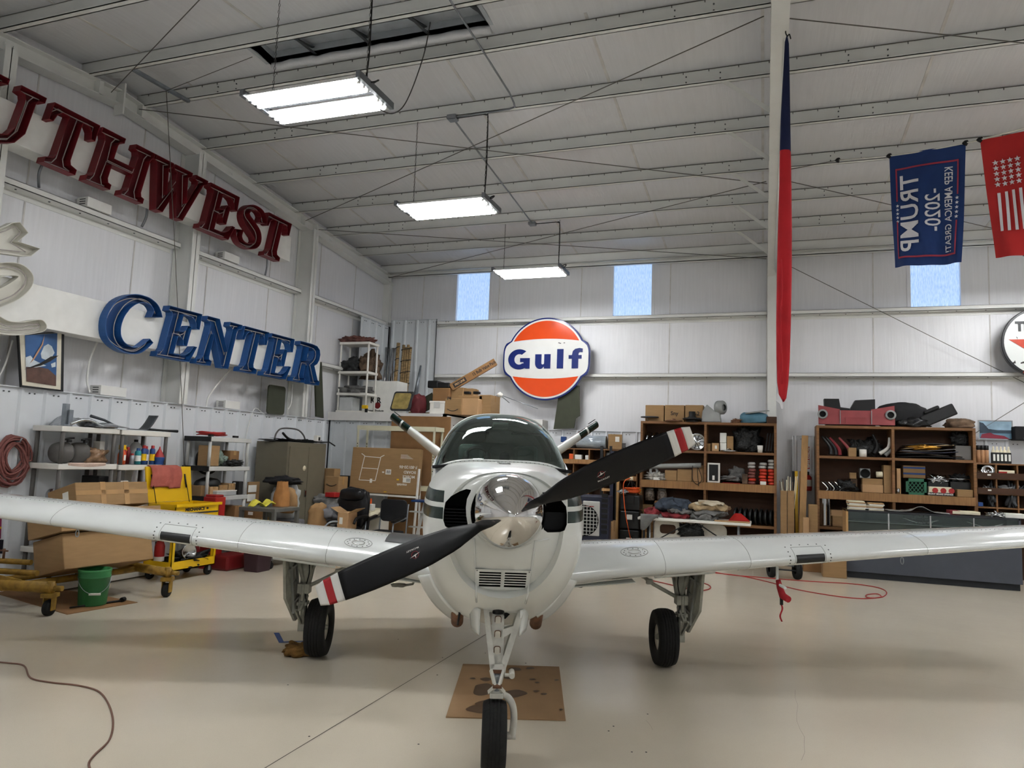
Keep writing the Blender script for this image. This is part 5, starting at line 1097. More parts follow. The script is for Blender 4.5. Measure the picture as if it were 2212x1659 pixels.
t = thing('fire_extinguisher', 'red fire extinguisher standing in the lower cart tray', 'extinguisher', (-7.32, 7.38, .15)); obj('cylinder', G().lathe([(0, 0), (.06, 0), (.062, .02), (.062, .27), (.04, .33), (.018, .35)], (-7.32, 7.40, .146), n=18), 'bright_red', t); obj('valve', G().box((-7.32, 7.40, .51), (.03, .05, .04)).bar((-7.32, 7.36, .53), (-7.28, 7.5, .55), .02, .012), 'black', t); obj('printed_label', G().lathe([(.063, .07), (.063, .14)], (-7.32, 7.4, .146), n=18), 'label_white', t)
mono('flood_lamp', G().lathe([(0, .0), (.05, .0), (.07, .02), (.1, .05), (.1, .06), (.085, .05), (.0, .03)], (-7.12, 7.66, .33), (1, -.3, .1), n=20), 'chrome_part', 'round silver lamp in the lower cart tray', 'lamp'); heap('tool_pile', 'pile of black tools and hoses in the lower cart tray', 'tools', (-7.2, 7.75, .146), (.17, .25, .09), 'black_mess', 12, amp=.5, fr=3.5)
mono('red_tool', G().bar((-7.18, 7.95, .15), (-7.2, 7.85, .6), .05, .05), 'red', 'red hydraulic jack handle in the lower cart tray', 'tool', bev=.008)
# ================================================================== dolly, boxes, bucket
pm('dolly_yellow', '#8a6a24', .6, var=.35, scale=14); 
dy = thing('aircraft_dolly', 'worn yellow steel dolly on casters under the tilted boxes', 'dolly', (-7.0, 6.0, 0))
c1 = Vector((-6.635, 5.373, 0)); c2 = Vector((-6.384, 6.605, 0))
obj('front_tube', G().cyl((-8.0, 5.05, .27), (-6.62, 5.38, .27), .055, n=16), 'dolly_yellow', dy); obj('rear_tube', G().cyl((-7.75, 6.85, .27), (-6.37, 6.61, .27), .05, n=16), 'dolly_yellow', dy)
for y0, x0, x1 in ((0, -7.15, -6.95), (1, -7.55, -7.4)): obj('rail', G().cyl((x0, 5.25, .24), (x1, 6.72, .25), .035, n=12), 'dolly_yellow', dy)
obj('cradle_bar', G().cyl((-7.9, 5.3, .36), (-7.0, 5.5, .36), .03, n=10).cyl((-7.9, 5.3, .46), (-7.1, 5.5, .46), .028, n=10), 'dolly_yellow', dy); obj('upright_plate', G().bar((-7.6, 5.1, .2), (-7.62, 5.1, .62), .06, .02).add([(-7.55, 5.12, .42), (-7.55, 5.15, .32), (-6.95, 5.3, .27), (-6.95, 5.3, .33)], [(0, 1, 2, 3)]), 'dolly_yellow', dy, solid=.012)
obj('hand_valve', G().cyl((-7.3, 5.35, .5), (-7.3, 5.35, .6), .012, n=8).bar((-7.35, 5.35, .58), (-7.25, 5.35, .58), .015, .015), 'rust', dy)
for c, a in ((c1, .4), (c2, .5)):
    obj('swivel_plate', G().box(c+Vector((0, 0, .2)), (.12, .12, .04), a).cyl(c+Vector((0, 0, .18)), c+Vector((0, 0, .33)), .035).cyl(c+Vector((.05, 0, .27)), c+Vector((.13, .02, .27)), .025), 'dolly_yellow', dy)
    w = obj('caster', G().lathe([(.02, -.03), (.07, -.03), (.078, -.015), (.078, .015), (.07, .03), (.02, .03)], c+Vector((0, 0, .078)), (.9, .3, 0), n=24), 'rubber', dy); obj('caster_fork', G().box(c+Vector((-.04, -.012, .13)), (.01, .07, .15), .3).box(c+Vector((.04, .012, .13)), (.01, .07, .15), .3), 'dolly_yellow', w)
def tilted(o, w, l, h, a, rz=0.): return Matrix.Translation(o) @ Matrix.Rotation(rz, 4, 'Z') @ Matrix.Rotation(a, 4, 'Y') @ Matrix.Translation((-w/2, l/2, 0))
a_ = math.radians(-15)
carton('long plain cardboard box at the bottom of the tilted stack on the dolly', 0, (.52, 1.02, .37), M=tilted((-6.78, 5.62, .40), .52, 1.02, .37, a_, math.radians(-8)), tape=False, m='card')
carton('taped cardboard box in the middle of the tilted stack on the dolly', 0, (.56, 1.2, .22), M=tilted((-6.82, 5.58, .785), .56, 1.2, .22, a_*.95, math.radians(-6)), m='card')
t = carton('taped cardboard box with white label on top of the tilted stack', 0, (.5, .86, .26), M=tilted((-6.98, 5.86, 1.02), .5, .86, .26, a_*1.05, math.radians(-8)), m='card', tape=False)
T = tilted((-6.98, 5.86, 1.02), .5, .86, .26, a_*1.05, math.radians(-8))
for y in (-.12, .16): obj('tape', G().bb(.15, .2525, y-.03, y+.03, -.0, .2625, M=T), 'tape', t)
obj('tape', G().bb(.25, .2525, -.43, .43, .12, .17, M=T), 'tape', t); obj('shipping_label', G().bb(.02, .12, -.4325, -.43, .06, .19, M=T), 'label_white', t)
mono('cardboard_sheet', G().add([tuple(AZ(*q)+Vector((0, 0, .003))) for q in ((-30, 1285), (0, 1285), (145, 1328), (297, 1302), (235, 1290), (60, 1262))], [(0, 1, 2, 3, 4, 5)]), 'card_dark', 'flat brown cardboard sheet on the floor under the dolly', 'cardboard', solid=.006)
bk = thing('bucket', 'green plastic bucket with wire handle under the tilted boxes', 'bucket', (-6.70, 5.92, .006)); bc = Vector((-6.70, 5.92, .008))
obj('bucket_body', G().lathe([(0, 0), (.132, 0), (.135, .01), (.15, .28), (.157, .285), (.157, .295), (.151, .3), (.158, .32), (.152, .33), (.16, .35), (.162, .37), (.150, .37), (.13, .02), (0, .015)], bc, n=36), pm('green_plastic', '#2f7040', .45, var=.08), bk)
obj('wire_handle', G().tube([bc+Vector((.155*math.cos(a)*1.0, .155*math.sin(a), .30-.17*math.sin((a+.9+.0)/PI*PI) if False else .30-.17*math.sin((k+.0)/16*PI))) for k, a in [(k, -2.2+PI*k/16) for k in range(17)]], .003, 6), 'galv', bk); p_ = bc+Vector((.155*math.cos(-2.2+PI/2), .155*math.sin(-2.2+PI/2), .13)); obj('handle_grip', G().bar(p_-Vector((.045, .03, 0)), p_+Vector((.045, .03, 0)), .02, .02), 'white_plastic', bk)
mono('breaker_bar', G().tube([AZ(150, 1317)+Vector((0, 0, .02)), AZ(265, 1301)+Vector((0, 0, .02))], [.008, .012], 8).cyl(AZ(262, 1302)+Vector((0, 0, .03)), AZ(268, 1300)+Vector((0, 0, .03)), .025), 'black', 'long black wrench bar lying on the cardboard by the bucket', 'tool')
# posters low on the left wall at the picture edge
pm('poster_dark', '#14161f', .4, var=.3); pm('poster_mag', '#7b2145', .4, var=.3, scale=20)
tp = thing('wall_poster', 'dark poster with colour bands at the left picture edge below the wing', 'poster', AX(2, 1150, XL+.29)); obj('sheet', quadx(XL+.285, [(-40, 1110), (4, 1114), (2, 1164), (-40, 1162)]), 'poster_mag', tp); obj('yellow_band', quadx(XL+.288, [(-40, 1136), (3.2, 1138), (3, 1142), (-40, 1140)]), 'yellow', tp)
tp = thing('wall_poster', 'black poster with white letters lowest at the left edge', 'poster', AX(2, 1190, XL+.29)); obj('sheet', quadx(XL+.285, [(-40, 1163), (8, 1166), (5, 1196), (-40, 1195)]), 'poster_dark', tp)
# red case, dark waste bin on the floor
rc = thing('tool_case', 'dark red plastic tool case on the floor behind the waste bin', 'case', (-7.1, 8.65, 0)); obj('shell', G().bb(-7.35, -7.0, 8.3, 9.0, 0, .2), 'red', rc, bev=.03); obj('latch', G().box((-6.99, 8.6, .12), (.02, .06, .05)), 'red', rc)
wb_ = thing('waste_bin', 'dark plum plastic waste bin on the floor below the wing', 'bin', (-6.72, 8.55, 0)); obj('bin_body', G().grid(lambda a, b: (lambda p: (-6.72+p[0]*(1+.22*b), 8.58+p[1]*(1+.22*b), .4*b))(rounded(-.12, .12, -.14, .14, .03)[int(a*24+.5) % 24]), 24, 4, cu=True), 'plum', wb_); obj('rim', G().tube([(-6.72+x*1.24, 8.58+y*1.24, .4) for x, y in rounded(-.12, .12, -.14, .14, .03)], .01, 6, closed=True), 'plum', wb_)
# ================================================================== loft and what stands in front of it
def R(px0, px1, py0, py1, Y, d):
    """pixel rectangle on the plane Y, d deep -> x0, x1, y0, y1, z0, z1"""
    pm_ = (py0+py1)/2; qm = (px0+px1)/2
    return AY(px0, pm_, Y).x, AY(px1, pm_, Y).x, Y, Y+d, AY(qm, py1, Y).z, AY(qm, py0, Y).z
def pcarton(label, px0, px1, py0, py1, Y, d, m='card', zb_=None, rz=0., **k):
    x0, x1, y0, y1, z0, z1 = R(px0, px1, py0, py1, Y, d)
    if zb_ is not None: z0 = zb_
    return carton(label, ((x0+x1)/2, (y0+y1)/2, z0), (x1-x0, d, z1-z0), rz, m, **k)
def pbox(name, label, cat, px0, px1, py0, py1, Y, d, m, zb_=None, bev=.006, group=None):
    x0, x1, y0, y1, z0, z1 = R(px0, px1, py0, py1, Y, d)
    if zb_ is not None: z0 = zb_
    return mono(name, G().bb(x0, x1, y0, y1, z0, z1), m, label, cat, group, bev=bev)
def pheap(name, label, cat, px0, px1, py0, py1, Y, d, m, seed, zb_=None, **k):
    x0, x1, y0, y1, z0, z1 = R(px0, px1, py0, py1, Y, d)
    if zb_ is not None: z0 = zb_
    return heap(name, label, cat, ((x0+x1)/2, Y+d/2, z0), ((x1-x0)/2, d/2, (z1-z0)/1.8), m, seed, **k)
liner((XL+.24, 13.15, 0), (0, 1, 0), 2, 4.58, 'grey_liner', wl, (1, 0, 0), cut=1.2)
zL = LZ+.002
pm('cl_maroon', '#55171c', .7, var=.15)
def rag(name, label, y, x, z, r, m, seed): return heap(name, label, 'cloth', (x, y, z), r, m, seed, amp=.4, fr=2.5)
pm('rag_dark', '#2f3031', .9, var=.5, scale=9, bump=.5, bscale=20); pm('rag_mixed', '#6e4a43', .9, var=.7, scale=7, bump=.6, bscale=20); pm('rag_brown', '#5f4d3d', .9, var=.5, scale=8, bump=.6, bscale=20); pm('rag_grey', '#6c6b69', .9, var=.4, scale=9, bump=.5, bscale=18)
# white plastic shelf on the loft
SX, SY = AY(727, 887, 12.62).x, 12.62; sx1 = AY(800, 880, 12.75).x
ws = thing('plastic_shelf', 'small white four-tier plastic shelf standing on the loft', 'shelf', ((SX+sx1)/2, 12.8, zL)); ztop = AY(745, 740, 12.65).z
zt_ = [zL+.06, zL+.42, zL+.86, ztop]
for z in zt_: obj('deck', G().bb(SX, sx1, 12.58, 12.98, z-.05, z), 'white_plastic', ws, bev=.006)
for x in (SX+.03, sx1-.03):
    for y in (12.61, 12.95): obj('post', G().cyl((x, y, zL), (x, y, ztop), .02, n=10), 'white_plastic', ws)
xm = (SX+sx1)/2
rag('rags', 'folded coloured rags on the top of the loft shelf', 12.78, xm, ztop, (.32, .16, .07), 'rag_mixed', 21); rag('bag', 'black bag on the second tier of the loft shelf', 12.75, xm-.15, zt_[2], (.2, .15, .14), 'rag_dark', 22); rag('hat_pile', 'brown hat on the second tier of the loft shelf', 12.8, xm+.2, zt_[2], (.12, .14, .16), 'rag_brown', 23); rag('papers', 'crumpled brown paper on the third tier of the loft shelf', 12.75, xm+.02, zt_[1], (.3, .18, .08), 'rag_grey', 24)
mono('glass_tank', G().bb(SX+.05, xm, 12.62, 12.92, zL+.062, zL+.33), 'clear_plastic', 'clear box on the bottom tier of the loft shelf', 'container', bev=.01)
t = thing('power_drill', 'yellow and black cordless drill on the loft edge', 'drill', (AY(790, 886, 12.4).x, 12.4, zL)); dx_ = AY(790, 886, 12.4).x
obj('drill_body', G().bb(dx_-.1, dx_+.02, 12.4, 12.46, zL+.09, zL+.16), 'yellow', t, bev=.01); obj('grip', G().bb(dx_-.03, dx_+.02, 12.41, 12.45, zL, zL+.1), 'black', t, bev=.008)
x0, x1, _, _, z0, z1 = R(783, 857, 823, 889, 13.0, .4)
t = thing('white_carton', 'tall white printed carton on the loft behind the shelf', 'box', ((x0+x1)/2, 13.2, zL)); obj('carton_body', G().bb(x0, x1, 13.0, 13.45, zL, z1), 'label_white', t, bev=.008)
obj('printed_emblem', G().join(txt('K R', .16, .006), frame(((x0*.6+x1*.4), 12.995, zL+.30), (1, 0, 0), (0, 0, 1))), 'ink', t); obj('printed_bird', G().lathe([(0, .001), (.07, .001)], (x0*.6+x1*.4+.05, 12.997, zL+.20), (0, -1, 0), n=10), 'red', t); obj('printed_line', G().join(txt('Custom Products', .055, .002), frame(((x0*.6+x1*.4), 12.995, zL+.09), (1, 0, 0), (0, 0, 1))), 'ink', t)
rag('brown_cushion', 'brown cushion leaning behind the loft shelf', 13.1, AY(800, 800, 13.1).x, zL+.75, (.2, .12, .3), 'rag_brown', 26)
# tubes standing in the corner
for i, (px, py, r, m, l) in enumerate(((832, 750, .03, 'chrome_part', 'leftmost chrome tube standing in the loft corner'), (839, 753, .03, 'chrome_part', 'second chrome tube standing in the loft corner'), (848, 752, .055, 'chrome_part', 'wide shiny metal sleeve in the loft corner'))):
    a = AY(px, py, 13.7); b = AY(px-3, 823, 13.6); mono('metal_tube', G().cyl((b.x, 13.6, zL), (a.x, 13.75, a.z), r, n=14), m, l, 'tube', 'tubes in the loft corner')
for px, py, r, l in ((861, 741, .04, 'thin jute-wrapped bundle standing in the loft corner'), (880, 745, .1, 'thick jute-wrapped bundle of rods in the loft corner')):
    a = AY(px, py, 13.6); t = thing('wrapped_bundle', l, 'bundle', (a.x, 13.5, zL)); nn = 1 if r < .05 else 4
    for k in range(nn): dx2 = (k-(nn-1)/2)*r*.5; obj('rod', G().tube([(a.x+dx2*.8, 13.5, zL), (a.x+dx2, 13.55, (zL+a.z)/2), (a.x+dx2*1.1, 13.6, a.z-.05*(k % 2))], r/ (1 if nn == 1 else 3.2), 10), pm('jute', '#8a7350', .9, var=.45, scale=16, stretch=(1, 1, 3)), t)
    for k in range(6): z = zL+.2+k*(a.z-zL-.3)/5; obj('strap', G().tube([(a.x+r*1.15*math.cos(q), 13.53+.04*k/5+r*.7*math.sin(q), z+.02*math.cos(q)) for q in [2*PI*j/14 for j in range(14)]], .008, 5, closed=True), 'rag_dark', t)
mono('wrapped_rod', G().tube([(AY(885, 860, 13.3).x, 13.3, zL+.05), (AY(930, 850, 13.4).x, 13.4, zL+.05)], .05, 10), 'jute', 'jute-wrapped bundle lying behind the yellow seat panel', 'bundle')
mono('rod', G().tube([AY(898, 852, 14.0), AY(909, 790, 14.2)], [.05, .02], 8), 'galv', 'tapered grey pole leaning at the corner panels', 'pole')
# seat panel, red cushion
g = G().prism(rounded(0, .42, 0, .40, .05), 0, .05, frame(AY(843, 889, 12.5)+Vector((0, 0, .01)), (1, .1, 0), (.09, .28, 1))); st = thing('seat_pad', 'yellowed padded panel with dark rim leaning on the loft', 'panel', AY(860, 889, 12.5)); obj('rim', g, 'rag_dark', st, bev=.01)
obj('pad', G().prism(rounded(.03, .37, .03, .36, .04), .05, .056, frame(AY(843, 889, 12.5)+Vector((0, 0, .01)), (1, .1, 0), (.09, .28, 1))).prism(rounded(.03, .37, .03, .36, .04), -.01, 0, frame(AY(843, 889, 12.5)+Vector((0, 0, .01)), (1, .1, 0), (.09, .28, 1))), pm('mustard', '#8c7a45', .7, var=.3, scale=10), st)
pheap('red_cushion', 'dark red cushion beside the yellowed panel on the loft', 'cushion', 880, 910, 850, 889, 12.55, .3, 'cl_maroon', 27, zb_=zL, amp=.12); slab_on('green_board', 'dark green board leaning behind the red cushion', 'board', AY(920, 889, 12.9), (.5, .02, .32), 'olive_drab', 0, -.3, -.5)
# boxes on the loft
t = thing('cooler', 'small white cooler chest on the loft', 'cooler', (AY(945, 890, 12.4).x, 12.5, zL)); x0, x1, _, _, z0, z1 = R(928, 960, 866, 890, 12.35, .35); obj('chest', G().bb(x0, x1, 12.35, 12.68, zL, z1-.04), 'white_plastic', t, bev=.012); obj('lid', G().bb(x0-.01, x1+.01, 12.34, 12.69, z1-.045, z1), 'white_plastic', t, bev=.012); obj('latch', G().bb((x0+x1)/2-.06, (x0+x1)/2+.06, 12.33, 12.345, z1-.13, z1-.02), 'grey_plastic', t)
def smile(T, w, e): return G().tube([T @ Vector((w*(k/10-.5), -e, -.16*w*math.cos((k/10-.5)*PI)+.05*w)) for k in range(11)], w*.03, 5)
t = pcarton('brown delivery carton marked P4 with a smile arrow on the loft', 961, 996, 861, 893, 12.35, .4, m='card', zb_=zL); cx_ = AY(978, 878, 12.345)
obj('printed_smile', smile(Matrix.Translation((cx_.x, 12.345, zL+.09)), .22, .002), 'ink', t); obj('marking', G().join(txt('P4', .08, .003), frame((cx_.x-.08, 12.345, zL+.3), (1, 0, 0), (0, 0, 1))), 'ink', t)
pcarton('taped brown carton right of the P4 carton on the loft', 997, 1033, 861, 895, 12.4, .4, m='card_light', zb_=zL); pcarton('large brown carton at the right end of the loft', 1034, 1060, 853, 896, 12.6, .5, m='card', zb_=zL); zt2 = AY(1015, 861, 12.4).z+.002
carton('flat brown carton lying on the P4 and taped cartons', (AY(1020, 855, 12.7).x, 12.75, zL), (.5, .3, zt2-zL+.07), 0, 'card', mark=None)
pcarton('brown carton under the black plastic tub on the loft', 934, 970, 838, 890, 12.75, .35, m='card_dark', zb_=zL); pcarton('brown carton between tub and light bulb pack on the loft', 971, 1000, 837, 862, 12.85, .3, m='card', zb_=zL); pcarton('open brown carton above the taped cartons on the loft', 1001, 1022, 839, 860, 12.9, .3, m='card', zb_=zL)
x0, x1, _, _, z0, z1 = R(923, 971, 822, 838, 12.75, .35); mono('plastic_tub', G().bb(x0, x1-.25, 12.75, 13.1, z0+.003, z1).bb(x1-.27, x1, 12.75, 13.1, z0+.003, z1-.04), 'black', 'black plastic tub on the left loft cartons', 'tub', bev=.02)
for px, l in ((1010, 'black cap on the open loft carton'), (1030, 'black cap on the right loft carton')): q = AY(px, 851, 12.75); mono('plastic_plug', G().box((q.x, 12.75, q.z+.02), (.12, .1, .05)), 'black', l, 'cap', bev=.01)
# long light bulb pack leaning over the boxes
a = AY(974, 838, 12.85); b = AY(1070, 782, 13.2); d_ = (b-a).normalized(); t = thing('bulb_pack', 'long brown carton of light bulbs leaning up from the loft boxes', 'box', a)
obj('carton_body', G().bar(a, b, .16, .145), 'card_dark', t, bev=.005); ux = d_; uz = Vector((0, 0, 1)); uz = (uz-ux*uz.dot(ux)).normalized(); nrm = ux.cross(uz)
obj('black_label', G().join(G().add([(-.14, -.045, 0), (.14, -.045, 0), (.14, .045, 0), (-.14, .045, 0)], [(0, 1, 2, 3)]), frame(a+ux*.2+nrm*.083, ux, uz)), 'ink', t)
obj('printed_name', G().join(txt('PRO LINE', .06, .002, sx=.85), frame(a+ux*.2+nrm*.085, ux, uz)), 'card_light', t); obj('printed_text', G().join(txt('15 Bulb Value Pack', .085, .002, sx=.8), frame(a+ux*.75+nrm*.084, ux, uz)), 'ink', t)
# three-arm stand on the loft corner
c = AY(1080, 853, 13.2); t = thing('wire_stand', 'white post with three thin wires spreading from its top', 'antenna', (c.x, 13.2, zL)); obj('post', G().cyl((c.x, 13.2, zL), (c.x, 13.2, c.z-.02), .015), 'white_plastic', t); obj('hub', G().lathe([(0, .06), (.05, .03), (.06, 0), (.05, -.04), (0, -.05)], (c.x, 13.2, c.z), n=12), 'white_plastic', t)
for q in (AY(1000, 875, 13.0), AY(1162, 883, 13.2), AY(1100, 870, 13.6)): obj('arm', G().tube([c, q], .008, 6), 'galv', t)
# big dark olive sheet against the back wall behind the tail
mono('metal_sheet', G().add([AY(*q, 14.3) for q in ((1209, 840), (1252, 833), (1253, 898), (1244, 904), (1240, 925), (1196, 927))], [tuple(range(6))]), 'olive_drab', 'tall olive green metal panel leaning on the back wall under the orange sign', 'panel', solid=.03)
mono('white_locker', G().bb(LX1+.02, AY(1180, 900, 14.2).x, 13.95, 14.36, 0, AY(1100, 905, 14.0).z), 'loft_white', 'white cupboard block behind the airplane cabin', 'cabinet', bev=.01)
# ---- furniture in front of the loft
big = R(838, 966, 899, 1170, 12.0, .05)
mono('cardboard_sheet', G().bb(big[0], big[1], 12.02, 12.06, 0, big[5]), 'card_dark', 'huge brown cardboard panel standing behind the beige rack', 'cardboard', bev=.004); pm('card_seam', '#6d4f31', .8)
rk = thing('metal_rack', 'beige perforated steel rack behind the airplane nose', 'rack', (AY(860, 1100, 11.75).x, 11.75, 0)); rx0 = AY(776, 940, 11.7).x; rx1 = AY(944, 940, 11.7).x; rz1 = AY(860, 921, 11.7).z
for x in (rx0, rx1-.04):
    for y in (11.62, 11.95):
        p = obj('upright', G().bb(x, x+.045, y, y+.004, 0, rz1).bb(x, x+.004, y, y+.045, 0, rz1), 'beige_rack', rk)
        g = G()
        for k in range(36): g.bb(x+.016, x+.03, y-.0015, y-.0005, .1+k*.05, .128+k*.05)
        obj('slots', g, 'ink', p, kind='stuff')
for z in (rz1-.075, 1.06, .1):
    for y in (11.615, 11.99): obj('beam', G().bb(rx0, rx1, y, y+.01, z, z+.075), 'beige_rack', rk)
    for x in (rx0, rx1): obj('end_beam', G().bb(x-.005, x+.005, 11.62, 11.99, z, z+.075), 'beige_rack', rk)
# mobile board carton on a white stand
x0, x1, _, _, z0, z1 = R(757, 903, 968, 1067, 11.45, .1); z0 = .985; T = Matrix.Translation(((x0+x1)/2, 11.5, z0)) @ Matrix.Rotation(math.radians(3), 4, 'Z') @ Matrix.Rotation(math.radians(-5), 4, 'X'); w = x1-x0-.02; h = z1-z0
t = carton('big flat brown carton printed with an upside-down mobile board drawing', 0, (w, .12, h), M=T, tape=False, m='card'); e = -.064
def prt(name, s, x, z, size, m='label_white', bold=.001, flip=True, sx=1.): obj(name, G().join(txt(s, size, bold, sx=sx), T @ frame((x, e, z), (-1 if flip else 1, 0, 0), (0, 0, -1 if flip else 1))), m, t)
for s, x, z, q in (('F-80120-86', .34*w, .60*h, .075), ('BOARD', .37*w, .49*h, .07), ('MOBILE', .36*w, .39*h, .07), ('maxtek', .27*w, .21*h, .065)): prt('printed_text', s, x, z, q)
g = G()
for a, b in (((-.36, .27), (-.31, .81)), ((-.12, .27), (-.07, .80)), ((-.36, .27), (-.12, .27)), ((-.33, .54), (-.1, .53)), ((-.31, .80), (-.07, .78)), ((-.36, .86), (-.31, .81)), ((-.02, .84), (-.07, .80))): g.bar(T @ Vector((a[0]*w, e, a[1]*h)), T @ Vector((b[0]*w, e, b[1]*h)), .012, .003, (0, 1, 0))
obj('printed_drawing', g, 'label_white', t)
for k in range(5): obj('printed_line', G().bb(.22*w, (.4-.02*k)*w, e, e+.001, (.78+.02*k)*h, (.786+.02*k)*h, M=T), 'label_white', t)
for a, b, c_, d in ((.02, .1, .42, .53), (-.2, -.165, .22, .31), (.28, .39, .26, .37), (-.03, .0, .45, .48)): obj('sticker', G().bb(a*w, b*w, e-.001, e, c_*h, d*h, M=T), 'label_white', t)
g = G()
for k in range(5): g.bb((.035+.012*k)*w, (.041+.012*k)*w, e-.0025, e-.001, .44*h, .51*h, M=T)
for k in range(8): g.bb((.33+.007*k)*w, (.333+.007*k)*w, e-.0025, e-.001, .28*h, .35*h, M=T)
obj('barcode', g, 'ink', t, kind='stuff'); obj('yellow_sticker', G().bb(.19*w, .225*w, e-.001, e, .30*h, .335*h, M=T), 'yellow', t); obj('yellow_sticker', G().bb(.02*w, .06*w, e-.001, e, .03*h, .05*h, M=T), 'yellow', t)
ea = thing('whiteboard_easel', 'white steel easel frame carrying the big flat carton', 'easel', ((x0+x1)/2, 11.5, 0)); exr = AY(895, 1040, 11.35).x
obj('leg', G().bar((exr, 11.4, 0), (exr+.02, 11.48, 1.45), .03, .03), 'white_paint', ea); obj('leg', G().bar((x0+.2, 11.6, 0), (x0+.2, 11.6, .98), .03, .03), 'white_paint', ea); obj('crossbar', G().bar((x0+.3, 11.46, .965), (exr, 11.46, .955), .05, .03), 'white_paint', ea); obj('leg', G().bar((exr-.05, 11.75, 0), (exr-.02, 11.6, 1.3), .03, .03), 'white_paint', ea)
# aluminium stepladder with blue step
sl = thing('stepladder', 'aluminium stepladder with blue tray behind the airplane nose', 'ladder', (AY(912, 1150, 11.0).x, 11.0, 0)); a = AY(920, 1090, 11.0); xs_ = a.x
obj('rail', G().bar(AY(900, 1160, 10.9), AY(919, 1082, 11.1), .05, .025), 'grey_plastic', sl); obj('rail', G().bar((xs_+.05, 10.9, 0), (xs_+.05, 11.1, 1.0), .05, .025), 'grey_plastic', sl); obj('tray', G().box((AY(910, 1082, 11.05).x, 11.05, AY(910, 1082, 11.05).z), (.26, .25, .035)), 'blue', sl, bev=.01)
for k in range(3): obj('step', G().box((AY(905, 1100, 11.0).x, 10.98, .25+k*.25), (.3, .08, .02)), 'grey_plastic', sl)
# delivery cartons by the cabinet
tA = pcarton('brown delivery carton with a black smile print by the steel cabinet', 701, 731, 1029, 1072, 11.0, .3, m='card', zb_=.75); q = AY(716, 1047, 10.995); obj('printed_smile', smile(Matrix.Translation((q.x, 10.995, q.z)), .2, .002), 'ink', tA); pcarton('open flap carton behind the smile carton', 700, 722, 1012, 1032, 11.2, .2, m='card', tape=False, zb_=.75)
pbox('red_package', 'red and white package on the table by the delivery carton', 'package', 702, 722, 1064, 1074, 10.7, .2, 'bright_red'); pbox('black_board', 'dark board behind the delivery carton', 'board', 729, 754, 1027, 1075, 11.4, .03, 'ac_dark')
ft = thing('folding_table', 'cream folding table behind the office chair', 'table', (AY(760, 1110, 10.9).x, 10.9, 0)); x0 = AY(690, 1085, 10.9).x; x1 = AY(816, 1100, 10.9).x
obj('table_top', G().bb(x0, x1, 10.65, 11.35, .70, .74), 'cream', ft, bev=.008)
for x in (x0+.1, x1-.1):
    for y in (10.72, 11.28): obj('leg', G().cyl((x, y, 0), (x, y, .7), .015), 'galv', ft)
mono('table_cloth', G().grid(lambda a, b: (x1-.45+.5*a, 10.62+.4*b, .748-.12*max(0, a-.86)*7*(.6+.4*math.sin(b*6))-.1*max(0, .12-b)*8), 16, 10), 'cream', 'cream cloth at the right end of the folding table', 'cloth', solid=.004)
pheap('magazines', 'messy stack of grey magazines on the folding table', 'papers', 668, 722, 1070, 1090, 10.7, .4, 'rag_grey', 31, zb_=.741, amp=.2); pbox('red_clamp', 'orange red tool on the folding table', 'tool', 786, 797, 1077, 1086, 10.75, .1, 'orange', zb_=.742); pbox('blue_box', 'small pale blue box on the folding table', 'box', 789, 803, 1089, 1094, 10.7, .12, 'label_white', zb_=.742)
pbox('storage_cabinet', 'pale drawer unit under the folding table', 'cabinet', 793, 822, 1106, 1145, 11.0, .3, 'white_plastic', zb_=0)
# office chair
def seat_pad(T, pts, d, m, name, par, bev=.03): return obj(name, G().prism(pts, 0, d, T), m, par, bev=bev)
oc = thing('office_chair', 'black leather office chair with padded headrest', 'chair', (-6.05, 9.95, 0)); q = AY(755, 1080, 10.0); cx_ = q.x
obj('backrest', G().blob((cx_, 10.15, .80), (.27, .1, .34), 3, .06, 2, 28, 20, pw=.6), 'leather', oc); obj('headrest', G().blob((cx_, 10.1, 1.03), (.22, .11, .1), 5, .05, 2, pw=.65), 'leather', oc); obj('seat', G().blob((cx_, 9.85, .48), (.26, .27, .08), 6, .05, 2, pw=.6), 'leather', oc)
for s in (-1, 1): obj('armrest', G().tube(bez([(cx_+s*.29, 10.1, .5), (cx_+s*.31, 10.08, .68), (cx_+s*.31, 9.95, .72), (cx_+s*.3, 9.75, .70), (cx_+s*.3, 9.68, .62)], 5), .022, 8), 'black', oc)
obj('gas_column', G().cyl((cx_, 9.9, .1), (cx_, 9.9, .42), .03), 'black', oc)
for k in range(5): a = 2*PI*k/5; l = obj('base_leg', G().bar((cx_, 9.9, .1), (cx_+.28*math.cos(a), 9.9+.28*math.sin(a), .07), .04, .03), 'black', oc); obj('caster', G().blob((cx_+.28*math.cos(a), 9.9+.28*math.sin(a), .03), (.03, .03, .03), 1, 0, nu=10, nv=6), 'black', l)
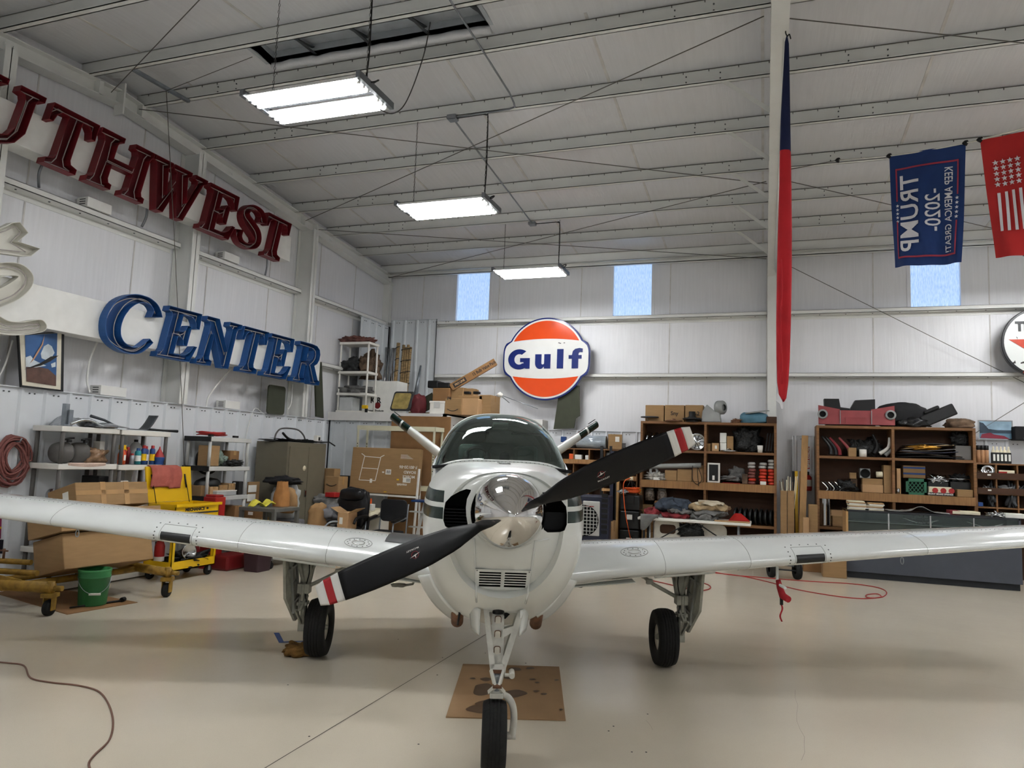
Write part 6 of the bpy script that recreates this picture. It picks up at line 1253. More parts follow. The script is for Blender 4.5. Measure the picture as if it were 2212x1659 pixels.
# steel armchair
ac_ = thing('armchair', 'steel armchair with black vinyl seat and back', 'chair', (AY(850, 1150, 10.4).x, 10.3, 0)); q0 = AY(823, 1080, 10.5); q1 = AY(878, 1080, 10.5)
obj('backrest', G().prism(rounded(q0.x, q1.x, AY(850, 1127, 10.5).z, AY(850, 1079, 10.5).z, .07), 0, .05, Matrix(((1, 0, 0, 0), (0, 0, -1, 10.55), (0, 1, 0, 0), (0, 0, 0, 1)))), 'black_soft', ac_, bev=.012); obj('seat', G().bb(q0.x, q1.x, 10.0, 10.48, .42, .48), 'black_soft', ac_, bev=.02)
for x in (q0.x-.01, q1.x+.01):
    obj('frame_rail', G().tube(bez([(x, 10.52, 0), (x, 10.52, .5), (x, 10.56, .9)], 4), .013, 8), 'galv', ac_); obj('front_leg', G().tube([(x, 10.05, 0), (x, 10.08, .62), (x, 10.5, .68)], .013, 8), 'galv', ac_); obj('arm_pad', G().bar((x, 10.05, .65), (x, 10.4, .70), .05, .03), 'black', ac_)
# open carton on the floor in front of the office chair
pcarton('open printed brown carton in front of the office chair', 728, 751, 1107, 1160, 9.6, .26, m='card_light', tape=False, flaps=True, zb_=.35, stick=(-.3, .6)); carton('plain brown carton beneath the open printed carton', (AY(742, 1130, 9.65).x, 9.75, 0), (.34, .3, .347), 0, 'card')
# small steel table with cloth, bag
stb = thing('steel_table', 'small grey steel table with yellow cloth and paper bag on it', 'table', (-6.95, 9.05, 0)); tx0, tx1, ty0, ty1, tz = -7.25, -6.62, 8.75, 9.35, .85
obj('table_top', G().bb(tx0, tx1, ty0, ty1, tz-.05, tz), pm('steel_grey', '#6c6d69', .45, .3, var=.1), stb, bev=.004)
for x in (tx0+.03, tx1-.03):
    for y in (ty0+.03, ty1-.03): l = obj('leg', G().bb(x-.025, x+.025, y-.025, y+.025, .12, tz-.05), 'steel_grey', stb); obj('caster', G().lathe([(0, -.015), (.045, -.015), (.05, 0), (.045, .015), (0, .015)], (x, y, .05), (1, 0, 0), n=16).bb(x-.004, x+.004, y-.02, y+.02, .05, .12), 'rubber', l)
mono('yellow_cloth', G().grid(lambda a, b: (-7.12+.3*a*.6+.1*b, 8.78+.34*a, tz+.012+.10*abs(math.sin(a*2*PI))*(1-.5*b)+.02*noise.noise(Vector((a*6, b*6, 1)))), 28, 10), pm('bright_yellow', '#d9cf4e', .9, var=.08, bump=.3), 'bright yellow cloth crumpled on the small steel table', 'cloth', solid=.006)
mono('paper_bag', G().grid(lambda a, b: (lambda th, k: (-6.85+.1*k*math.copysign(abs(math.cos(th))**.6, math.cos(th)), 9.2+.12*k*math.copysign(abs(math.sin(th))**.6, math.sin(th))*(1-.25*b), tz+.004+.37*b+.01*noise.noise(Vector((math.cos(th)*3, math.sin(th)*3, b*6)))))(a*2*PI, 1-.34*max(0, b-.4)*1.6+.12*noise.noise(Vector((math.cos(a*2*PI)*3, math.sin(a*2*PI)*3, b*5)))), 40, 16, cu=True), 'kraft', 'tall crumpled brown paper bag on the small steel table', 'bag')
carton('plain tan carton standing under the small steel table', (-6.88, 9.1, .13), (.34, .32, .5), 0, 'card_light', tape=False)
# seats and odds between cabinet and table
tan = thing('tan_chair', 'tan fabric car seat on steel legs beside the small table', 'chair', (-6.35, 9.5, 0)); obj('seat', G().blob((-6.45, 9.5, .42), (.17, .2, .09), 2, .1, pw=.6), 'tan_fabric', tan); obj('backrest', G().blob((-6.55, 9.75, .62), (.12, .2, .25), 4, .1, pw=.6), 'tan_fabric', tan)
for s in (-1, 1): obj('frame', G().tube(bez([(-6.25, 9.4+s*.12, 0), (-6.3, 9.45+s*.12, .35), (-6.2, 9.6+s*.12, .62), (-6.1, 9.75+s*.12, .64)], 5), .016, 8), 'galv', tan)
obj('arm_pad', G().tube([(-6.22, 9.5, .63), (-6.05, 9.8, .66)], .03, 8), 'black', tan)
heap('grey_jacket', 'light grey cloth bundle behind the paper bag', 'cloth', (-6.5, 9.95, .62), (.14, .2, .13), 'grey_cloth', 33)
pheap('plastic_wrap', 'clear plastic wrapped chair part in front of the cabinet', 'bag', 578, 632, 1045, 1085, 9.75, .3, 'clear_plastic', 35, zb_=.6, amp=.15); pheap('black_mat', 'folded black mat on the wrapped chair part', 'mat', 562, 626, 1030, 1047, 9.6, .35, 'black_soft', 36, amp=.25); pheap('tan_cushion', 'tan seat cushion behind the yellow cloth', 'cushion', 593, 632, 1055, 1080, 9.5, .2, 'tan_fabric', 37, zb_=.72, amp=.08)
wch = thing('wrapped_chair', 'plastic-wrapped grey chair frame in front of the cabinet', 'chair', (-7.2, 9.85, 0)); obj('seat', G().bb(-7.45, -7.0, 9.75, 10.05, .5, .6), 'grey_cloth', wch, bev=.03)
for x in (-7.42, -7.03):
    for y in (9.78, 10.02): obj('leg', G().cyl((x, y, 0), (x, y, .5), .015), 'black', wch)
# ================================================================== back wall, right of the airplane
def bookcase(label, xs, zs, y0, y1, thick=None, name='wooden_shelf', m='wood', t=.045, nobot=False):
    """open case: xs = left, dividers, right; zs = shelf undersides bottom to top"""
    b = thing(name, label, 'shelf', ((xs[0]+xs[-1])/2, (y0+y1)/2, 0))
    for i, x in enumerate(xs): obj('upright' if 0 < i < len(xs)-1 else 'side_panel', G().bb(x-t/2, x+t/2, y0, y1, 0, zs[-1]+t/2), m, b, bev=.003)
    for i, z in enumerate(zs): 
        h = thick[1] if thick and i == thick[0] else t
        obj('shelf_board', G().bb(xs[0], xs[-1], y0-.006 if h > t else y0+.004, y1, z-h+t/2, z+t/2), 'wood_light' if h > t else m, b, bev=.003)
    obj('back_panel', G().bb(xs[0], xs[-1], y1-.012, y1, 0, zs[-1]), 'ply_dark', b)
    return b
Y1 = 13.8
def ZY(px, py, Y=Y1): return AY(px, py, Y).z
def XY(px, py, Y=Y1): return AY(px, py, Y).x
t_ = .045
zsA = [ZY(1530, 1132), ZY(1530, 1045), ZY(1530, 977), ZY(1530, 914.5)]; xsA = [XY(1385, 1000), XY(1523, 1000), XY(1675, 1000)]
bookcase('wide wooden shelf behind the propeller tip, car seats and boxes on it', xsA, [.12]+zsA, Y1, 14.3, (2, .14)); S1 = [z+t_/2+.002 for z in zsA]
zsB = [ZY(1935, 1150), ZY(1935, 1070), ZY(1935, 992), ZY(1935, 924.5)]; xsB = [XY(1767, 1000), XY(1930, 1000), XY(2106, 1000)]
bookcase('wide wooden shelf right of the roof column, red car panel on top', xsB, [.12]+zsB, Y1, 14.3, (2, .14)); S2 = [z+t_/2+.002 for z in zsB]
# --- on top of the left shelf
for px0, px1, mk, l in ((1394, 1434, None, 'plain brown carton at the left on the wooden shelf top'), (1436, 1478, 'Sny', 'brown carton with scrawled marker beside the plain one on the shelf top'), (1480, 1519, 'PR-2', 'brown carton with arrow and marker, third on the shelf top')):
    pcarton(l, px0, px1, 875, 913, 13.95, .34, m='card', zb_=S1[3], mark=mk)
def disc(name, label, px, py, r, th, m, Y=13.8, cat='part', stem=None, zb_=None):
    q = AY(px, py, Y); z = zb_ if zb_ is not None else q.z; t = thing(name, label, cat, (q.x, Y, z)); obj('rim', G().lathe([(0, 0), (r*.9, 0), (r, th*.5), (r*.85, th), (r*.3, th*1.1), (0, th*1.1)], (q.x, Y, z), n=28), m, t)
    if stem: obj('hub', G().lathe([(stem[0]*1.6, th), (stem[0], th+.03), (stem[0], th+stem[1]), (stem[0]*.8, th+stem[1]), (0, th+stem[1]-.01)], (q.x, Y, z), n=20), m, t)
    return t
t = thing('stool_ring', 'dark steel wheel ring on wire legs at the shelf top corner', 'part', (XY(1400, 910, 13.75), 13.75, S1[3])); q = AY(1400, 901, 13.75); obj('ring', G().lathe([(.05, 0), (.17, 0), (.18, .012), (.17, .025), (.05, .03)], (q.x, 13.98, q.z), n=28), 'dark_steel', t)
for k in range(3): obj('leg', G().cyl((q.x+.1*math.cos(k*2.1), 13.98+.1*math.sin(k*2.1), q.z), (q.x+.06*math.cos(k*2.1), 13.98+.06*math.sin(k*2.1), S1[3]), .006), 'galv', t)
disc('brake_disc', 'flat rusty disc on the shelf top before the cartons', 1455, 911, .17, .025, 'rust', 13.86, zb_=S1[3], stem=(.03, .03)); disc('pulley', 'black pulley with tall hub on the wooden shelf top', 1495, 905, .18, .04, 'black', 13.86, stem=(.06, .12), zb_=S1[3]+.035); mono('steel_plate', G().lathe([(0, 0), (.12, 0), (.11, .03), (0, .034)], (XY(1495, 905, 13.86), 13.86, S1[3]), n=20), 'ac_dark', 'flat black plate under the tall pulley', 'part')
g = G().prism([(0, 0), (.36, 0), (.34, .15), (.36, .28), (.28, .30), (.26, .2), (.1, .34), (.02, .2)], 0, .22, frame((XY(1516, 912, 14.05), 14.1, S1[3]), (1, 0, 0), (0, 0, 1))); t = thing('cowl_duct', 'pale grey air duct with round mouth on the wooden shelf top', 'duct', (XY(1535, 912), 13.95, S1[3])); obj('duct_body', g, pm('duct_grey', '#8f918f', .5, var=.12), t, bev=.02)
q = AY(1556, 880, 13.9); obj('round_mouth', G().lathe([(.06, .08), (.13, .05), (.13, -.05), (.11, -.05), (.09, .04), (0, .04)], (q.x, 13.95, q.z), (.7, -.5, 0), n=24), 'duct_grey', t)
pheap('plane_tool', 'small dark rusty tools on the wooden shelf top', 'tools', 1580, 1600, 905, 916, 13.85, .12, 'rust', 41, zb_=S1[3], amp=.4); pheap('blue_cushion', 'blue car seat cushion on the right of the shelf top', 'cushion', 1597, 1660, 890, 916, 13.85, .35, pm('seat_blue', '#4d7486', .6, var=.2), 42, zb_=S1[3], amp=.06, pw=.55); slab_on('grey_sheet', 'grey flat panel tilted on the blue cushion', 'panel', AY(1635, 893, 13.95)+Vector((0, 0, .02)), (.42, .25, .015), 'duct_grey', .1, .1, -.14); pbox('wooden_crate', 'small dark wooden crate at the right end of the shelf top', 'crate', 1656, 1678, 900, 915, 13.85, .25, 'ply_dark', zb_=S1[3])
# --- upper left bay: hubcaps standing in a row, the big one in front
def hubcap(label, c, r, ax, group=None):
    t = thing('hubcap', label, 'hubcap', (c[0], c[1], c[2]-r), 0, group); obj('dish', G().lathe([(0, .035), (r*.2, .034), (r*.25, .02), (r*.55, .028), (r*.8, .015), (r*.86, .03), (r, .022), (r, 0)], c, ax, n=32), 'chrome_part', t); return t
for k in range(6): hubcap('chrome hubcap standing on edge, number %s from the left in the shelf row' % ('one', 'two', 'three', 'four', 'five', 'six')[k], (xsA[0]+.12+k*.11, 14.05, S1[2]+.17), .165, (1, -.35, 0), 'hubcaps in the shelf row')
c = AY(1505, 953, 13.83); big = hubcap('large chrome spoked hubcap next to the propeller tip', (c.x, 13.88, S1[2]+.165), .165, (0, -1, 0))
for k in range(10): a = 2*PI*k/10; obj('spoke', G().bar((c.x+.05*math.cos(a), 13.85, S1[2]+.165+.05*math.sin(a)), (c.x+.125*math.cos(a), 13.855, S1[2]+.165+.125*math.sin(a)), .012, .012, (0, 1, 0)), 'ink', big)
# --- upper right bay
pcarton('small plain carton at the left of the upper right bay', 1526, 1535, 958, 974, 13.9, .15, zb_=S1[2], tape=False); pcarton('small carton with blue print leaning in the upper right bay', 1537, 1552, 957, 974, 13.86, .1, m='card_light', zb_=S1[2], tape=False, rz=.2, stick=(-.1, .3)); pcarton('upper white carton stacked in the upper right bay', 1555, 1569, 935, 956, 13.95, .14, m='label_white', zb_=None, tape=False); pcarton('lower white carton stacked in the upper right bay', 1555, 1569, 956.5, 973, 13.95, .14, m='label_white', zb_=S1[2], tape=False); pcarton('tall tan carton beside the white cartons', 1570, 1584, 942, 973, 13.95, .14, zb_=S1[2], tape=False); disc('flat_hubcap', 'chrome hubcap lying flat in the upper right bay', 1575, 972, .16, .03, 'chrome_part', 13.9, zb_=S1[2], stem=(.03, .03))
pheap('dark_grilles', 'pile of dark car grilles in the upper right bay', 'car parts', 1585, 1640, 925, 974, 14.0, .25, 'black_mess', 44, zb_=S1[2], amp=.3, fr=3); 
for k in range(4): q = XY(1653+k*6, 960); mono('dark_plate', G().bar((q, 13.95, S1[2]), (q+.04, 14.05, S1[2]+.33), .02, .2, (0, 1, 0)), 'ac_dark', 'dark plate standing on edge at the right end of the upper bay, %s' % ('first', 'second', 'third', 'last')[k], 'plate', 'standing dark plates')
mono('white_cup', G().lathe([(0, 0), (.04, 0), (.05, .13), (.044, .13), (.035, .01)], (XY(1642, 970, 13.86), 13.86, S1[2]), n=16), 'white_plastic', 'pale cup at the front of the upper right bay', 'cup')
# --- middle left bay
q = AY(1400, 1002, 13.85); mono('light_bar', G().cyl((XY(1395, 1005, 13.9), 13.9, ZY(1400, 1008, 13.9)), (XY(1515, 1003, 13.9), 13.88, ZY(1515, 1005, 13.9)), .045, n=12), 'duct_grey', 'long silver tube lying across boxes in the middle bay', 'tube')
pcarton('left worn brown carton in the middle bay', 1436, 1462, 1016, 1043, 13.88, .3, m='card', zb_=S1[1]); pcarton('right worn brown carton in the middle bay', 1463, 1494, 1014, 1044, 13.88, .3, m='card', zb_=S1[1]); pcarton('flat tan board carton at the divider in the middle bay', 1495, 1519, 1005, 1045, 13.95, .2, m='card_light', zb_=S1[1], tape=False)
mono('speaker_ring', G().lathe([(.04, 0), (.085, 0), (.09, .03), (.05, .05), (.04, .03)], (XY(1412, 1018, 13.95), 13.95, ZY(1412, 1018, 13.95)), (.3, -1, .2), n=20), 'duct_grey', 'grey ring casting in the middle left bay', 'part'); pheap('white_fittings', 'pile of small white fittings in the middle left bay', 'fittings', 1397, 1436, 1022, 1042, 13.85, .2, pm('fit_white', '#a8a49b', .6, var=.6, scale=20, bump=.7), 45, zb_=S1[1], amp=.5, fr=4); pbox('white_box', 'small white box before the white fittings', 'box', 1411, 1424, 1031, 1041, 13.82, .08, 'label_white', zb_=S1[1])
mono('black_lead', G().tube(bez([AY(1496, 1006, 13.8), AY(1496, 1035, 13.78), AY(1506, 1046, 13.78), AY(1516, 1035, 13.78), AY(1507, 1010, 13.78), AY(1509, 1050, 13.77)], 6), .006, 5), 'black', 'thin black lead hanging in front of the middle bay', 'cable')
# --- middle right bay
x0, x1, _, _, z0, z1 = R(1528, 1555, 1000, 1047, 13.84, .12); t = thing('framed_board', 'white framed black panel standing in the middle right bay', 'panel', ((x0+x1)/2, 13.88, S1[1])); obj('frame', G().bb(x0, x1, 13.84, 13.92, S1[1], z1), 'white_plastic', t, bev=.006); obj('black_face', G().bb(x0+.03, x1-.03, 13.836, 13.84, S1[1]+.03, z1-.03), 'black', t); obj('sticker', G().bb(x0+.09, x0+.13, 13.833, 13.836, S1[1]+.05, S1[1]+.13), 'label_white', t)
pheap('white_gloves', 'crumpled cream gloves in the middle right bay', 'gloves', 1557, 1595, 1028, 1042, 13.85, .2, 'rag_grey', 46, zb_=S1[1]+.05, amp=.4); pbox('red_folder', 'thin red folder under the cream gloves', 'folder', 1560, 1598, 1043, 1047, 13.83, .22, 'bright_red', zb_=S1[1]); pheap('wire_hooks', 'tangle of grey wire hooks in the middle right bay', 'wire', 1575, 1610, 1012, 1040, 14.0, .15, 'rag_grey', 47, zb_=S1[1]+.03, amp=.3, fr=3)
pbox('brown_wedge', 'dark brown leather case left of the lamp stacks', 'case', 1603, 1615, 1024, 1050, 13.88, .15, 'rag_brown', zb_=S1[1])
random.seed(11)
for ci, (px, n) in enumerate(((1624, 7), (1648, 7), (1667, 8))):
    x = XY(px, 1035, 13.88)
    for k in range(n):
        z = S1[1]+k*.058; m = ('tail_red' if (k < 5 and ci) or k in (1,) else 'tail_grey' if k > 4 else 'tail_maroon')
        pm('tail_red', '#b23420', .3, var=.12); pm('tail_grey', '#a9a7a3', .3, .4, var=.2); pm('tail_maroon', '#6b3a34', .4, var=.2)
        mono('tail_lamp', G().lathe([(0, 0), (.062, 0), (.07, .03), (.055, .05), (0, .054)], (x+.008*math.sin(k*2+ci), 13.9, z), n=16), m, '%s lamp lens, %s from the bottom of the %s stack in the middle bay' % ({'tail_red': 'orange red', 'tail_grey': 'silver', 'tail_maroon': 'maroon'}[m], ('first', 'second', 'third', 'fourth', 'fifth', 'sixth', 'seventh', 'eighth')[k], ('left', 'middle', 'right')[ci]), 'lamp', 'stacked car lamp lenses')
pbox('price_card', 'white card leaning on the middle lamp stack', 'card', 1642, 1655, 1040, 1048, 13.8, .01, 'label_white', zb_=S1[1])
# --- lower bays
for px, l in ((1403, 'left glass jar of parts in the lower bay'), (1430, 'right glass jar of parts in the lower bay')):
    x = XY(px, 1085, 14.0); t = thing('parts_jar', l, 'jar', (x, 14.0, S1[0])); obj('jar_body', G().lathe([(0, 0), (.085, 0), (.09, .02), (.09, .17), (.07, .2)], (x, 14.0, S1[0]+.34), n=18), pm('jar_mix', '#6d6157', .25, var=.6, scale=30), t); obj('lid', G().lathe([(.075, .2), (.078, .23), (0, .235)], (x, 14.0, S1[0]+.34), n=18), 'duct_grey', t)
pcarton('brown carton under the left glass jar in the lower bay', 1386, 1410, 1090, 1106, 13.95, .26, zb_=S1[0], tape=False); carton('brown carton under the right glass jar in the lower bay', (XY(1430, 1100, 14.0), 14.05, S1[0]), (.26, .3, .335), 0, 'card_dark')
for k in range(8): x = XY(1585+k*11, 1110, 13.95); mono('brake_drum', G().lathe([(0, 0), (.04, 0), (.13, .015), (.15, .05), (.13, .06)], (x, 13.98, S1[0]+.15), (1, -.2, 0), n=20), 'ac_dark', 'dark disc standing on edge in the lower bay, place %s from the left' % ('one', 'two', 'three', 'four', 'five', 'six', 'seven', 'eight')[k], 'disc', 'dark discs in the lower bay')
# --- white folding table with clothes
ct = thing('folding_table', 'white folding table piled with upholstery before the wooden shelf', 'table', (XY(1500, 1160, 12.75), 12.9, 0)); zt = ZY(1500, 1124, 12.6); x0 = XY(1377, 1125, 12.6); x1 = XY(1622, 1135, 12.6)
obj('table_top', G().bb(x0, x1, 12.6, 13.3, zt-.045, zt), 'white_plastic', ct, bev=.012)
for x in (x0+.2, x1-.2): obj('leg_frame', G().tube([(x, 12.7, 0), (x, 12.7, zt-.05), (x, 13.2, zt-.05), (x, 13.2, 0)], .014, 8), 'galv', ct)
obj('brace', G().bar((x0+.25, 12.72, .35), (x0+.85, 12.72, zt-.06), .02, .02), 'ac_dark', ct); obj('brace', G().bar((x1-.25, 12.72, .35), (x1-.85, 12.72, zt-.06), .02, .02), 'ac_dark', ct)
pm('cl_blue', '#39414d', .85, var=.3, bump=.5, bscale=12); pm('cl_red', '#7f2a30', .85, var=.2, bump=.4, bscale=12); pm('cl_tan', '#9a8566', .85, var=.25, bump=.5, bscale=12); pm('cl_cream', '#b9ae98', .85, var=.2, bump=.4, bscale=12); pm('cl_grey', '#6a6a68', .7, var=.25, bump=.5, bscale=12)
def fold(label, px0, px1, py0, py1, m, seed, Y=12.72, d=.45): 
    x0, x1, _, _, z0, z1 = R(px0, px1, py0, py1, Y, d); w = x1-x0; h = max(z1-z0, .04)
    return mono('folded_upholstery', G().grid(lambda a, b: (lambda th, k: ((x0+x1)/2+w/2*math.copysign(abs(math.cos(th))**.7, math.cos(th))*k*math.sin(b*PI)**.35, Y+d/2+d/2*math.copysign(abs(math.sin(th))**.7, math.sin(th))*k*math.sin(b*PI)**.35, z0+h*b+.55*h*noise.noise(Vector((math.cos(th)*2.5+seed, math.sin(th)*2.5, b*2)))+.25*h*noise.noise(Vector((math.cos(th)*7+seed, math.sin(th)*7, b*5)))))(a*2*PI, 1+.26*noise.noise(Vector((math.cos(th_ := a*2*PI)*2.5, math.sin(th_)*2.5, b*4+seed)))), 48, 14, cu=True), m, label, 'fabric', 'upholstery on the white table')
for a in (('grey plastic-wrapped fabric at the bottom left of the white table', 1385, 1440, 1112, 1124, 'cl_grey', 1), ('dark red folded fabric low on the white table', 1423, 1490, 1108, 1123, 'cl_red', 2), ('grey folded fabric above the red one on the white table', 1440, 1495, 1097, 1112, 'cl_grey', 3), ('dark blue folded jacket on top of the left table pile', 1412, 1490, 1082, 1102, 'cl_blue', 4), ('cream and maroon cloth hanging at the left table end', 1388, 1425, 1100, 1116, 'cl_red', 5), ('clear grey bag of fabric in the middle of the white table', 1488, 1550, 1108, 1128, 'cl_grey', 6), ('grey folded fabric in the right table pile', 1495, 1572, 1102, 1116, 'cl_grey', 7), ('tan folded upholstery on the right table pile', 1488, 1575, 1089, 1106, 'cl_tan', 8), ('cream folded upholstery at the top of the right pile', 1500, 1560, 1085, 1094, 'cl_cream', 9)): fold(*a)
mono('red_cloth', G().add([AY(*q, 12.75)+Vector((0, d, 0)) for q, d in (((1572, 1127), 0), ((1620, 1127), .02), ((1600, 1113), .3), ((1586, 1112), .3))], [(0, 1, 2, 3)]), 'bright_red', 'red triangular cloth at the right of the white table', 'cloth', solid=.02); pcarton('long flat tan carton on the right table edge', 1543, 1619, 1126, 1136, 12.62, .12, m='card_light', tape=False, zb_=zt+.002)
mono('table_rag', G().grid(lambda a, b: (XY(1384, 1120, 12.58)+.3*a, 12.57-.02*math.sin(b*PI), zt+.06-.28*b*(.6+.4*math.sin(a*4+1))), 12, 8), 'cl_grey', 'grey blue cloth hanging off the left end of the white table', 'cloth', solid=.006)
# seat shells and wire basket under the table
t = thing('seat_shell', 'pale metal aircraft seat frame under the white table', 'seat', (XY(1440, 1160, 12.9), 12.95, 0)); x0 = XY(1413, 1140, 12.85); x1 = XY(1475, 1140, 12.85)
obj('side_plate', G().prism(rounded(x0, x1, .35, zt-.06, .05), 0, .02, Matrix(((1,0,0,0), (0,0,1,12.85), (0,1,0,0), (0,0,0,1)))), 'ac_cream', t); obj('opening', G().prism(rounded(x0+.1, x1-.12, .5, zt-.12, .05), -.005, 0, Matrix(((1,0,0,0), (0,0,1,12.85), (0,1,0,0), (0,0,0,1)))), 'ply_dark', t); obj('base', G().bb(x0, x1, 12.85, 13.2, 0, .35), 'ac_cream', t, bev=.02)
mono('seat_sheet', G().prism(rounded(XY(1476, 1140, 12.95), XY(1570, 1140, 12.95), 0, zt-.08, .1), 0, .04, Matrix(((1,0,0,0), (0,0,1,12.98), (0,1,0,0), (0,0,0,1)))), 'ac_cream', 'pale rounded metal panel under the white table', 'panel', bev=.01); pheap('wire_basket', 'dark wire basket of parts under the white table', 'basket', 1470, 1515, 1133, 1165, 12.72, .15, 'black_mess', 51, amp=.4, fr=4)
for k in range(2): mono('black_stand', G().cyl((XY(1391+k*9, 1150, 12.8), 12.8, 0), (XY(1391+k*9, 1130, 12.8), 12.8, zt-.05), .02), 'black', '%s thin black pole under the left table end' % ('left', 'right')[k], 'pole')
pcarton('brown carton under the left end of the white table', 1386, 1412, 1150, 1175, 13.35, .3, zb_=0); pcarton('brown carton above the lower one at the table end', 1386, 1410, 1128, 1150, 13.4, .28, zb_=None, m='card_dark')
# --- pigeonhole case behind the nose
zs = [ZY(1290, 1100, 13.9), ZY(1290, 1035, 13.9), ZY(1290, 1003, 13.9), ZY(1290, 971, 13.9)]; xs = [XY(p, 1000, 13.9) for p in (1170, 1200, 1239, 1272, 1305, 1338, 1376)]
bookcase('low wooden pigeonhole case behind the airplane nose', xs, zs, 13.9, 14.3, None, 'pigeonhole_case', t=.025)
for z, k in ((zs[2], 0), (zs[1], 1)): mono('lip_board', G().bb(xs[0], xs[-1], 13.87, 13.897, z, z+.085), 'wood_light', ('upper', 'lower')[k]+' wooden lip board across the pigeonhole case', 'board')
zp = zs[3]+.016
t = thing('lamp_housing', 'clear ribbed plastic tube on the pigeonhole case', 'tube', (XY(1278, 960), 14.0, zp)); obj('tube', G().cyl((XY(1247, 955, 14.0), 14.0, zp+.13), (XY(1310, 955, 14.0), 14.0, zp+.13), .125, n=20), pm('clear_blue', '#a8b2ba', .1, .3, var=.25, scale=12, stretch=(1, 8, 8)), t)
pcarton('upright brown carton on the pigeonhole case', 1311, 1340, 938, 975, 13.95, .25, m='card', zb_=zp, rz=.25, stick=(.0, .5))
for k in range(6): mono('rod', G().cyl((XY(1225, 960, 14.2), 14.2, zp+.01+k*.02), (XY(1352, 955, 14.2), 14.2, zp+.01+k*.022), .008, n=6), 'dark_steel', 'thin dark rod behind the brown carton, %s from below' % ('first', 'second', 'third', 'fourth', 'fifth', 'sixth')[k], 'rod', 'rods on the pigeonhole case')
pheap('dark_parts', 'dark curved part left of the clear tube on the pigeonhole case', 'part', 1222, 1248, 955, 971, 13.95, .3, 'ac_dark', 52, zb_=zp, amp=.2); pbox('blue_bin', 'small blue plastic bin behind the tail', 'bin', 1211, 1222, 943, 955, 14.15, .1, 'blue', bev=.01)
z_ = zs[2]+.1
for px, w, h, m, l in ((1234, .1, .1, 'orange', 'orange lidded tub in the pigeonhole'), (1248, .14, .085, 'label_white', 'white carton in the pigeonhole'), (1268, .08, .08, 'label_white', 'folded white paper in the pigeonhole')): x = XY(px, 992, 13.92); mono('pigeonhole_item', G().bb(x-w/2, x+w/2, 13.93, 14.05, zs[2]+.014, zs[2]+.09+h), m, l, 'container', bev=.01)
pheap('grey_fitting', 'grey metal fitting in the right pigeonhole', 'fitting', 1306, 1322, 978, 990, 13.95, .15, 'duct_grey', 53, zb_=zs[2]+.014)
# --- evaporative cooler
x0 = XY(1250, 1110, 12.5); x1 = XY(1314, 1110, 12.5); zt = ZY(1290, 1071, 12.5); zb0 = .05
ev = thing('evaporative_cooler', 'dark and light grey evaporative air cooler with round grille', 'air cooler', ((x0+x1)/2, 12.7, 0)); pm('navy_plastic', '#25283a', .5, var=.08)
obj('housing', G().bb(x0, x1, 12.55, 12.95, zb0, zt), 'navy_plastic', ev, bev=.03); obj('front_face', G().bb(x0+.06, x1-.16, 12.53, 12.56, zb0+.35, zt-.1), 'grey_plastic', ev, bev=.02); gcx = (x0+x1)/2-.2; gcz = (zb0+.35+zt-.1)/2-.04
gr2 = obj('round_grille', G().lathe([(0, 0), (.26, 0), (.265, .006), (.27, 0)], (gcx+.02, 12.528, gcz), (0, -1, 0), n=36), 'deep_black', ev)
for k in range(9):
    dz = -.24+k*.06; hw = math.sqrt(max(0, .26**2-dz*dz))
    if hw > .03: obj('grille_bar', G().bb(gcx+.02-hw, gcx+.02+hw, 12.518, 12.526, gcz+dz-.006, gcz+dz+.006), 'grey_plastic', gr2); obj('grille_bar', G().bb(gcx+.02+dz-.006, gcx+.02+dz+.006, 12.518, 12.526, gcz-hw, gcz+hw), 'grey_plastic', gr2)
for k in range(8): obj('side_louvre', G().bb(x1-.13, x1-.02, 12.535, 12.56, zb0+.4+k*.09, zb0+.46+k*.09), 'black', ev)
for z in (gcz+.02, gcz-.08): obj('switch', G().bb(x1-.225, x1-.19, 12.52, 12.535, z, z+.05), 'black', ev)
obj('brand_strip', G().bb(gcx+.05, gcx+.2, 12.525, 12.53, zt-.2, zt-.185), 'bright_red', ev)
for x in (x0+.05, x1-.05): obj('caster', G().blob((x, 12.6, .03), (.03, .03, .03), 1, 0, nu=10, nv=6), 'black', ev)
# --- black storage drawers, orange cord, ladder, poles between cooler and shelf
x0 = XY(1339, 1120, 13.3); x1 = XY(1381, 1120, 13.3); ds = thing('drawer_tower', 'stack of black plastic drawers with white cards beside the wooden shelf', 'drawers', ((x0+x1)/2, 13.5, 0))
for k, (a, b) in enumerate(((1070, 1102), (1104, 1143), (1145, 1190))):
    z1 = ZY(1360, a, 13.3); z0 = 0 if k == 2 else ZY(1360, b, 13.3); d = obj('drawer', G().bb(x0, x1, 13.3, 13.7, z0, z1), 'ac_dark', ds, bev=.02); obj('card_holder', G().bb((x0+x1)/2-.08, (x0+x1)/2+.08, 13.285, 13.3, (z0+z1)/2-.03, (z0+z1)/2+.13), 'black', d)
    if k: obj('label_card', G().bb((x0+x1)/2-.05, (x0+x1)/2+.05, 13.28, 13.286, (z0+z1)/2+.01, (z0+z1)/2+.1), 'label_white', d)
zc_ = ZY(1360, 1068, 13.3); cx_ = (x0+x1)/2; t = thing('cord_coil', 'orange extension cord coiled on the black drawers', 'cord', (cx_, 13.4, zc_)); obj('cord', G().tube([(cx_+.02+(.13+.025*math.sin(k*.31))*math.cos(k*.42), 13.42+(.12+.02*math.sin(k*.53))*math.sin(k*.42), zc_+.02+.0011*k) for k in range(95)], .010, 6), 'orange', t)
